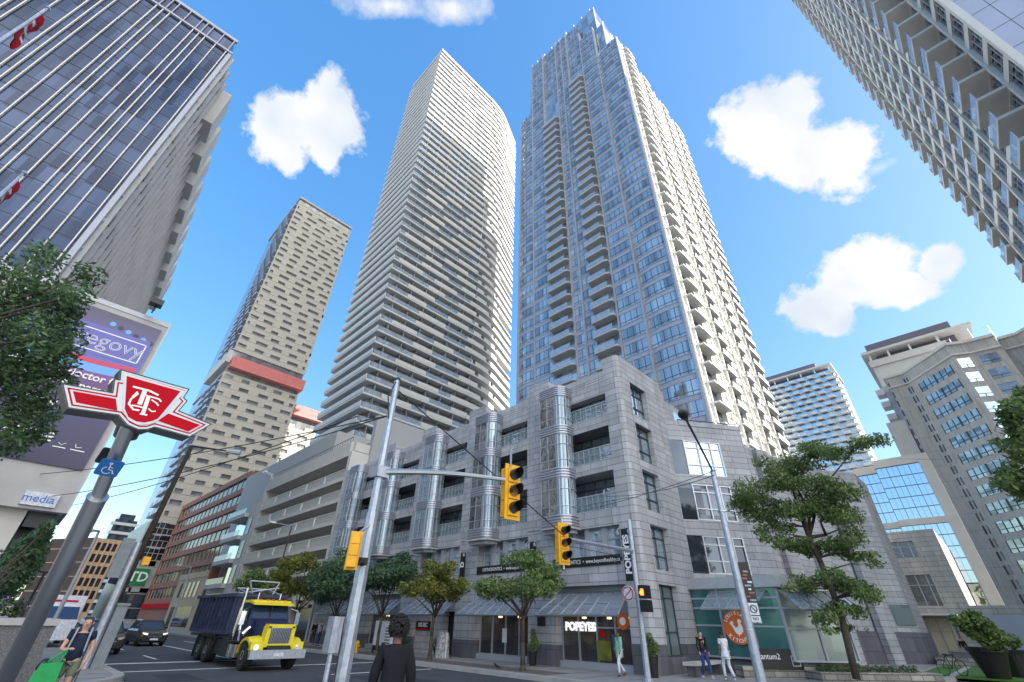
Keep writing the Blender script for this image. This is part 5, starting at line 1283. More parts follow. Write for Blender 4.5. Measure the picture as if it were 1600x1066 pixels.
for (px, py, ex_, ey_, X_, nm) in ((299, 886, 283, 884, 17, 'small distant lamp with a short arm before the red brick office'), (155, 830, 140, 829, 2.6, 'pale cobra head lamp over the far left pavement')):
    tp = at(px, py, 'x', X_); b0 = Vector((tp.x, tp.y, SW)); lo = thing('street_lamp', nm, 'street lamp', tuple(b0))
    q = MB(); q.tube(b0, tp, .12, .06, 8); q.build('pole', 'grey_metal', lo); e_ = at(ex_, ey_, 'x', X_-1.0); q = MB(); q.tube(tp, e_, .05, .05, 6); q.build('arm', 'grey_metal', lo); q = MB(); d = (e_-tp).normalized(); q.tube(e_, e_+d*.7, .12, .1, 8); q.build('lamp_head', 'white_metal', lo)
# overhead wires
def wire(a, b, sag, label, r=.012):
    q = MB(); n = 14; pts = []
    for i in range(n+1): t = i/n; p = a.lerp(b, t); p.z -= sag*4*t*(1-t); pts.append(p)
    q.path(pts, r, 4); q.build('cable', 'black', None, **T(label, 'cable', 'overhead cables'))
mt_ = Vector((mp.x, mp.y, 5.6))
wire(mt_, dpt(0, 745, 16), .25, 'upper cable running from the near mast to the left edge'); wire(mt_, dpt(-20, 782, 17), .45, 'lower sagging cable running from the near mast to the left edge')
wire(mt_+Vector((0, 0, .65)), dpt(882, 838, 13.0), .0, 'black stay cable from the near mast top to the far signal', .014)
wire(dpt(80, 795, 22), dpt(560, 650, 9.5), .3, 'cable rising from the concrete block towards the mast')
wire(dpt(900, 800, 20), dpt(1118, 735, 12.5), .1, 'thin cable ending at the right lamp post', .01); wire(dpt(1118, 742, 12.5), dpt(940, 775, 19.2), .2, 'second thin cable at the right lamp post', .01)
wire(dpt(1400, 716, 45), dpt(1640, 700, 20), .3, 'thin cable crossing the stone apartment block', .015)
# ================================================================== shop signs
sgp = thing('shop_sign', 'white POPEYES letters on the corner shop window', 'sign', (20.4, 14.6, 1.7))
text_mesh('POPEYES', .47, (0, -1, 0), (0, 0, 1), (20.38, 15.25, 1.76), .03, parent=sgp, bold=.028, name='lettering', sx=1.0, m='brightened_letter')
def blade(px1, py1, px2, py2, X, lab, txt, m='black'):
    a, b = at(px1, py1, 'x', X), at(px2, py2, 'x', X); yc = (a.y+b.y)/2
    o = thing('blade_sign', lab, 'sign', (X, yc, b.z)); q = MB(); q.box(X-.03, X+.03, yc-.22, yc+.22, b.z, a.z)
    pn = q.build('panel', m, o); q = MB(); q.box(X-.04, X+.55, yc-.03, yc+.03, a.z+.04, a.z+.1)
    q.tube((X, yc-.3, a.z+.07), (X-.25, yc-.3, a.z-.1), .02, n=5); q.tube((X, yc+.3, a.z+.07), (X-.25, yc+.3, a.z-.1), .02, n=5)
    q.tube((X-.25, yc-.3, a.z-.1), (X-.2, yc-.3, a.z-.25), .06, .07, 8); q.tube((X-.25, yc+.3, a.z-.1), (X-.2, yc+.3, a.z-.25), .06, .07, 8); q.build('bracket', 'grey_metal', o)
    if txt: text_mesh(txt, .42, (0, 0, 1), (0, 1, 0), (X-.04, yc, (a.z+b.z)/2), .01, parent=pn, name='lettering', bold=.015)
blade(977, 826, 985, 908, 19.5, 'tall black blade sign reading POPEYES down the corner pier', 'POPEYES')
blade(832, 847, 834, 905, 19.5, 'black blade sign on the second granite pier', '')
blade(722, 864, 724, 902, 19.5, 'black blade sign with one white letter on the third granite pier', 'D')
for k, (tx) in enumerate(('ORTHODONTICS  \u2022  www.beyondhealthy.ca', 'ORTHODONTICS  \u2022  www.beyond')):
    y0 = PY[k]; o = thing('banner_sign', ('black banner strip reading ORTHODONTICS under the %s row of office windows' % ('corner' if k == 0 else 'second')), 'sign', (19.95, y0, 4.3))
    q = MB(); q.box(19.93, 19.96, y0+.1, y0+4.2, 4.3, 4.72); q.build('panel', 'black', o)
    text_mesh(tx, .26, (0, -1, 0), (0, 0, 1), (19.925, y0+2.1, 4.51), .006, parent=o, name='lettering', sx=.82)
rd = thing('round_shop_sign', 'orange round Louisiana Kitchen sign with a white hen on the glass', 'sign', (24.1, 8.6, 2.0))
cR = at(1153, 980, 'x', 24.2); rr = .66
mat('orange', (.72, .14, .02), .4)
q = MB(); q.lathe([(0, -.02), (rr, -.02), (rr, .02), (0, .02)], (24.2, cR.y, cR.z), 40, 'x'); q.build('disc', 'orange', rd)
def arc_text(txt, rad, a0, a1, size, flip, par, X, c):
    n = len(txt)
    for i, ch in enumerate(txt):
        if ch == ' ': continue
        a = R(a0+(a1-a0)*(i+.5)/n)
        y_ = c.y-rad*math.cos(a); z_ = c.z+rad*math.sin(a); tn = Vector((0, -math.sin(a), -math.cos(a))) if not flip else Vector((0, math.sin(a), math.cos(a)))
        if not flip: exx = Vector((0, -math.sin(a), -math.cos(a)))
        else: exx = Vector((0, math.sin(a), math.cos(a)))
        eyy = exx.cross(Vector((1, 0, 0))) ; eyy = -eyy if False else eyy
        rad_dir = Vector((0, -math.cos(a), math.sin(a))); eyy = rad_dir if not flip else -rad_dir
        text_mesh(ch, size, exx, eyy, (X, y_, z_), .008, parent=par, name='lettering', bold=.006)
arc_text('LOUISIANA', .53, 160, 20, .2, False, rd, 24.165, cR); arc_text('KITCHEN', .53, 212, 328, .2, True, rd, 24.165, cR)
hen = [(-.30, .12), (-.22, .22), (-.13, .18), (-.16, .08), (-.07, -.02), (0, .0), (.05, .08), (.03, .2), (.08, .28), (.15, .28), (.2, .2), (.14, .14), (.2, .0), (.2, -.14), (.1, -.24), (.03, -.26), (.0, -.34), (-.03, -.26), (-.1, -.22), (-.16, -.12), (-.2, .0)]
q = MB(); q.add([(24.16, cR.y-x*1.1, cR.z+y*1.1) for x, y in hen], [tuple(range(len(hen)))]); q.build('hen_silhouette', 'letter_white', rd)
r2 = thing('round_shop_sign', 'smaller round orange sign inside the corner shop doorway', 'sign', (20.45, 13.0, 1.9))
q = MB(); q.lathe([(0, -.02), (.33, -.02), (.33, .02), (0, .02)], (20.36, 12.8, 2.02), 28, 'x'); q.build('disc', 'orange', r2)
q = MB(); q.lathe([(0, -.02), (.16, -.02), (.16, .0), (0, .0)], (20.33, 12.8, 2.02), 12, 'x'); q.build('white_centre', 'letter_white', r2)
text_mesh('2131', .2, (0, -1, 0), (0, 0, 1), (20.38, 13.3, 1.62), .01, parent=r2, name='lettering') if 0 else None
# stickers and posters in the shop window
op_ = thing('window_poster', 'red and white round open sign with a tall poster in the corner shop window', 'poster', (20.35, 13.9, 1.0))
q = MB(); q.lathe([(0, -.01), (.16, -.01), (.16, .01), (0, .01)], (20.4, 14.02, 1.5), 20, 'x'); q.build('red_disc', 'red', op_)
q = MB(); q.box(20.40, 20.42, 13.6, 14.35, .5, 1.25); q.build('poster', 'leaf_olive', op_); q = MB(); q.box(20.40, 20.42, 13.1, 13.5, .9, 1.5); q.build('menu_sheet', 'teal_glass', op_)
np_ = thing('window_poster', 'white notice taped inside the second shop window', 'poster', (20.4, 20.0, 1.2))
q = MB(); q.box(20.40, 20.42, 20.3, 20.65, .95, 1.6); q.build('paper', 'cloth_white', np_)
pl_ = thing('plaque', 'small black plaque on the second granite pier', 'sign', (19.9, 17.4, 1.9)); q = MB(); q.box(19.88, 19.94, 17.1, 17.6, 1.75, 2.25); q.build('plate', 'black', pl_)
text_mesh('offices', .1, (0, -1, 0), (0, 0, 1), (19.87, 17.35, 2.0), .005, parent=pl_, name='lettering') if 0 else None
ms_ = thing('shop_sign', 'small black sign with white letters beside the recessed door', 'sign', (20.1, 26.5, 1.5)); q = MB(); q.box(20.1, 20.16, 27.0, 28.5, 1.35, 1.85); q.build('panel', 'black', ms_)
text_mesh('102 SEC', .3, (0, -1, 0), (0, 0, 1), (20.09, 27.75, 1.65), .01, parent=ms_, name='lettering', bold=.01)
q = MB(); q.box(20.08, 20.1, 27.1, 28.4, 1.38, 1.45); q.build('red_line', 'red', ms_)
wbk = thing('information_panel', 'white notice panel standing behind the walking man', 'sign', (17.5, 30, SW))
p1_, p2_ = at(590, 970, 'x', 17.6), at(618, 970, 'x', 17.6)
q = MB(); q.box(17.5, 17.6, p2_.y, p1_.y, .55, p1_.z); q.build('panel', 'cloth_white', wbk); q = MB(); 
for y in (p2_.y+.05, p1_.y-.05): q.box(17.5, 17.6, y-.04, y+.04, SW, .55)
q.build('leg', 'dark_metal', wbk)
q = MB()
for i in range(6): q.box(17.49, 17.5, p2_.y+.2, p2_.y+.8, p1_.z-.4-i*.15, p1_.z-.34-i*.15)
q.build('print_lines', 'black', wbk)
# black nameplate wall sign
qa = at(1172, 1012, 'x', 22.9); un = Vector((math.cos(R(-38)), math.sin(R(-38)), 0)); nn_ = Vector((math.sin(R(-38)), -math.cos(R(-38)), 0))
def onq(px, py): d = ray(px, py); t = ((qa-CAM).dot(nn_))/d.dot(nn_); return CAM+d*t
qb = onq(1249, 1016); qc = onq(1246, 1047); qs = thing('building_sign', 'wide black sign plate reading quantum2 on the low stone wall', 'sign', tuple(qa))
ub = (qb-qa); zt = (qa.z+qb.z)/2; zb_ = qc.z
q = MB(); a, b = Vector((qa.x, qa.y, 0)), Vector((qb.x, qb.y, 0)); th = -nn_*.1
q.add([(a.x, a.y, zb_), (b.x, b.y, zb_), (b.x, b.y, zt), (a.x, a.y, zt)]+[(a.x+th.x, a.y+th.y, zb_), (b.x+th.x, b.y+th.y, zb_), (b.x+th.x, b.y+th.y, zt), (a.x+th.x, a.y+th.y, zt)], [(0, 1, 2, 3), (7, 6, 5, 4), (0, 4, 5, 1), (1, 5, 6, 2), (2, 6, 7, 3), (3, 7, 4, 0)])
q.build('panel', 'black', qs); W_ = (b-a).length
text_mesh('quantum2', .3*W_/3.0*1.3, un, (0, 0, 1), a.lerp(b, .3)+Vector((0, 0, zt-.27))+nn_*.02, .01, parent=qs, name='lettering')
q = MB(); s_ = .17; cx_ = a.lerp(b, .86)
for (u0, v0, u1, v1) in ((-s_, -s_, s_, -s_), (s_, -s_, s_, s_), (s_, s_, -s_, s_), (-s_, s_, -s_, -s_)): q.tube(tuple(cx_+un*u0+Vector((0, 0, zb_+.3+v0))+nn_*.02), tuple(cx_+un*u1+Vector((0, 0, zb_+.3+v1))+nn_*.02), .012, n=4)
q.tube(tuple(cx_-un*.1+Vector((0, 0, zb_+.3))+nn_*.02), tuple(cx_+un*.1+Vector((0, 0, zb_+.3))+nn_*.02), .03, n=4); q.build('square_logo', 'sign_pale', qs)
sw_ = thing('garden_wall', 'low rough stone planter wall below the black sign plate', 'wall', (23.5, 6, SW))
q = MB(); o_ = -nn_*.0; a2 = a-un*.5-nn_*.05; b2 = b+un*5.5-nn_*.05
q.prism([(a2.x, a2.y), (b2.x, b2.y), (b2.x-nn_.x*.6, b2.y-nn_.y*.6), (a2.x-nn_.x*.6, a2.y-nn_.y*.6)], SW-.1, max(.55, zb_)); q.build('wall', 'ashlar', sw_)
q = MB(); q.prism([(b.x+nn_.x*.9, b.y+nn_.y*.9), (b2.x+nn_.x*.9, b2.y+nn_.y*.9), (b2.x, b2.y), (b.x, b.y)], SW-.1, .45); q.build('front_wall', 'ashlar', sw_)
# ================================================================== trees
def leaf_cloud(centres, n, size, seed, droop=.3):
    rr = random.Random(seed); vs = []; fs = []
    wts = [c[3]**2 for c in centres]; tot = sum(wts)
    for c, w_ in zip(centres, wts):
        k = int(n*w_/tot)
        for _ in range(k):
            while True:
                x, y, z = rr.uniform(-1, 1), rr.uniform(-1, 1), rr.uniform(-1, 1); d = x*x+y*y+z*z
                if d <= 1 and rr.random() > d*.55: break
            r = c[3]; fl = c[4] if len(c) > 4 else .7
            p = Vector((c[0]+x*r, c[1]+y*r, c[2]+z*r*fl))
            s = size*rr.uniform(.6, 1.35)
            a = Vector((rr.gauss(0, 1), rr.gauss(0, 1), rr.gauss(-droop, .6))).normalized(); b = a.cross(Vector((rr.gauss(0, 1), rr.gauss(0, 1), rr.gauss(0, 1)))).normalized()
            b = (b*.45)
            o = len(vs); vs += [tuple(p-a*s), tuple(p+b*s-a*s*.2), tuple(p+a*s), tuple(p-b*s-a*s*.2)]; fs.append((o, o+1, o+2, o+3))
    return vs, fs
def street_tree(name, label, x, y, h, cr_, lm, seed, n=5200, ls=.10, fork=.42, lean=(0, 0), group='street trees', r0=.11, z0=SW, centres=None, fl=.62):
    rr = random.Random(seed); o = thing(name, label, 'tree', (x, y, z0), group)
    f = Vector((x+lean[0]*.4, y+lean[1]*.4, z0+h*fork)); q = MB()
    k1 = Vector((x+rr.uniform(-.08, .08), y+rr.uniform(-.08, .08), z0+h*fork*.5)); q.path([(x, y, z0), k1, f], [r0, r0*.8, r0*.66], 8)
    q.lathe([(r0*1.6, -.02), (r0*1.2, .08), (r0, .2)], (x, y, z0), 8)
    cs = []
    nb = 9
    for i in range(nb):
        a = 2*math.pi*i/nb+rr.uniform(-.35, .35); el = rr.uniform(.15, 1.0); ln = cr_*rr.uniform(.65, 1.05)
        e = Vector((x+lean[0]+math.cos(a)*ln*math.cos(el*1.2), y+lean[1]+math.sin(a)*ln*math.cos(el*1.2), z0+h*fork+(h*(1-fork)-.4)*(.25+.75*el)*rr.uniform(.8, 1)))
        s_ = f.lerp(Vector((x, y, z0+h*fork*.8)), rr.uniform(0, 1)); m1 = s_.lerp(e, .45)+Vector((0, 0, .1*h*rr.uniform(0, 1)))
        q.path([s_, m1, e], [r0*.42, r0*.28, r0*.08], 5)
        for j in range(3):
            t = rr.uniform(.35, 1); p = m1.lerp(e, t); e2 = p+Vector((rr.uniform(-1, 1), rr.uniform(-1, 1), rr.uniform(-.3, .6)))*cr_*.35; q.path([p, e2], [r0*.14, r0*.04], 4)
            cs.append((e2.x, e2.y, e2.z, cr_*rr.uniform(.2, .34), fl))
        cs.append((e.x, e.y, e.z, cr_*rr.uniform(.24, .36), fl))
    q.build('trunk', 'bark', o, smooth=True)
    vs, fs = leaf_cloud(cs, n, ls, seed+5); q = MB(); q.add(vs, fs); q.build('crown', lm, o)
    return o
street_tree('street_tree', 'green locust tree in front of the second shop window', 16.9, 15.8, 4.75, 2.0, 'leaf_mid', 11, n=7500, ls=.085, fork=.42)
street_tree('street_tree', 'locust tree turning golden yellow in front of the recessed door', 16.9, 22.4, 4.9, 1.9, 'leaf_olive', 12, n=7000, ls=.09)
_o = COL.objects['street_tree.001'] if 'street_tree.001' in COL.objects else None
street_tree('street_tree', 'dense dark green tree right behind the galvanised mast', 16.9, 27.6, 5.8, 2.3, 'leaf_blue', 13, n=9000, ls=.1, fork=.35)
street_tree('street_tree', 'green tree left of the galvanised mast before the parking decks', 16.9, 33.6, 6.0, 2.6, 'leaf_blue', 14, n=8000, ls=.12, fork=.35)
street_tree('street_tree', 'yellowish green tree behind the yellow truck cab', 17.0, 40.5, 6.6, 2.8, 'leaf_olive', 15, n=8000, ls=.13, fork=.35)
street_tree('street_tree', 'small olive tree farthest along the row before the parking decks', 17.0, 49.5, 6.6, 2.6, 'leaf_mid', 16, n=6000, ls=.14, fork=.35)
# tall locust on the right, tiers of foliage
rtx, rty = 24.3, 5.18
o = thing('locust_tree', 'tall layered honey locust by the glass pavilion on the right', 'tree', (rtx, rty, SW))
def rz(px, py): d = ray(px, py); t = math.hypot(rtx, rty)/math.hypot(d.x, d.y); return CAM+d*t
q = MB(); tk = [Vector((rtx, rty, .3)), rz(1311, 950), rz(1283, 880), rz(1264, 840)]; q.path(tk, [.14, .125, .11, .095], 10)
ends = []
rr = random.Random(5)
tiers = []
for (x0, y0, x1, y1, n_, rad) in ((1150, 785, 1240, 745, 8, .62), (1185, 740, 1300, 705, 9, .62), (1290, 712, 1378, 700, 7, .45), (1150, 775, 1220, 830, 6, .5), (1225, 750, 1330, 770, 9, .65), (1210, 790, 1330, 800, 9, .6), (1300, 780, 1340, 845, 5, .5), (1180, 835, 1235, 850, 4, .4),
                                 (1225, 850, 1300, 850, 6, .42), (1290, 845, 1345, 872, 5, .45), (1345, 868, 1378, 884, 4, .28), (1235, 915, 1300, 905, 6, .45), (1290, 895, 1360, 925, 8, .5), (1270, 960, 1350, 950, 6, .4), (1345, 930, 1378, 935, 3, .3), (1285, 985, 1345, 975, 3, .25)):
    for i in range(n_):
        t = (i+.5)/n_; tiers.append(((x0+(x1-x0)*t+rr.uniform(-7, 7), y0+(y1-y0)*t+rr.uniform(-9, 9)), rad*rr.uniform(.75, 1.25)))
LP = []
for ends_ in ([(1250, 815), (1215, 790), (1180, 770)], [(1252, 805), (1232, 765), (1215, 735)], [(1262, 800), (1262, 760), (1270, 718)], [(1275, 810), (1300, 765), (1325, 712)], [(1272, 835), (1300, 815), (1325, 790)]):
    pl_ = [tk[3]]+[rz(*e)+Vector((rr.uniform(-.6, .6), rr.uniform(-.6, .6), 0)) for e in ends_]; q.path(pl_, [.08, .06, .04, .024], 6)
    for i in range(len(pl_)-1): LP += [pl_[i].lerp(pl_[i+1], t) for t in (0, .5, 1)]
LP += [tk[1].lerp(tk[2], t) for t in (.2, .5, .8)]+[tk[2].lerp(tk[3], t) for t in (.2, .6)]
cs = []
for (px, py), rad in tiers:
    p = rz(px, py); hdir = Vector((p.x, p.y, 0)).normalized(); rad *= .8; p = p+hdir*rr.uniform(-1.3, 1.1)
    cs.append((p.x, p.y, p.z, rad*1.35, .6)); cs.append((p.x+rr.uniform(-.5, .5), p.y+rr.uniform(-.5, .5), p.z-.25*rad, rad*.6, .9))
    zc = 0
    s_ = min(LP, key=lambda c: (c-p).length + (3 if c.z > p.z+.3 else 0)); m1 = s_.lerp(p, .5)+Vector((0, 0, .15)); q.path([s_, m1, p], [.035, .022, .007], 5)
    for j in range(2): e2 = p+Vector((rr.uniform(-1, 1), rr.uniform(-1, 1), rr.uniform(-.3, .4)))*rad; q.path([p, e2], [.02, .006], 4)
q.build('trunk', 'bark', o, smooth=True)
vs, fs = leaf_cloud(cs, 28000, .075, 9, droop=.9); q = MB(); q.add(vs, fs); q.build('crown', 'leaf_mid', o)
# near tree whose crown fills the upper left
o = thing('maple_tree', 'dark leafy tree whose crown fills the left edge over the billboard', 'tree', (-4.6, 13.2, SW), None)
cs = []; q = MB(); q.path([(-4.6, 13.2, SW), (-4.5, 13.1, 3.2), (-3.6, 12.9, 5.0)], [.2, .16, .13], 8)
for (px, py, rp) in ((20, 440, 45), (70, 400, 28), (60, 455, 40), (95, 475, 32), (140, 430, 22), (120, 460, 24), (30, 520, 60), (80, 530, 42), (100, 512, 26), (108, 490, 18), (20, 600, 55), (70, 590, 42), (88, 560, 28), (40, 660, 40), (15, 690, 32), (60, 640, 30), (-20, 560, 70), (-30, 480, 60), (60, 680, 18), (104, 590, 12)):
    p = dpt(px, py, 9.0+rr.uniform(-.6, .6)); r_ = rp*9.0/F_PX*1.02; cs.append((p.x, p.y, p.z, r_, .95)); s_ = Vector((-3.6, 12.9, 5.0)); q.path([s_, s_.lerp(p, .5)+Vector((0, 0, .2)), p], [.06, .04, .012], 5)
q.build('trunk', 'bark', o, smooth=True); vs, fs = leaf_cloud(cs, 11500, .058, 21); q = MB(); q.add(vs, fs); q.build('crown', 'leaf_dark', o)
# branch of a tree at the right edge
o = thing('maple_tree', 'leafy branches of a tree reaching in from the right edge', 'tree', (17.5, -3.5, SW))
cs = []; q = MB(); q.path([(17.5, -3.5, SW), (17.3, -3.3, 3.5), (16.6, -2.9, 5.2)], [.2, .16, .1], 8)
for (px, py, rp) in ((1590, 640, 26), (1575, 650, 16), (1600, 615, 16), (1590, 740, 24), (1570, 755, 16), (1605, 700, 30), (1558, 690, 8), (1585, 668, 20), (1598, 765, 22), (1565, 742, 10), (1630, 700, 40)):
    p = dpt(px, py, 11.0+rr.uniform(-.4, .4)); cs.append((p.x, p.y, p.z, rp*11/F_PX, .8)); s_ = Vector((16.6, -2.9, 5.2)); q.path([s_, p], [.04, .01], 5)
q.build('trunk', 'bark', o, smooth=True); vs, fs = leaf_cloud(cs, 2600, .085, 23); q = MB(); q.add(vs, fs); q.build('crown', 'leaf_mid', o)
# planter wall with juniper on the left
pw = thing('planter_wall', 'grey pebble concrete planter box behind the woman', 'planter', (0, 15, SW))
q = MB(); q.box(-4, 1.1, 14.3, 17.0, SW, 1.58); q.build('box', 'aggregate', pw)
q = MB(); q.box(-4, 1.12, 14.25, 17.05, 1.58, 1.7); q.build('cap', 'concrete', pw)
jn = thing('juniper_bush', 'upswept dark juniper growing out of the left planter', 'bush', (-.4, 15, 1.7))
cs = []; q = MB(); base = Vector((-.5, 15.2, 1.6))
for (px, py, rp) in ((40, 870, 26), (55, 850, 20), (68, 832, 13), (78, 822, 7), (25, 885, 24), (15, 900, 22), (50, 880, 16), (62, 862, 10), (5, 925, 20), (30, 905, 18), (-10, 900, 30)):
    p = dpt(px, py, 10.2); cs.append((p.x, p.y, p.z, rp*10.2/F_PX, 1.3)); q.path([base, p], [.03, .008], 5)
q.build('stem', 'bark', jn); vs, fs = leaf_cloud(cs, 6500, .055, 31, droop=-1.2); q = MB(); q.add(vs, fs); q.build('foliage', 'leaf_blue', jn)
fb_ = thing('flower_bush', 'low purple flowering plants at the foot of the juniper', 'bush', (-.3, 14.8, 1.7))
cs = [(x, 14.7+.05*i, 1.88, .24, .8) for i, x in enumerate((-.8, -.5, -.2, 0.1, .35))]; vs, fs = leaf_cloud(cs, 900, .05, 33); q = MB(); q.add(vs, fs); q.build('foliage', 'leaf_dark', fb_)
mat('petal_purple', (.16, .08, .30), .6); vs, fs = leaf_cloud([(c[0], c[1]-.05, c[2]+.08, c[3], .7) for c in cs], 260, .03, 34); q = MB(); q.add(vs, fs); q.build('petals', 'petal_purple', fb_)
fc = thing('metal_fence', 'dark slanting metal railing behind the transit pole', 'fence', (-1.5, 16, SW))
q = MB()
for i in range(9): q.tube((-3+i*.45, 17.5, SW), (-3+i*.45, 17.5, 2.7), .03, n=5)
for z in (.5, 1.5, 2.7): q.tube((-3.2, 17.5, z), (.75, 17.5, z), .035, n=5)
q.build('rails', 'dark_metal', fc)
# potted plants
def pot(label, x, y, r, h, bush, bh, lm, seed, group='plant pots by the shops', name='potted_plant', n=900, ls=.05):
    o = thing(name, label, 'potted plant', (x, y, SW), group); q = MB()
    q.lathe([(r*.62, 0), (r*.95, h*.88), (r*1.03, h*.9), (r*1.03, h), (r*.85, h), (r*.82, h*.9)], (x, y, SW), 20); q.build('pot', 'pot_black', o, smooth=False)
    cs = [(x+rnd.uniform(-.4, .4)*bush, y+rnd.uniform(-.4, .4)*bush, SW+h+bh*t, bush*(.95-.5*t), .9) for t in (.15, .35, .6, .85)]
    vs, fs = leaf_cloud(cs, n, ls, seed, droop=-.5); q = MB(); q.add(vs, fs); q.build('foliage', lm, o); return o
pot('tall black tapered pot with green plant at the corner shop door', 19.35, 11.0, .26, .75, .34, .7, 'leaf_mid', 41)
pot('plant pot between the first and second shop windows', 19.3, 17.4, .24, .6, .3, .9, 'leaf_mid', 42)
pot('broad bushy pot left of the recessed door', 19.2, 24.8, .26, .4, .45, .5, 'leaf_mid', 43)
pot('dark leafy pot under the 102 SEC sign', 19.2, 28.6, .28, .4, .45, .6, 'leaf_blue', 44)
pot('dark leafy pot beside the notice panel', 19.2, 31.5, .28, .4, .4, .6, 'leaf_blue', 45)
bgp = thing('big_planter', 'huge flared black planter with a wind blown yellow green bush', 'planter', (33.76, 1.5, SW))
ctr = Vector((33.76, 1.5, SW)); q = MB(); q.lathe([(.42, 0), (.62, .72), (.70, 1.0), (.76, 1.02), (.76, 1.2), (.68, 1.2), (.66, 1.1)], tuple(ctr), 28); q.build('pot', 'pot_black', bgp)
cs = []
for (px, py, rp) in ((1503, 972, 13), (1520, 966, 15), (1492, 968, 8), (1535, 978, 16), (1550, 990, 15), (1563, 996, 11), (1540, 1000, 13), (1525, 990, 12), (1512, 984, 10), (1548, 1008, 9), (1560, 1008, 8)):
    p = dpt(px, py, 19.9); cs.append((p.x, p.y, p.z+.0, rp*19.9/F_PX, .8))
vs, fs = leaf_cloud(cs, 2600, .11, 47, droop=0); q = MB(); q.add(vs, fs); q.build('foliage', 'leaf_mid', bgp)
b2p = thing('big_planter', 'second black planter half hidden behind the huge flared one', 'planter', (35.6, .5, SW)); q = MB(); q.lathe([(.36, 0), (.5, .9), (.56, 1.1), (.45, 1.1)], (35.9, .75, SW), 20); q.build('pot', 'pot_black', b2p)
vs, fs = leaf_cloud([(35.9, .6, 1.6, .5, .7)], 500, .09, 48); q = MB(); q.add(vs, fs); q.build('foliage', 'leaf_mid', b2p)
fl_ = thing('flower_bed', 'strip of low pink and green flowers on the stone planter wall', 'plants', (27, 3, .5))
cs = [tuple(b+un*(.4+.42*i)+nn_*.45)[:2]+(.55, .24, .6) for i in range(11)]; vs, fs = leaf_cloud(cs, 1500, .05, 49); q = MB(); q.add(vs, fs); q.build('foliage', 'leaf_dark', fl_)
mat('petal_pink', (.5, .10, .16), .6); vs, fs = leaf_cloud(cs, 120, .03, 50); q = MB(); q.add([(x, y, z+.06) for x, y, z in vs], fs); q.build('petals', 'petal_pink', fl_)
# terrace wall and lawn on the right
g = MB(); g.box(44, 59, -14, 4.6, 0, .6); gw = g.build('terrace_wall', 'ashlar', None, **T('pale rough stone terrace wall behind the huge planter', 'wall')); 
g = MB(); g.box(33, 44, -12, 4.4, .1, SW+.01); struct('lawn', g, 'grass')
# ================================================================== vehicles
def wheel(par, x, y, r, wd, side, rim='hub', axis='x'):
    q = MB(); q.lathe([(r*.62, -wd/2), (r*.96, -wd/2), (r, -wd*.38), (r, wd*.38), (r*.96, wd/2), (r*.62, wd/2)], (x, y, r), 26, axis)
    w_ = q.build('wheel', 'tyre', par)
    q = MB(); s = side*wd/2; q.lathe([(0, s*.7), (r*.2, s*.75), (r*.22, s*1.02), (r*.32, s*1.02), (r*.36, s*.5), (r*.58, s*.6), (r*.63, s*1.01), (r*.66, s*.98)], (x, y, r), 20, axis); q.build('rim', rim, w_)
    return w_
tr = thing('roll_off_truck', 'blue container truck with a bright yellow hood and cab visor', 'truck', (9.0, 25, 0))
TX0, TX1 = 7.95, 10.1; tc_ = (TX0+TX1)/2
wheel(tr, TX0+.17, 23.25, .52, .3, -1); wheel(tr, TX1-.17, 23.25, .52, .3, 1)
for y in (28.2, 29.45): wheel(tr, TX0+.2, y, .5, .42, -1); wheel(tr, TX1-.2, y, .5, .42, 1)
q = MB(); q.box(tc_-.45, tc_+.45, 22.3, 30.4, .62, .86); q.box(TX0+.35, TX1-.35, 27.4, 30.2, .86, 1.0); q.box(TX0+.02, TX0+.6, 27.45, 27.55, .75, 1.1); q.box(TX0+.02, TX0+.6, 30.1, 30.2, .5, 1.1); q.box(TX0+.02, TX0+.5, 27.5, 30.1, 1.06, 1.12); q.build('chassis', 'dark_metal', tr)
q = MB(); q.box(TX0+.04, TX0+.5, 24.1, 25.3, .38, .82); q.build('fuel_tank', 'steel', tr)
q = MB(); q.box(TX0+.05, TX0+.55, 25.4, 26.3, .35, 1.0); q.box(TX0+.1, TX0+.55, 26.4, 27.3, .4, .95); q.build('side_boxes', 'dark_metal', tr)
for y in (24.35, 25.0): q = MB(); q.box(TX0+.02, TX0+.06, y-.03, y+.03, .36, .84); q.build('tank_strap', 'chrome', tr)
# container
q = MB(); q.add([(TX0-.0, 25.75, 1.2), (TX1+.0, 25.75, 1.2), (TX1, 25.75, 2.72), (TX0, 25.75, 2.72), (TX0, 31.6, 1.2), (TX1, 31.6, 1.2), (TX1, 32.3, 2.72), (TX0, 32.3, 2.72)], [(0, 1, 2, 3), (5, 4, 7, 6), (4, 0, 3, 7), (1, 5, 6, 2), (4, 5, 1, 0), (3, 2, 6, 7)])
ct = q.build('container', 'container_blue', tr)
q = MB()
for i in range(11): y = 25.85+i*.58; q.box(TX0-.09, TX0, y, y+.12, 1.22, 2.68); q.box(TX1, TX1+.09, y, y+.12, 1.22, 2.68)
q.box(TX0-.12, TX0+.02, 25.7, 32.3, 2.64, 2.78); q.box(TX1-.02, TX1+.12, 25.7, 32.3, 2.64, 2.78); q.box(TX0-.1, TX0, 25.75, 31.5, 1.14, 1.28); q.box(TX0-.1, TX1+.1, 25.66, 25.78, 2.62, 2.78)
for i in range(4): x = TX0+.2+i*.58; q.box(x, x+.1, 25.66, 25.75, 1.2, 2.65)
q.build('ribs', 'container_blue', ct)
q = MB(); q.box(TX0+.1, TX0+.2, 25.6, 32.0, .98, 1.1); q.box(TX1-.2, TX1-.1, 25.6, 32, .98, 1.1); q.build('hoist_rails', 'dark_metal', tr)
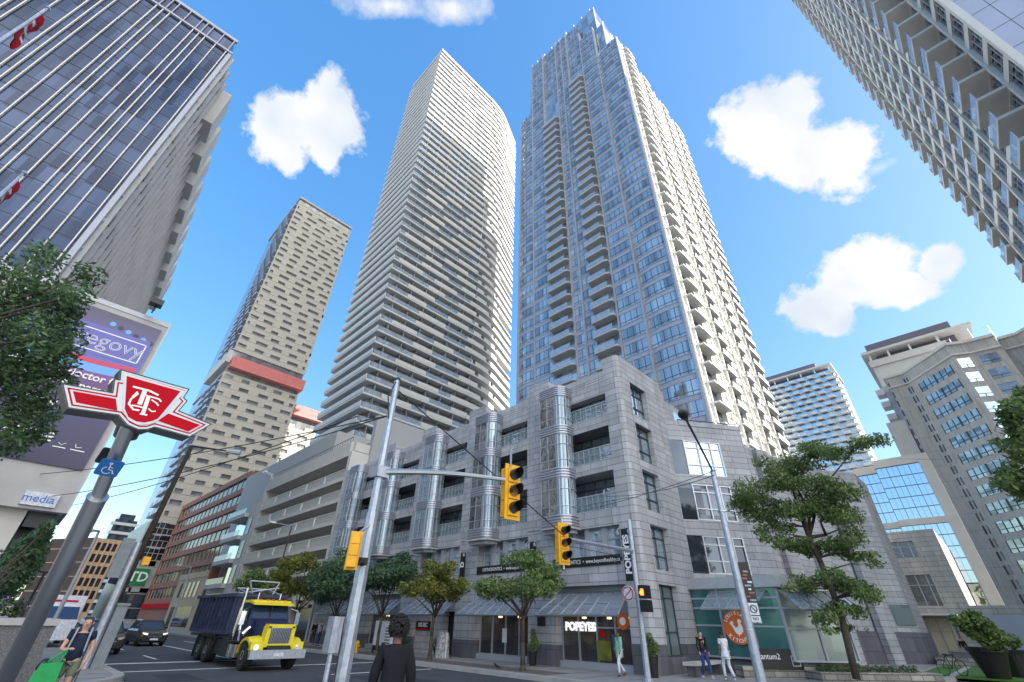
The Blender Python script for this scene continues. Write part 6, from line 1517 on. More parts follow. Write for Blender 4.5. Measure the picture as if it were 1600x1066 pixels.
# cab
q = MB(); q.add([(TX0+.2, 24.2, .95), (TX1-.2, 24.2, .95), (TX1-.2, 24.2, 1.75), (TX0+.2, 24.2, 1.75), (TX0+.2, 25.5, .95), (TX1-.2, 25.5, .95), (TX1-.26, 25.5, 2.42), (TX0+.26, 25.5, 2.42), (TX0+.3, 24.45, 2.38), (TX1-.3, 24.45, 2.38)],
      [(0, 1, 2, 3), (3, 2, 9, 8), (8, 9, 6, 7), (5, 4, 7, 6), (4, 0, 3, 8, 7), (1, 5, 6, 9, 2), (4, 5, 1, 0)])
cabo = q.build('cab', 'navy', tr)
q = MB(); q.add([(TX0+.3, 24.19, 1.8), (TX1-.3, 24.19, 1.8), (TX1-.38, 24.40, 2.3), (TX0+.38, 24.40, 2.3)], [(0, 1, 2, 3)]); q.build('windscreen', 'car_glass', cabo)
q = MB(); q.box(tc_-.015, tc_+.015, 24.17, 24.4, 1.8, 2.3); q.box(TX0+.28, TX1-.28, 24.16, 24.2, 1.76, 1.81); q.build('windscreen_frame', 'dark_metal', cabo)
q = MB(); q.add([(TX0+.205, 24.45, 1.72), (TX0+.205, 25.25, 1.72), (TX0+.24, 25.2, 2.26), (TX0+.255, 24.6, 2.26)], [(3, 2, 1, 0)]); q.build('side_window', 'car_glass', cabo)
q = MB(); q.add([(TX0+.18, 24.02, 2.36), (TX1-.18, 24.02, 2.36), (TX1-.2, 24.6, 2.5), (TX0+.2, 24.6, 2.5), (TX0+.18, 24.02, 2.3), (TX1-.18, 24.02, 2.3), (TX1-.2, 24.6, 2.38), (TX0+.2, 24.6, 2.38)], [(0, 1, 2, 3), (7, 6, 5, 4), (0, 4, 5, 1), (1, 5, 6, 2), (2, 6, 7, 3), (3, 7, 4, 0)])
q.box(TX0+.25, TX1-.25, 24.3, 25.5, 2.4, 2.5); q.build('visor', 'truck_yellow', cabo)
for x in (-.55, -.25, 0, .25, .55): q = MB(); q.box(tc_+x-.05, tc_+x+.05, 24.3, 24.38, 2.48, 2.54); q.build('marker_lamp', 'orange', cabo)
q = MB(); q.box(TX0+.185, TX0+.2, 24.42, 24.45, 1.0, 1.72); q.box(TX0+.185, TX0+.2, 25.28, 25.31, 1.0, 1.72); q.box(TX0+.185, TX0+.2, 24.42, 25.31, .98, 1.0); q.build('door_seam', 'black', cabo)
q = MB(); q.box(TX0+.16, TX0+.2, 25.05, 25.2, 1.5, 1.54); q.build('door_handle', 'chrome', cabo)
q = MB(); q.box(TX0+.0, TX0+.3, 24.45, 25.2, .9, .95); q.build('step', 'dark_metal', tr)
for sx in (-1, 1): q = MB(); x = TX0+.2 if sx < 0 else TX1-.2; q.box(x-.22, x+.22, 30.15, 30.18, .15, .95); q.build('mudflap', 'black', tr)
q = MB(); q.lathe([(0, 0), (.03, 0), (.035, .3), (0, .32)], (tc_-.5, 24.9, 2.5), 8); q.lathe([(0, 0), (.03, 0), (.035, .3), (0, .32)], (tc_+.5, 24.9, 2.5), 8); q.build('air_horn', 'chrome', cabo)
# hood with grille
q = MB(); h0 = TX0+.52; h1 = TX1-.52
q.add([(h0, 22.55, .85), (h1, 22.55, .85), (h1, 22.6, 1.5), (h0, 22.6, 1.5), (h0-.1, 24.2, .95), (h1+.1, 24.2, .95), (h1+.1, 24.2, 1.78), (h0-.1, 24.2, 1.78), (h0+.08, 22.75, 1.58), (h1-.08, 22.75, 1.58)],
      [(0, 1, 2, 3), (3, 2, 9, 8), (8, 9, 6, 7), (4, 0, 3, 8, 7), (1, 5, 6, 9, 2), (4, 5, 1, 0)])
q.build('hood', 'navy', tr)
q = MB(); q.box(h0-.03, h1+.03, 22.48, 22.9, .8, .92); q.box(h0-.04, h0+.12, 22.5, 22.95, .85, 1.52); q.box(h1-.12, h1+.04, 22.5, 22.95, .85, 1.52); q.box(h0, h1, 22.5, 22.95, 1.46, 1.6)
q.build('grille_surround', 'truck_yellow', tr)
q = MB(); q.box(h0+.12, h1-.12, 22.53, 22.6, .92, 1.46); q.build('grille_back', 'dark_metal', tr)
q = MB()
for i in range(13): x = h0+.16+i*(h1-h0-.32)/12; q.box(x-.018, x+.018, 22.47, 22.54, .92, 1.46)
q.box(h0+.1, h1-.1, 22.46, 22.5, 1.44, 1.48); q.build('grille', 'chrome', tr)
for sx in (-1, 1):   # flared fenders as swept arcs
    xo = TX0+.0 if sx < 0 else TX1; xi = h0-.02 if sx < 0 else h1+.02; q = MB(); n = 10; vs = []; fs = []
    for i in range(n+1):
        t = R(18+i*150/n); r_ = .68; yy = 23.25-r_*math.cos(t)*1.08; zz_ = .5+r_*math.sin(t)*.92
        vs += [(xo, yy, zz_), (xi, yy, zz_+.06), (xo, yy, zz_-.1), (xi, yy, zz_-.04)]
    for i in range(n):
        a_ = i*4; fs += [(a_, a_+1, a_+5, a_+4), (a_+2, a_+6, a_+7, a_+3), (a_, a_+4, a_+6, a_+2), (a_+1, a_+3, a_+7, a_+5)]
    q.add(vs, fs); q.box(min(xo, xi), max(xo, xi), 22.48, 22.72, .70, .98); q.build('fender', 'truck_yellow', tr)
    q = MB(); c = (xo+(.22 if sx < 0 else -.22), 22.5, .8); q.lathe([(0, -.04), (.1, -.03), (.11, .02), (0, .03)], c, 14, 'y'); q.build('headlight', 'headlight' if sx < 0 else 'lamp_glass', tr)
q = MB(); q.box(TX0-.05, TX1+.05, 22.2, 22.36, .42, .72); q.build('bumper', 'galvanised', tr)
q = MB(); q.box(tc_-.2, tc_+.2, 22.18, 22.2, .5, .62); q.build('number_plate', 'cloth_white', tr)
for sx in (-1, 1):
    x = TX0-.12 if sx < 0 else TX1+.12; q = MB(); q.path([(x+sx*-.3, 24.25, 1.3), (x, 24.1, 1.35), (x, 24.1, 2.1), (x+sx*-.3, 24.3, 2.2)], .02, 5); q.box(x-.1, x+.1, 24.05, 24.12, 1.55, 2.05); q.build('mirror', 'chrome', tr)
q = MB(); q.tube((TX0+.25, 25.62, .9), (TX0+.25, 25.62, 3.0), .075, n=10); q.tube((TX0+.25, 25.62, 1.2), (TX0+.25, 25.62, 2.2), .11, n=10); q.build('exhaust_stack', 'chrome', tr)
q = MB(); q.tube((TX0+.18, 24.6, .9), (TX0+.18, 25.0, 1.7), .05, n=8); q.tube((TX0+.05, 24.0, 1.2), (TX0+.3, 24.0, 1.45), .1, n=8); q.build('air_cleaner', 'chrome', tr)
q = MB()
for (a_, b_2) in (((8.3, 25.8, 2.8), (8.3, 27.5, 3.05)), ((9.8, 25.8, 2.8), (9.8, 27.5, 3.05)), ((8.3, 27.5, 3.05), (9.8, 27.5, 3.05)), ((8.1, 26.4, 2.78), (9.9, 26.4, 3.1)), ((8.5, 25.7, 2.7), (8.2, 25.7, 3.3)), ((9.4, 25.7, 2.7), (9.6, 25.7, 3.3)), ((8.2, 25.7, 3.3), (9.6, 25.7, 3.3))): q.tube(a_, b_2, .035, n=5)
q.build('tarp_frame', 'galvanised', tr)
# cars
def car(name, label, x, y, yaw, L_=4.3, W_=1.75, H_=1.5, body='car_dark', suv=True, group='cars on the avenue', cat='car', lights=True):
    o = thing(name, label, cat, (x, y, 0), group)
    def tf(p): a, b, c = p; return (x+a*math.cos(yaw)-b*math.sin(yaw), y+a*math.sin(yaw)+b*math.cos(yaw), c)
    def add(q, nm, m, par=o, sm=False): q.v = [tf(v) for v in q.v]; return q.build(nm, m, par, smooth=sm)
    hl, hw = L_/2, W_/2       # nose towards -y
    st_ = [(-hl, .30, .62, .86), (-hl+.12, .22, .74, .95), (-hl+.9, .2, .93, 1.0), (-hl+1.25, .2, .98, 1.0), (hl-.8, .22, 1.0, 1.0), (hl-.1, .25, .98, .97), (hl, .35, .85, .9)]
    q = MB(); vs = []; fs = []
    for (yy, zl, zh, ws2) in st_:
        w2 = hw*ws2
        vs += [(-w2*.92, yy, zl), (-w2, yy, zl+.15), (-w2, yy, zh-.12), (-w2*.9, yy, zh), (w2*.9, yy, zh), (w2, yy, zh-.12), (w2, yy, zl+.15), (w2*.92, yy, zl)]
    for i in range(len(st_)-1):
        for j in range(8): a_ = i*8+j; b_2 = i*8+(j+1) % 8; fs.append((a_, b_2, b_2+8, a_+8))
    fs += [tuple(range(8)), tuple(range((len(st_)-1)*8+7, (len(st_)-1)*8-1, -1))]
    q.add(vs, fs); add(q, 'body', body)
    q = MB(); zt, zb2 = H_, .97; yf, yr = -hl+1.15, hl-.15
    q.add([(-hw*.9, yf, zb2), (hw*.9, yf, zb2), (hw*.9, yr, zb2), (-hw*.9, yr, zb2), (-hw*.72, yf+.75, zt), (hw*.72, yf+.75, zt), (hw*.72, yr-.35, zt), (-hw*.72, yr-.35, zt)], [(0, 1, 5, 4), (1, 2, 6, 5), (2, 3, 7, 6), (3, 0, 4, 7), (4, 5, 6, 7)])
    gl = add(q, 'windows', 'car_glass')
    q = MB(); q.add([(-hw*.74, yf+.68, zt-.01), (hw*.74, yf+.68, zt-.01), (hw*.74, yr-.3, zt-.01), (-hw*.74, yr-.3, zt-.01), (-hw*.66, yf+.9, zt+.05), (hw*.66, yf+.9, zt+.05), (hw*.66, yr-.5, zt+.05), (-hw*.66, yr-.5, zt+.05)], [(0, 1, 5, 4), (1, 2, 6, 5), (2, 3, 7, 6), (3, 0, 4, 7), (4, 5, 6, 7), (3, 2, 1, 0)])
    for sx in (-1, 1):
        for (a_, b_2) in (((sx*hw*.9, yf, zb2), (sx*hw*.72, yf+.75, zt)), ((sx*hw*.9, yf+1.55, zb2), (sx*hw*.73, yf+1.6, zt)), ((sx*hw*.9, yr, zb2), (sx*hw*.72, yr-.35, zt))): q.tube(a_, b_2, .035, n=5)
    add(q, 'roof', body)
    for sx in (-1, 1):
        for yy in (-hl+.8, hl-.75):
            q = MB(); r_ = .33; wd = .22; q.lathe([(r_*.6, -wd/2), (r_, -wd*.4), (r_, wd*.4), (r_*.6, wd/2)], (sx*(hw-.12), yy, r_), 20, 'x'); w2_ = add(q, 'wheel', 'tyre')
            q = MB(); q.lathe([(0, sx*wd*.4), (r_*.2, sx*wd*.5), (r_*.62, sx*wd*.42), (r_*.62, sx*wd*.3)], (sx*(hw-.12), yy, r_), 14, 'x'); add(q, 'rim', 'hub', w2_)
        q = MB(); q.add([(sx*hw*.52, -hl+.02, .66), (sx*hw*.86, -hl+.14, .68), (sx*hw*.86, -hl+.14, .80), (sx*hw*.52, -hl+.02, .76)], [(0, 1, 2, 3) if sx > 0 else (3, 2, 1, 0)]); q.v = [(a_, b_2-.03, c) for a_, b_2, c in q.v]; add(q, 'headlight', 'headlight' if lights else 'lamp_glass')
        q = MB(); q.box(sx*hw*.95 if sx > 0 else sx*hw*1.12, sx*hw*1.12 if sx > 0 else sx*hw*.95, yf+.35, yf+.5, 1.0, 1.14); add(q, 'door_mirror', body)
    q = MB(); q.box(-hw*.5, hw*.5, -hl-.03, -hl+.05, .46, .7); add(q, 'grille', 'dark_metal'); q = MB(); q.box(-.24, .24, -hl-.05, -hl-.02, .36, .47); add(q, 'number_plate', 'cloth_white')
    q = MB(); q.box(-hw*.5, hw*.5, -hl-.045, -hl-.03, .58, .6); add(q, 'chrome_bar', 'chrome')
    return o
car('car', 'dark hatchback driving towards us on the far lane left of the truck', 8.7, 45.5, R(3), 4.0, 1.75, 1.5)
car('car', 'dark car half hidden behind the control box on the left kerb', 4.95, 37.0, R(1), 4.2, 1.75, 1.5, lights=False)
car('car', 'blue parked car beyond the grey control box', 4.95, 60.0, 0, 4.2, 1.75, 1.45, body='navy', lights=False)
car('car', 'small white car far down the avenue', 13.2, 120.0, 0, 4.2, 1.75, 1.45, body='cloth_white', lights=False)
car('car', 'silver car at the far end of the avenue', 7.0, 135.0, 0, 4.2, 1.75, 1.45, body='grey_metal', lights=False)
vn = thing('box_truck', 'white box truck parked behind the woman with a pale cargo body', 'truck', (3.0, 44, 0))
VX0, VX1 = 1.9, 4.0
q = MB(); q.box(VX0, VX1, 41.5, 46, .8, 2.75); bx_ = q.build('cargo_box', 'cloth_white', vn); q = MB(); q.box(VX0+.1, VX1-.1, 39.8, 41.5, .5, 1.5); q.add([(VX0+.12, 40.3, 1.5), (VX1-.12, 40.3, 1.5), (VX1-.2, 40.8, 2.15), (VX0+.2, 40.8, 2.15), (VX0+.12, 41.5, 1.5), (VX1-.12, 41.5, 1.5), (VX1-.2, 41.5, 2.15), (VX0+.2, 41.5, 2.15)], [(3, 2, 6, 7), (0, 3, 7, 4), (1, 5, 6, 2)]); q.build('cab', 'cloth_white', vn)
q = MB(); q.add([(VX0+.12, 40.3, 1.5), (VX1-.12, 40.3, 1.5), (VX1-.2, 40.8, 2.15), (VX0+.2, 40.8, 2.15)], [(0, 1, 2, 3)]); q.build('windscreen', 'car_glass', vn)
text_mesh('VTV DELIVERIES', .2, (1, 0, 0), (0, 0, 1), ((VX0+VX1)/2, 41.48, 2.45), .01, m='black', parent=bx_, name='lettering', bold=.01) if 0 else None
q = MB(); q.box(VX0+.35, VX1-.35, 41.47, 41.49, 2.4, 2.5); q.build('red_stripe', 'red', bx_)
for y in (40.4, 45): 
    for sx, x in ((-1, VX0+.15), (1, VX1-.15)): wheel(vn, x, y, .38, .25, sx)
# ================================================================== people
def skinned(name, verts, edges, rad, m, parent, levels=1, root=0):
    me = bpy.data.meshes.new('s'); me.from_pydata([tuple(v) for v in verts], edges, []); o = bpy.data.objects.new('s', me); COL.objects.link(o)
    md = o.modifiers.new('s', 'SKIN'); md.use_smooth_shade = True
    for i, r_ in enumerate(rad): me.skin_vertices[0].data[i].radius = (r_ if isinstance(r_, tuple) else (r_, r_)); me.skin_vertices[0].data[i].use_root = (i == root)
    if levels: s_ = o.modifiers.new('u', 'SUBSURF'); s_.levels = levels
    bpy.context.view_layer.update(); nm = bpy.data.meshes.new_from_object(o.evaluated_get(bpy.context.evaluated_depsgraph_get())); bpy.data.objects.remove(o)
    nm.materials.clear(); nm.materials.append(M[m] if isinstance(m, str) else m); nm.polygons.foreach_set('use_smooth', [True]*len(nm.polygons))
    return link(name, nm, parent)
BASE = dict(pel=(0, 0, .95), wai=(0, 0, 1.08), che=(0, -.01, 1.27), nec=(0, .0, 1.43), hd0=(0, .01, 1.475), hd1=(0, .02, 1.54), hd2=(0, .01, 1.61),
            shl=(-.165, 0, 1.37), ell=(-.215, 0, 1.10), wrl=(-.22, .09, .88), hal=(-.22, .12, .80), shr=(.165, 0, 1.37), elr=(.215, 0, 1.10), wrr=(.22, .09, .88), har=(.22, .12, .80),
            hil=(-.085, 0, .90), knl=(-.095, .03, .50), anl=(-.095, 0, .09), tol=(-.1, .15, .045), hir=(.085, 0, .90), knr=(.095, .03, .50), anr=(.095, 0, .09), tor=(.1, .15, .045))
def person(name, label, x, y, yaw, pose, top, bottom, shoe, hair, skin='skin', sleeve=.5, leg=1.0, z=SW, h=1.7, hairlen=0, coat=0, fingers=False, group=None, girth=1.0, curly=False):
    J = {k: Vector(v) for k, v in BASE.items()}
    for k, v in pose.items(): J[k] = Vector(v)
    s = h/1.7; ca, sa = math.cos(yaw), math.sin(yaw)      # faces +y of its own frame
    W = lambda p: Vector((x+(p.x*ca-p.y*sa)*s, y+(p.x*sa+p.y*ca)*s, z+p.z*s))
    o = thing(name, label, 'person', (x, y, z), group)
    ks = ['pel', 'wai', 'che', 'nec', 'hd0', 'hd1', 'hd2', 'shl', 'ell', 'wrl', 'hal', 'shr', 'elr', 'wrr', 'har', 'hil', 'knl', 'anl', 'tol', 'hir', 'knr', 'anr', 'tor']
    rd_ = dict(pel=(.10, .085), wai=(.09, .07), che=(.11, .085), nec=.05, hd0=.07, hd1=(.078, .092), hd2=(.068, .08), shl=.055, ell=.038, wrl=.027, hal=(.035, .02), shr=.055, elr=.038, wrr=.027, har=(.035, .02), hil=.085, knl=.055, anl=.036, tol=.032, hir=.085, knr=.055, anr=.036, tor=.032)
    ed = [('pel', 'wai'), ('wai', 'che'), ('che', 'nec'), ('nec', 'hd0'), ('hd0', 'hd1'), ('hd1', 'hd2'), ('che', 'shl'), ('shl', 'ell'), ('ell', 'wrl'), ('wrl', 'hal'), ('che', 'shr'), ('shr', 'elr'), ('elr', 'wrr'), ('wrr', 'har'),
          ('pel', 'hil'), ('hil', 'knl'), ('knl', 'anl'), ('anl', 'tol'), ('pel', 'hir'), ('hir', 'knr'), ('knr', 'anr'), ('anr', 'tor')]
    V = [W(J[k]) for k in ks]; E = [(ks.index(a), ks.index(b)) for a, b in ed]; RD = [tuple(q_*s for q_ in (rd_[k] if isinstance(rd_[k], tuple) else (rd_[k],)*2)) for k in ks]
    if fingers:
        for sd in 'lr':
            hi = ks.index('ha'+sd); hv = J['ha'+sd]; wv = J['wr'+sd]; d = (hv-wv).normalized(); sx = Vector((0, 1, 0)) if abs(d.y) < .7 else Vector((1, 0, 0)); sx = (sx-d*sx.dot(d)).normalized(); nrm = d.cross(sx)
            for k, (off, ln) in enumerate(((-.03, .06), (-.01, .07), (.01, .066), (.028, .05))):
                a = hv+sx*off+d*.02; b = a+d*ln*.5+nrm*.008; c = b+d*ln*.4+nrm*.03
                i0 = len(V); V += [W(a), W(b), W(c)]; RD += [(.0095*s,)*2, (.0085*s,)*2, (.007*s,)*2]; E += [(hi, i0), (i0, i0+1), (i0+1, i0+2)]
            a = wv+d*.03+sx*.03; b = a+d*.03+sx*.025+nrm*.01; i0 = len(V); V += [W(a), W(b)]; RD += [(.011*s,)*2, (.008*s,)*2]; E += [(ks.index('wr'+sd), i0), (i0, i0+1)]
    bd_ = skinned('body', V, E, RD, skin, o)
    # clothes as shells over the same joints
    L = lambda a, b, t: J[a].lerp(J[b], t)
    g_ = girth
    tv = [J['pel']+Vector((0, 0, -.06)), J['wai'], J['che'], J['che'].lerp(J['nec'], .55), J['shl'], L('shl', 'ell', sleeve), J['shr'], L('shr', 'elr', sleeve)]
    te = [(0, 1), (1, 2), (2, 3), (2, 4), (4, 5), (2, 6), (6, 7)]; trd = [(.152*g_, .135*g_), (.14*g_, .108*g_), (.165*g_, .125*g_), (.12*g_, .105*g_), .078, .067, .078, .067]
    tv.append(J['che'].lerp(J['nec'], .92)); te.append((3, 8)); trd.append((.072, .07))
    if sleeve >= 1:
        tv += [L('ell', 'wrl', .9), L('elr', 'wrr', .9)]; te += [(5, 9), (7, 10)]; trd += [.042, .042]
    if coat:
        tv += [J['pel']+Vector((0, 0, -coat))]; te += [(0, len(tv)-1)]; trd += [(.19*g_, .15*g_)]
    skinned('shirt', [W(v) for v in tv], te, [tuple(q_*s for q_ in (r_ if isinstance(r_, tuple) else (r_, r_))) for r_ in trd], top, o)
    bv = [J['pel']+Vector((0, 0, .10)), J['hil'], L('hil', 'knl', leg*.5) if leg < .6 else J['knl'], J['hir'], L('hir', 'knr', leg*.5) if leg < .6 else J['knr']]
    be = [(0, 1), (1, 2), (0, 3), (3, 4)]; brd = [(.142, .12), .102, .088 if leg < .6 else .07, .102, .088 if leg < .6 else .07]
    if leg < .6: bv[2] = L('hil', 'knl', .6); bv[4] = L('hir', 'knr', .6)
    if leg >= 1: bv += [L('knl', 'anl', .95), L('knr', 'anr', .95)]; be += [(2, 5), (4, 6)]; brd += [.055, .055]
    skinned('trousers' if leg >= 1 else 'shorts', [W(v) for v in bv], be, [tuple(q_*s for q_ in (r_ if isinstance(r_, tuple) else (r_, r_))) for r_ in brd], bottom, o)
    for sd in 'lr': skinned('shoe', [W(J['an'+sd]+Vector((0, -.03, -.045))), W(J['to'+sd])], [(0, 1)], [.045*s, .042*s], shoe, o, levels=1)
    up = Vector((0, 0, 1)); hc_ = J['hd1']; bk = Vector((0, -1, 0))
    hv = [hc_+Vector((0, -.03, .055)), hc_+Vector((0, -.045, .0)), hc_+Vector((-.05, -.02, .03)), hc_+Vector((.05, -.02, .03)), hc_+Vector((0, .03, .085))]
    he = [(0, 1), (0, 2), (0, 3), (0, 4)]; hr = [(.098, .098), (.09, .08), .055, .055, (.065, .05)]
    if hairlen: hv.append(hc_+Vector((0, -.055, -hairlen))); he.append((1, 5)); hr.append(.05)
    skinned('hair', [W(v) for v in hv], he, [tuple(q_*s for q_ in (r_ if isinstance(r_, tuple) else (r_, r_))) for r_ in hr], hair, o)
    if curly:
        q = MB(); rc = random.Random(4); c_ = W(J['hd1']+Vector((0, -.02, .03)))
        for _ in range(420):
            d = Vector((rc.gauss(0, 1), rc.gauss(0, 1), rc.gauss(0, 1))).normalized(); loc = Vector((d.x*.105, d.y*.115-.01, d.z*.12))
            lo_ = Vector((d.x*ca-d.y*sa, d.x*sa+d.y*ca, 0))
            if d.y > .45 and d.z < .35: continue
            if d.z < -.75: continue
            p = W(J['hd1']+Vector((0, -.02, .035))+loc); e_ = p+Vector((rc.uniform(-1, 1), rc.uniform(-1, 1), rc.uniform(-1, 1)))*.03; m_ = p+(p-c_).normalized()*.022
            q.path([p-(p-c_)*.25, m_, e_], [.016, .013, .006], 4)
        q.build('hair', hair, o)
    # face
    f = J['hd1']
    q = MB(); p0 = W(f+Vector((0, .088, .012))); p1 = W(f+Vector((0, .115, -.018))); q.tube(p0, p1, .008*s, .016*s, 6); q.build('nose', skin, o)
    for sx in (-1, 1): q = MB(); c = W(f+Vector((sx*.03, .084, .015))); q.lathe([(0, -.008*s), (.010*s, 0), (0, .008*s)], tuple(c), 8); q.build('eye', 'black', o)
    for sx in (-1, 1): q = MB(); c = W(f+Vector((sx*.082, 0, .0))); q.lathe([(0, -.028*s), (.012*s, -.01*s), (.014*s, .012*s), (0, .03*s)], tuple(c), 8); q.build('ear', skin, o)
    q = MB(); a, b = W(f+Vector((-.022, .09, -.042))), W(f+Vector((.022, .09, -.042))); q.tube(a, b, .005*s, n=5); q.build('mouth', 'brick_red', o)
    o['_w'] = 0; del o['_w']
    return o, W, J
wp, W_w, J_w = person('person', 'woman in a navy t-shirt and olive shorts carrying bags at the lower left', 1.42, 12.75, R(180-8), dict(ell=(-.24, .02, 1.12), wrl=(-.21, .12, .92), hal=(-.2, .14, .85), elr=(.22, .06, 1.13), wrr=(.15, .24, 1.12), har=(.1, .28, 1.14), knl=(-.1, .12, .5), anl=(-.1, .1, .1), tol=(-.1, .25, .05), knr=(.1, -.02, .5), anr=(.1, -.2, .13), tor=(.1, -.06, .05)),
    'cloth_navy', 'cloth_olive', 'cloth_white', 'hair_brown', h=1.66, sleeve=.55, leg=.5, hairlen=.12, fingers=True)
pk = thing('backpack', 'light blue backpack worn by the woman in navy', 'backpack', tuple(W_w(Vector((0, -.2, 1.2)))))
skinned('bag', [W_w(Vector((0, -.2, 1.0))), W_w(Vector((0, -.21, 1.22))), W_w(Vector((0, -.19, 1.38)))], [(0, 1), (1, 2)], [(.15, .1), (.16, .11), (.12, .07)], 'sky_blue_cloth', pk)
for sx in (-1, 1): q = MB(); q.path([W_w(Vector((sx*.1, -.12, 1.42))), W_w(Vector((sx*.11, .02, 1.46))), W_w(Vector((sx*.115, .125, 1.32))), W_w(Vector((sx*.13, .11, 1.1))), W_w(Vector((sx*.15, -.08, 1.0)))], .015, 6); q.build('strap', 'cloth_grey', pk)
bg_ = thing('shopping_bag', 'bright green reusable shopping bag held by the woman in navy', 'bag', tuple(W_w(Vector((.3, .25, .7)))))
hb = W_w(J_w['har']); q = MB(); q.path([hb, W_w(Vector((.14, .3, .95)))], .02, 6); q.path([hb, W_w(Vector((.3, .28, .95)))], .02, 6); q.build('handle', 'bag_green', bg_)
q = MB(); P = [W_w(Vector(v)) for v in ((.08, .22, .95), (.38, .22, .93), (.38, .42, .93), (.08, .42, .95), (.05, .18, .55), (.46, .18, .55), (.46, .46, .55), (.05, .46, .55))]
q.add([tuple(v) for v in P], [(0, 3, 2, 1), (4, 5, 6, 7), (0, 1, 5, 4), (1, 2, 6, 5), (2, 3, 7, 6), (3, 0, 4, 7)]); q.build('bag_body', 'bag_green', bg_)
bk2 = thing('tote_bag', 'dark tote bag hanging from the elbow of the woman in navy', 'bag', tuple(W_w(Vector((.35, .05, .9))))); skinned('bag_body', [W_w(Vector((.33, .1, 1.0))), W_w(Vector((.38, .08, .78)))], [(0, 1)], [(.09, .07), (.13, .09)], 'black', bk2)
umb = thing('leash', 'thin black strap hanging from the left hand of the woman', 'strap', tuple(W_w(J_w['hal']))); q = MB(); q.path([W_w(J_w['hal']), W_w(Vector((-.12, .3, .5))), W_w(Vector((-.02, .34, .2)))], .01, 5); q.path([W_w(J_w['hal']), W_w(Vector((-.2, .22, .4)))], .01, 5); q.build('strap', 'black', umb)
person('person', 'man with short curly dark hair in a black coat seen from behind', 3.70, 5.60, R(-33), dict(shl=(-.15, 0, 1.36), shr=(.15, 0, 1.36), ell=(-.22, 0, 1.08), elr=(.22, 0, 1.08), wrl=(-.22, .1, .88), wrr=(.22, .1, .88)), 'cloth_black', 'black', 'black', 'hair_black', skin='skin_dark', h=1.72, sleeve=1.0, coat=.35, girth=1.08, hairlen=.07, curly=True)
mo_, _, _ = person('person', 'pedestrian in a mint green patterned tunic outside the corner shop', 18.5, 11.95, R(60), dict(knl=(-.1, .15, .5), anl=(-.1, .12, .1), tol=(-.1, .25, .05), anr=(.1, -.25, .14), tor=(.1, -.1, .06)), 'cloth_mint', 'cloth_white', 'dark_metal', 'hair_black', skin='skin_dark', h=1.55, sleeve=1.0, coat=.3, girth=1.2)
person('person', 'person in a dark top and blue jeans walking past the orange hen sign', 20.7, 9.45, R(150), dict(knl=(-.08, .18, .52), anl=(-.08, .2, .12), anr=(.08, -.2, .12), tol=(-.08, .33, .06), tor=(.08, -.06, .05)), 'black', 'denim', 'cloth_white', 'hair_brown', h=1.62, sleeve=1.0)
person('person', 'person in a white and blue patterned outfit talking on a phone', 20.9, 8.65, R(-30), dict(elr=(.27, .1, 1.2), wrr=(.16, .18, 1.45), har=(.12, .16, 1.5), knl=(-.08, .16, .52), anl=(-.08, .14, .1), anr=(.08, -.2, .12), tol=(-.08, .28, .05), tor=(.08, -.06, .05)), 'cloth_white', 'cloth_white', 'cloth_white', 'hair_black', skin='skin_dark', h=1.62, sleeve=.6, coat=.15, girth=1.15)
person('person', 'small figure in a pale blue shirt behind the truck nose', 18.2, 38.2, R(200), {}, 'cloth_grey', 'denim', 'black', 'hair_black', h=1.6, sleeve=1.0)
person('person', 'dark dressed figure next to the pale blue shirt', 18.4, 39.6, R(180), {}, 'cloth_black', 'black', 'black', 'hair_brown', h=1.6, sleeve=1.0)
person('person', 'seated looking dark figure near the yellow hydrant', 18.4, 28.9, R(120), dict(pel=(0, 0, .55), wai=(0, 0, .68), che=(0, .03, .87), nec=(0, .05, 1.03), hd0=(0, .07, 1.1), hd1=(0, .09, 1.165), hd2=(0, .08, 1.24), shl=(-.165, .03, .97), ell=(-.22, .1, .72), wrl=(-.15, .3, .62), hal=(-.1, .36, .6), shr=(.165, .03, .97), elr=(.22, .1, .72), wrr=(.15, .3, .62), har=(.1, .36, .6), hil=(-.085, .05, .52), knl=(-.12, .45, .5), anl=(-.12, .42, .09), tol=(-.12, .56, .05), hir=(.085, .05, .52), knr=(.12, .45, .5), anr=(.12, .42, .09), tor=(.12, .56, .05)), 'cloth_black', 'black', 'black', 'hair_black', h=1.65, sleeve=1.0)
person('person', 'distant pedestrian in dark clothes behind the blue container', 17.2, 57.5, R(170), {}, 'cloth_navy', 'black', 'black', 'hair_black', h=1.6, sleeve=1.0)
person('person', 'grey statue like figure standing in the sunlit doorway far right', 58.6, 5.9, R(90), {}, 'cloth_grey', 'cloth_grey', 'black', 'hair_brown', h=1.7, sleeve=1.0, z=.0)
person('person', 'far figure in a dark jacket right of the sunlit doorway', 58.4, 3.9, R(100), {}, 'cloth_black', 'cloth_grey', 'black', 'hair_brown', h=1.7, sleeve=1.0, z=.0)
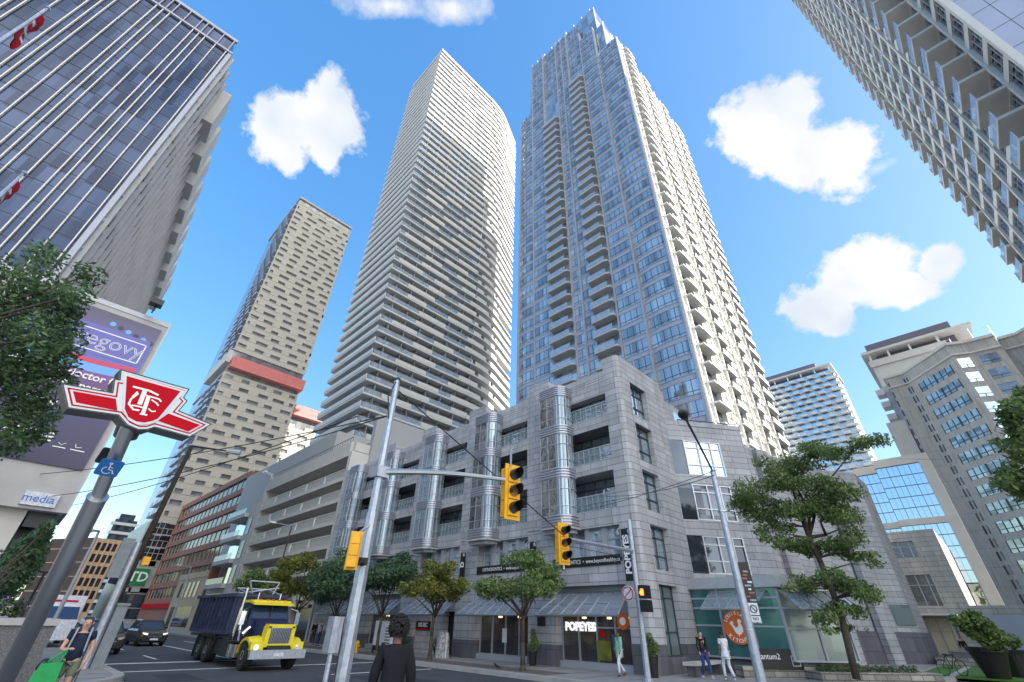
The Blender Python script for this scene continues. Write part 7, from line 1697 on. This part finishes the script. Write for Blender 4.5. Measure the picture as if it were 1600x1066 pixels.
# hydrant, bin, pigeon, stool
hy = thing('fire_hydrant', 'small yellow fire hydrant by the far kerb', 'hydrant', (16.7, 29.6, SW)); q = MB(); q.lathe([(.14, 0), (.14, .04), (.09, .05), (.09, .42), (.12, .44), (.12, .48), (.08, .58), (.03, .63), (0, .64)], (16.7, 29.6, SW), 14); q.tube((16.52, 29.6, .5), (16.88, 29.6, .5), .05, n=8); q.tube((16.7, 29.45, .5), (16.7, 29.75, .5), .06, n=8); q.build('body', 'yellow', hy)
bd2 = thing('pigeon', 'lone dark pigeon standing on the far kerb', 'bird', (15.95, 16.4, .17))
skinned('body', [(15.95, 16.3, .28), (15.95, 16.4, .3), (15.95, 16.5, .33), (15.95, 16.56, .4), (15.95, 16.59, .42), (15.95, 16.15, .24)], [(0, 1), (1, 2), (2, 3), (3, 4), (0, 5)], [.05, .06, .05, .028, .025, .02], 'dark_metal', bd2)
for dx in (-.02, .02): q = MB(); q.tube((15.95+dx, 16.4, .165), (15.95+dx, 16.4, .26), .006, n=4); q.build('leg', 'brick_red', bd2)
tb = thing('draped_stand', 'waist high stand draped with black and white patterned cloth by the planter', 'stand', (18.6, 23.4, SW)); mat('spotted_cloth', (.04, .04, .05), .8, var=.9, vs=9, col2=(.7, .7, .7)); q = MB(); q.lathe([(.42, 0), (.38, .4), (.36, .9), (.3, 1.15), (.2, 1.25), (0, 1.28)], (18.7, 23.7, SW), 18); q.build('cloth', 'spotted_cloth', tb)
q = MB(); q.tube((18.6, 23.25, SW), (18.6, 23.25, 1.3), .06, n=8); q.build('pole', 'cloth_white', tb)
bk_ = thing('bicycle', 'dark bicycle leaning at the lawn edge lower right', 'bicycle', (33, 3.6, SW))
for dx in (0, 1.0):
    q = MB()
    for i in range(20): t, t2 = R(i*18), R(i*18+18); q.tube((33+dx*.8+.32*math.cos(t)*.8, 3.3-dx*.6-.32*math.cos(t)*.6, SW+.33+.32*math.sin(t)), (33+dx*.8+.32*math.cos(t2)*.8, 3.3-dx*.6-.32*math.cos(t2)*.6, SW+.33+.32*math.sin(t2)), .018, n=4)
    q.build('wheel', 'tyre', bk_)
q = MB(); A = Vector((33, 3.3, .48)); B = Vector((33.8, 2.7, .48)); C_2 = Vector((33.3, 3.08, .95)); D2 = Vector((33.65, 2.8, 1.0)); Mi = Vector((33.38, 3.0, .45))
for a, b in ((A, C_2), (A, Mi), (Mi, C_2), (Mi, D2), (C_2, D2), (D2, B)): q.tube(a, b, .018, n=5)
q.tube(D2-Vector((.1, .1, -.1)), D2+Vector((.12, .12, .1)), .014, n=5); q.build('frame', 'dark_metal', bk_); q = MB(); q.box(33.18, 33.38, 3.0, 3.15, .98, 1.03); q.build('saddle', 'black', bk_)
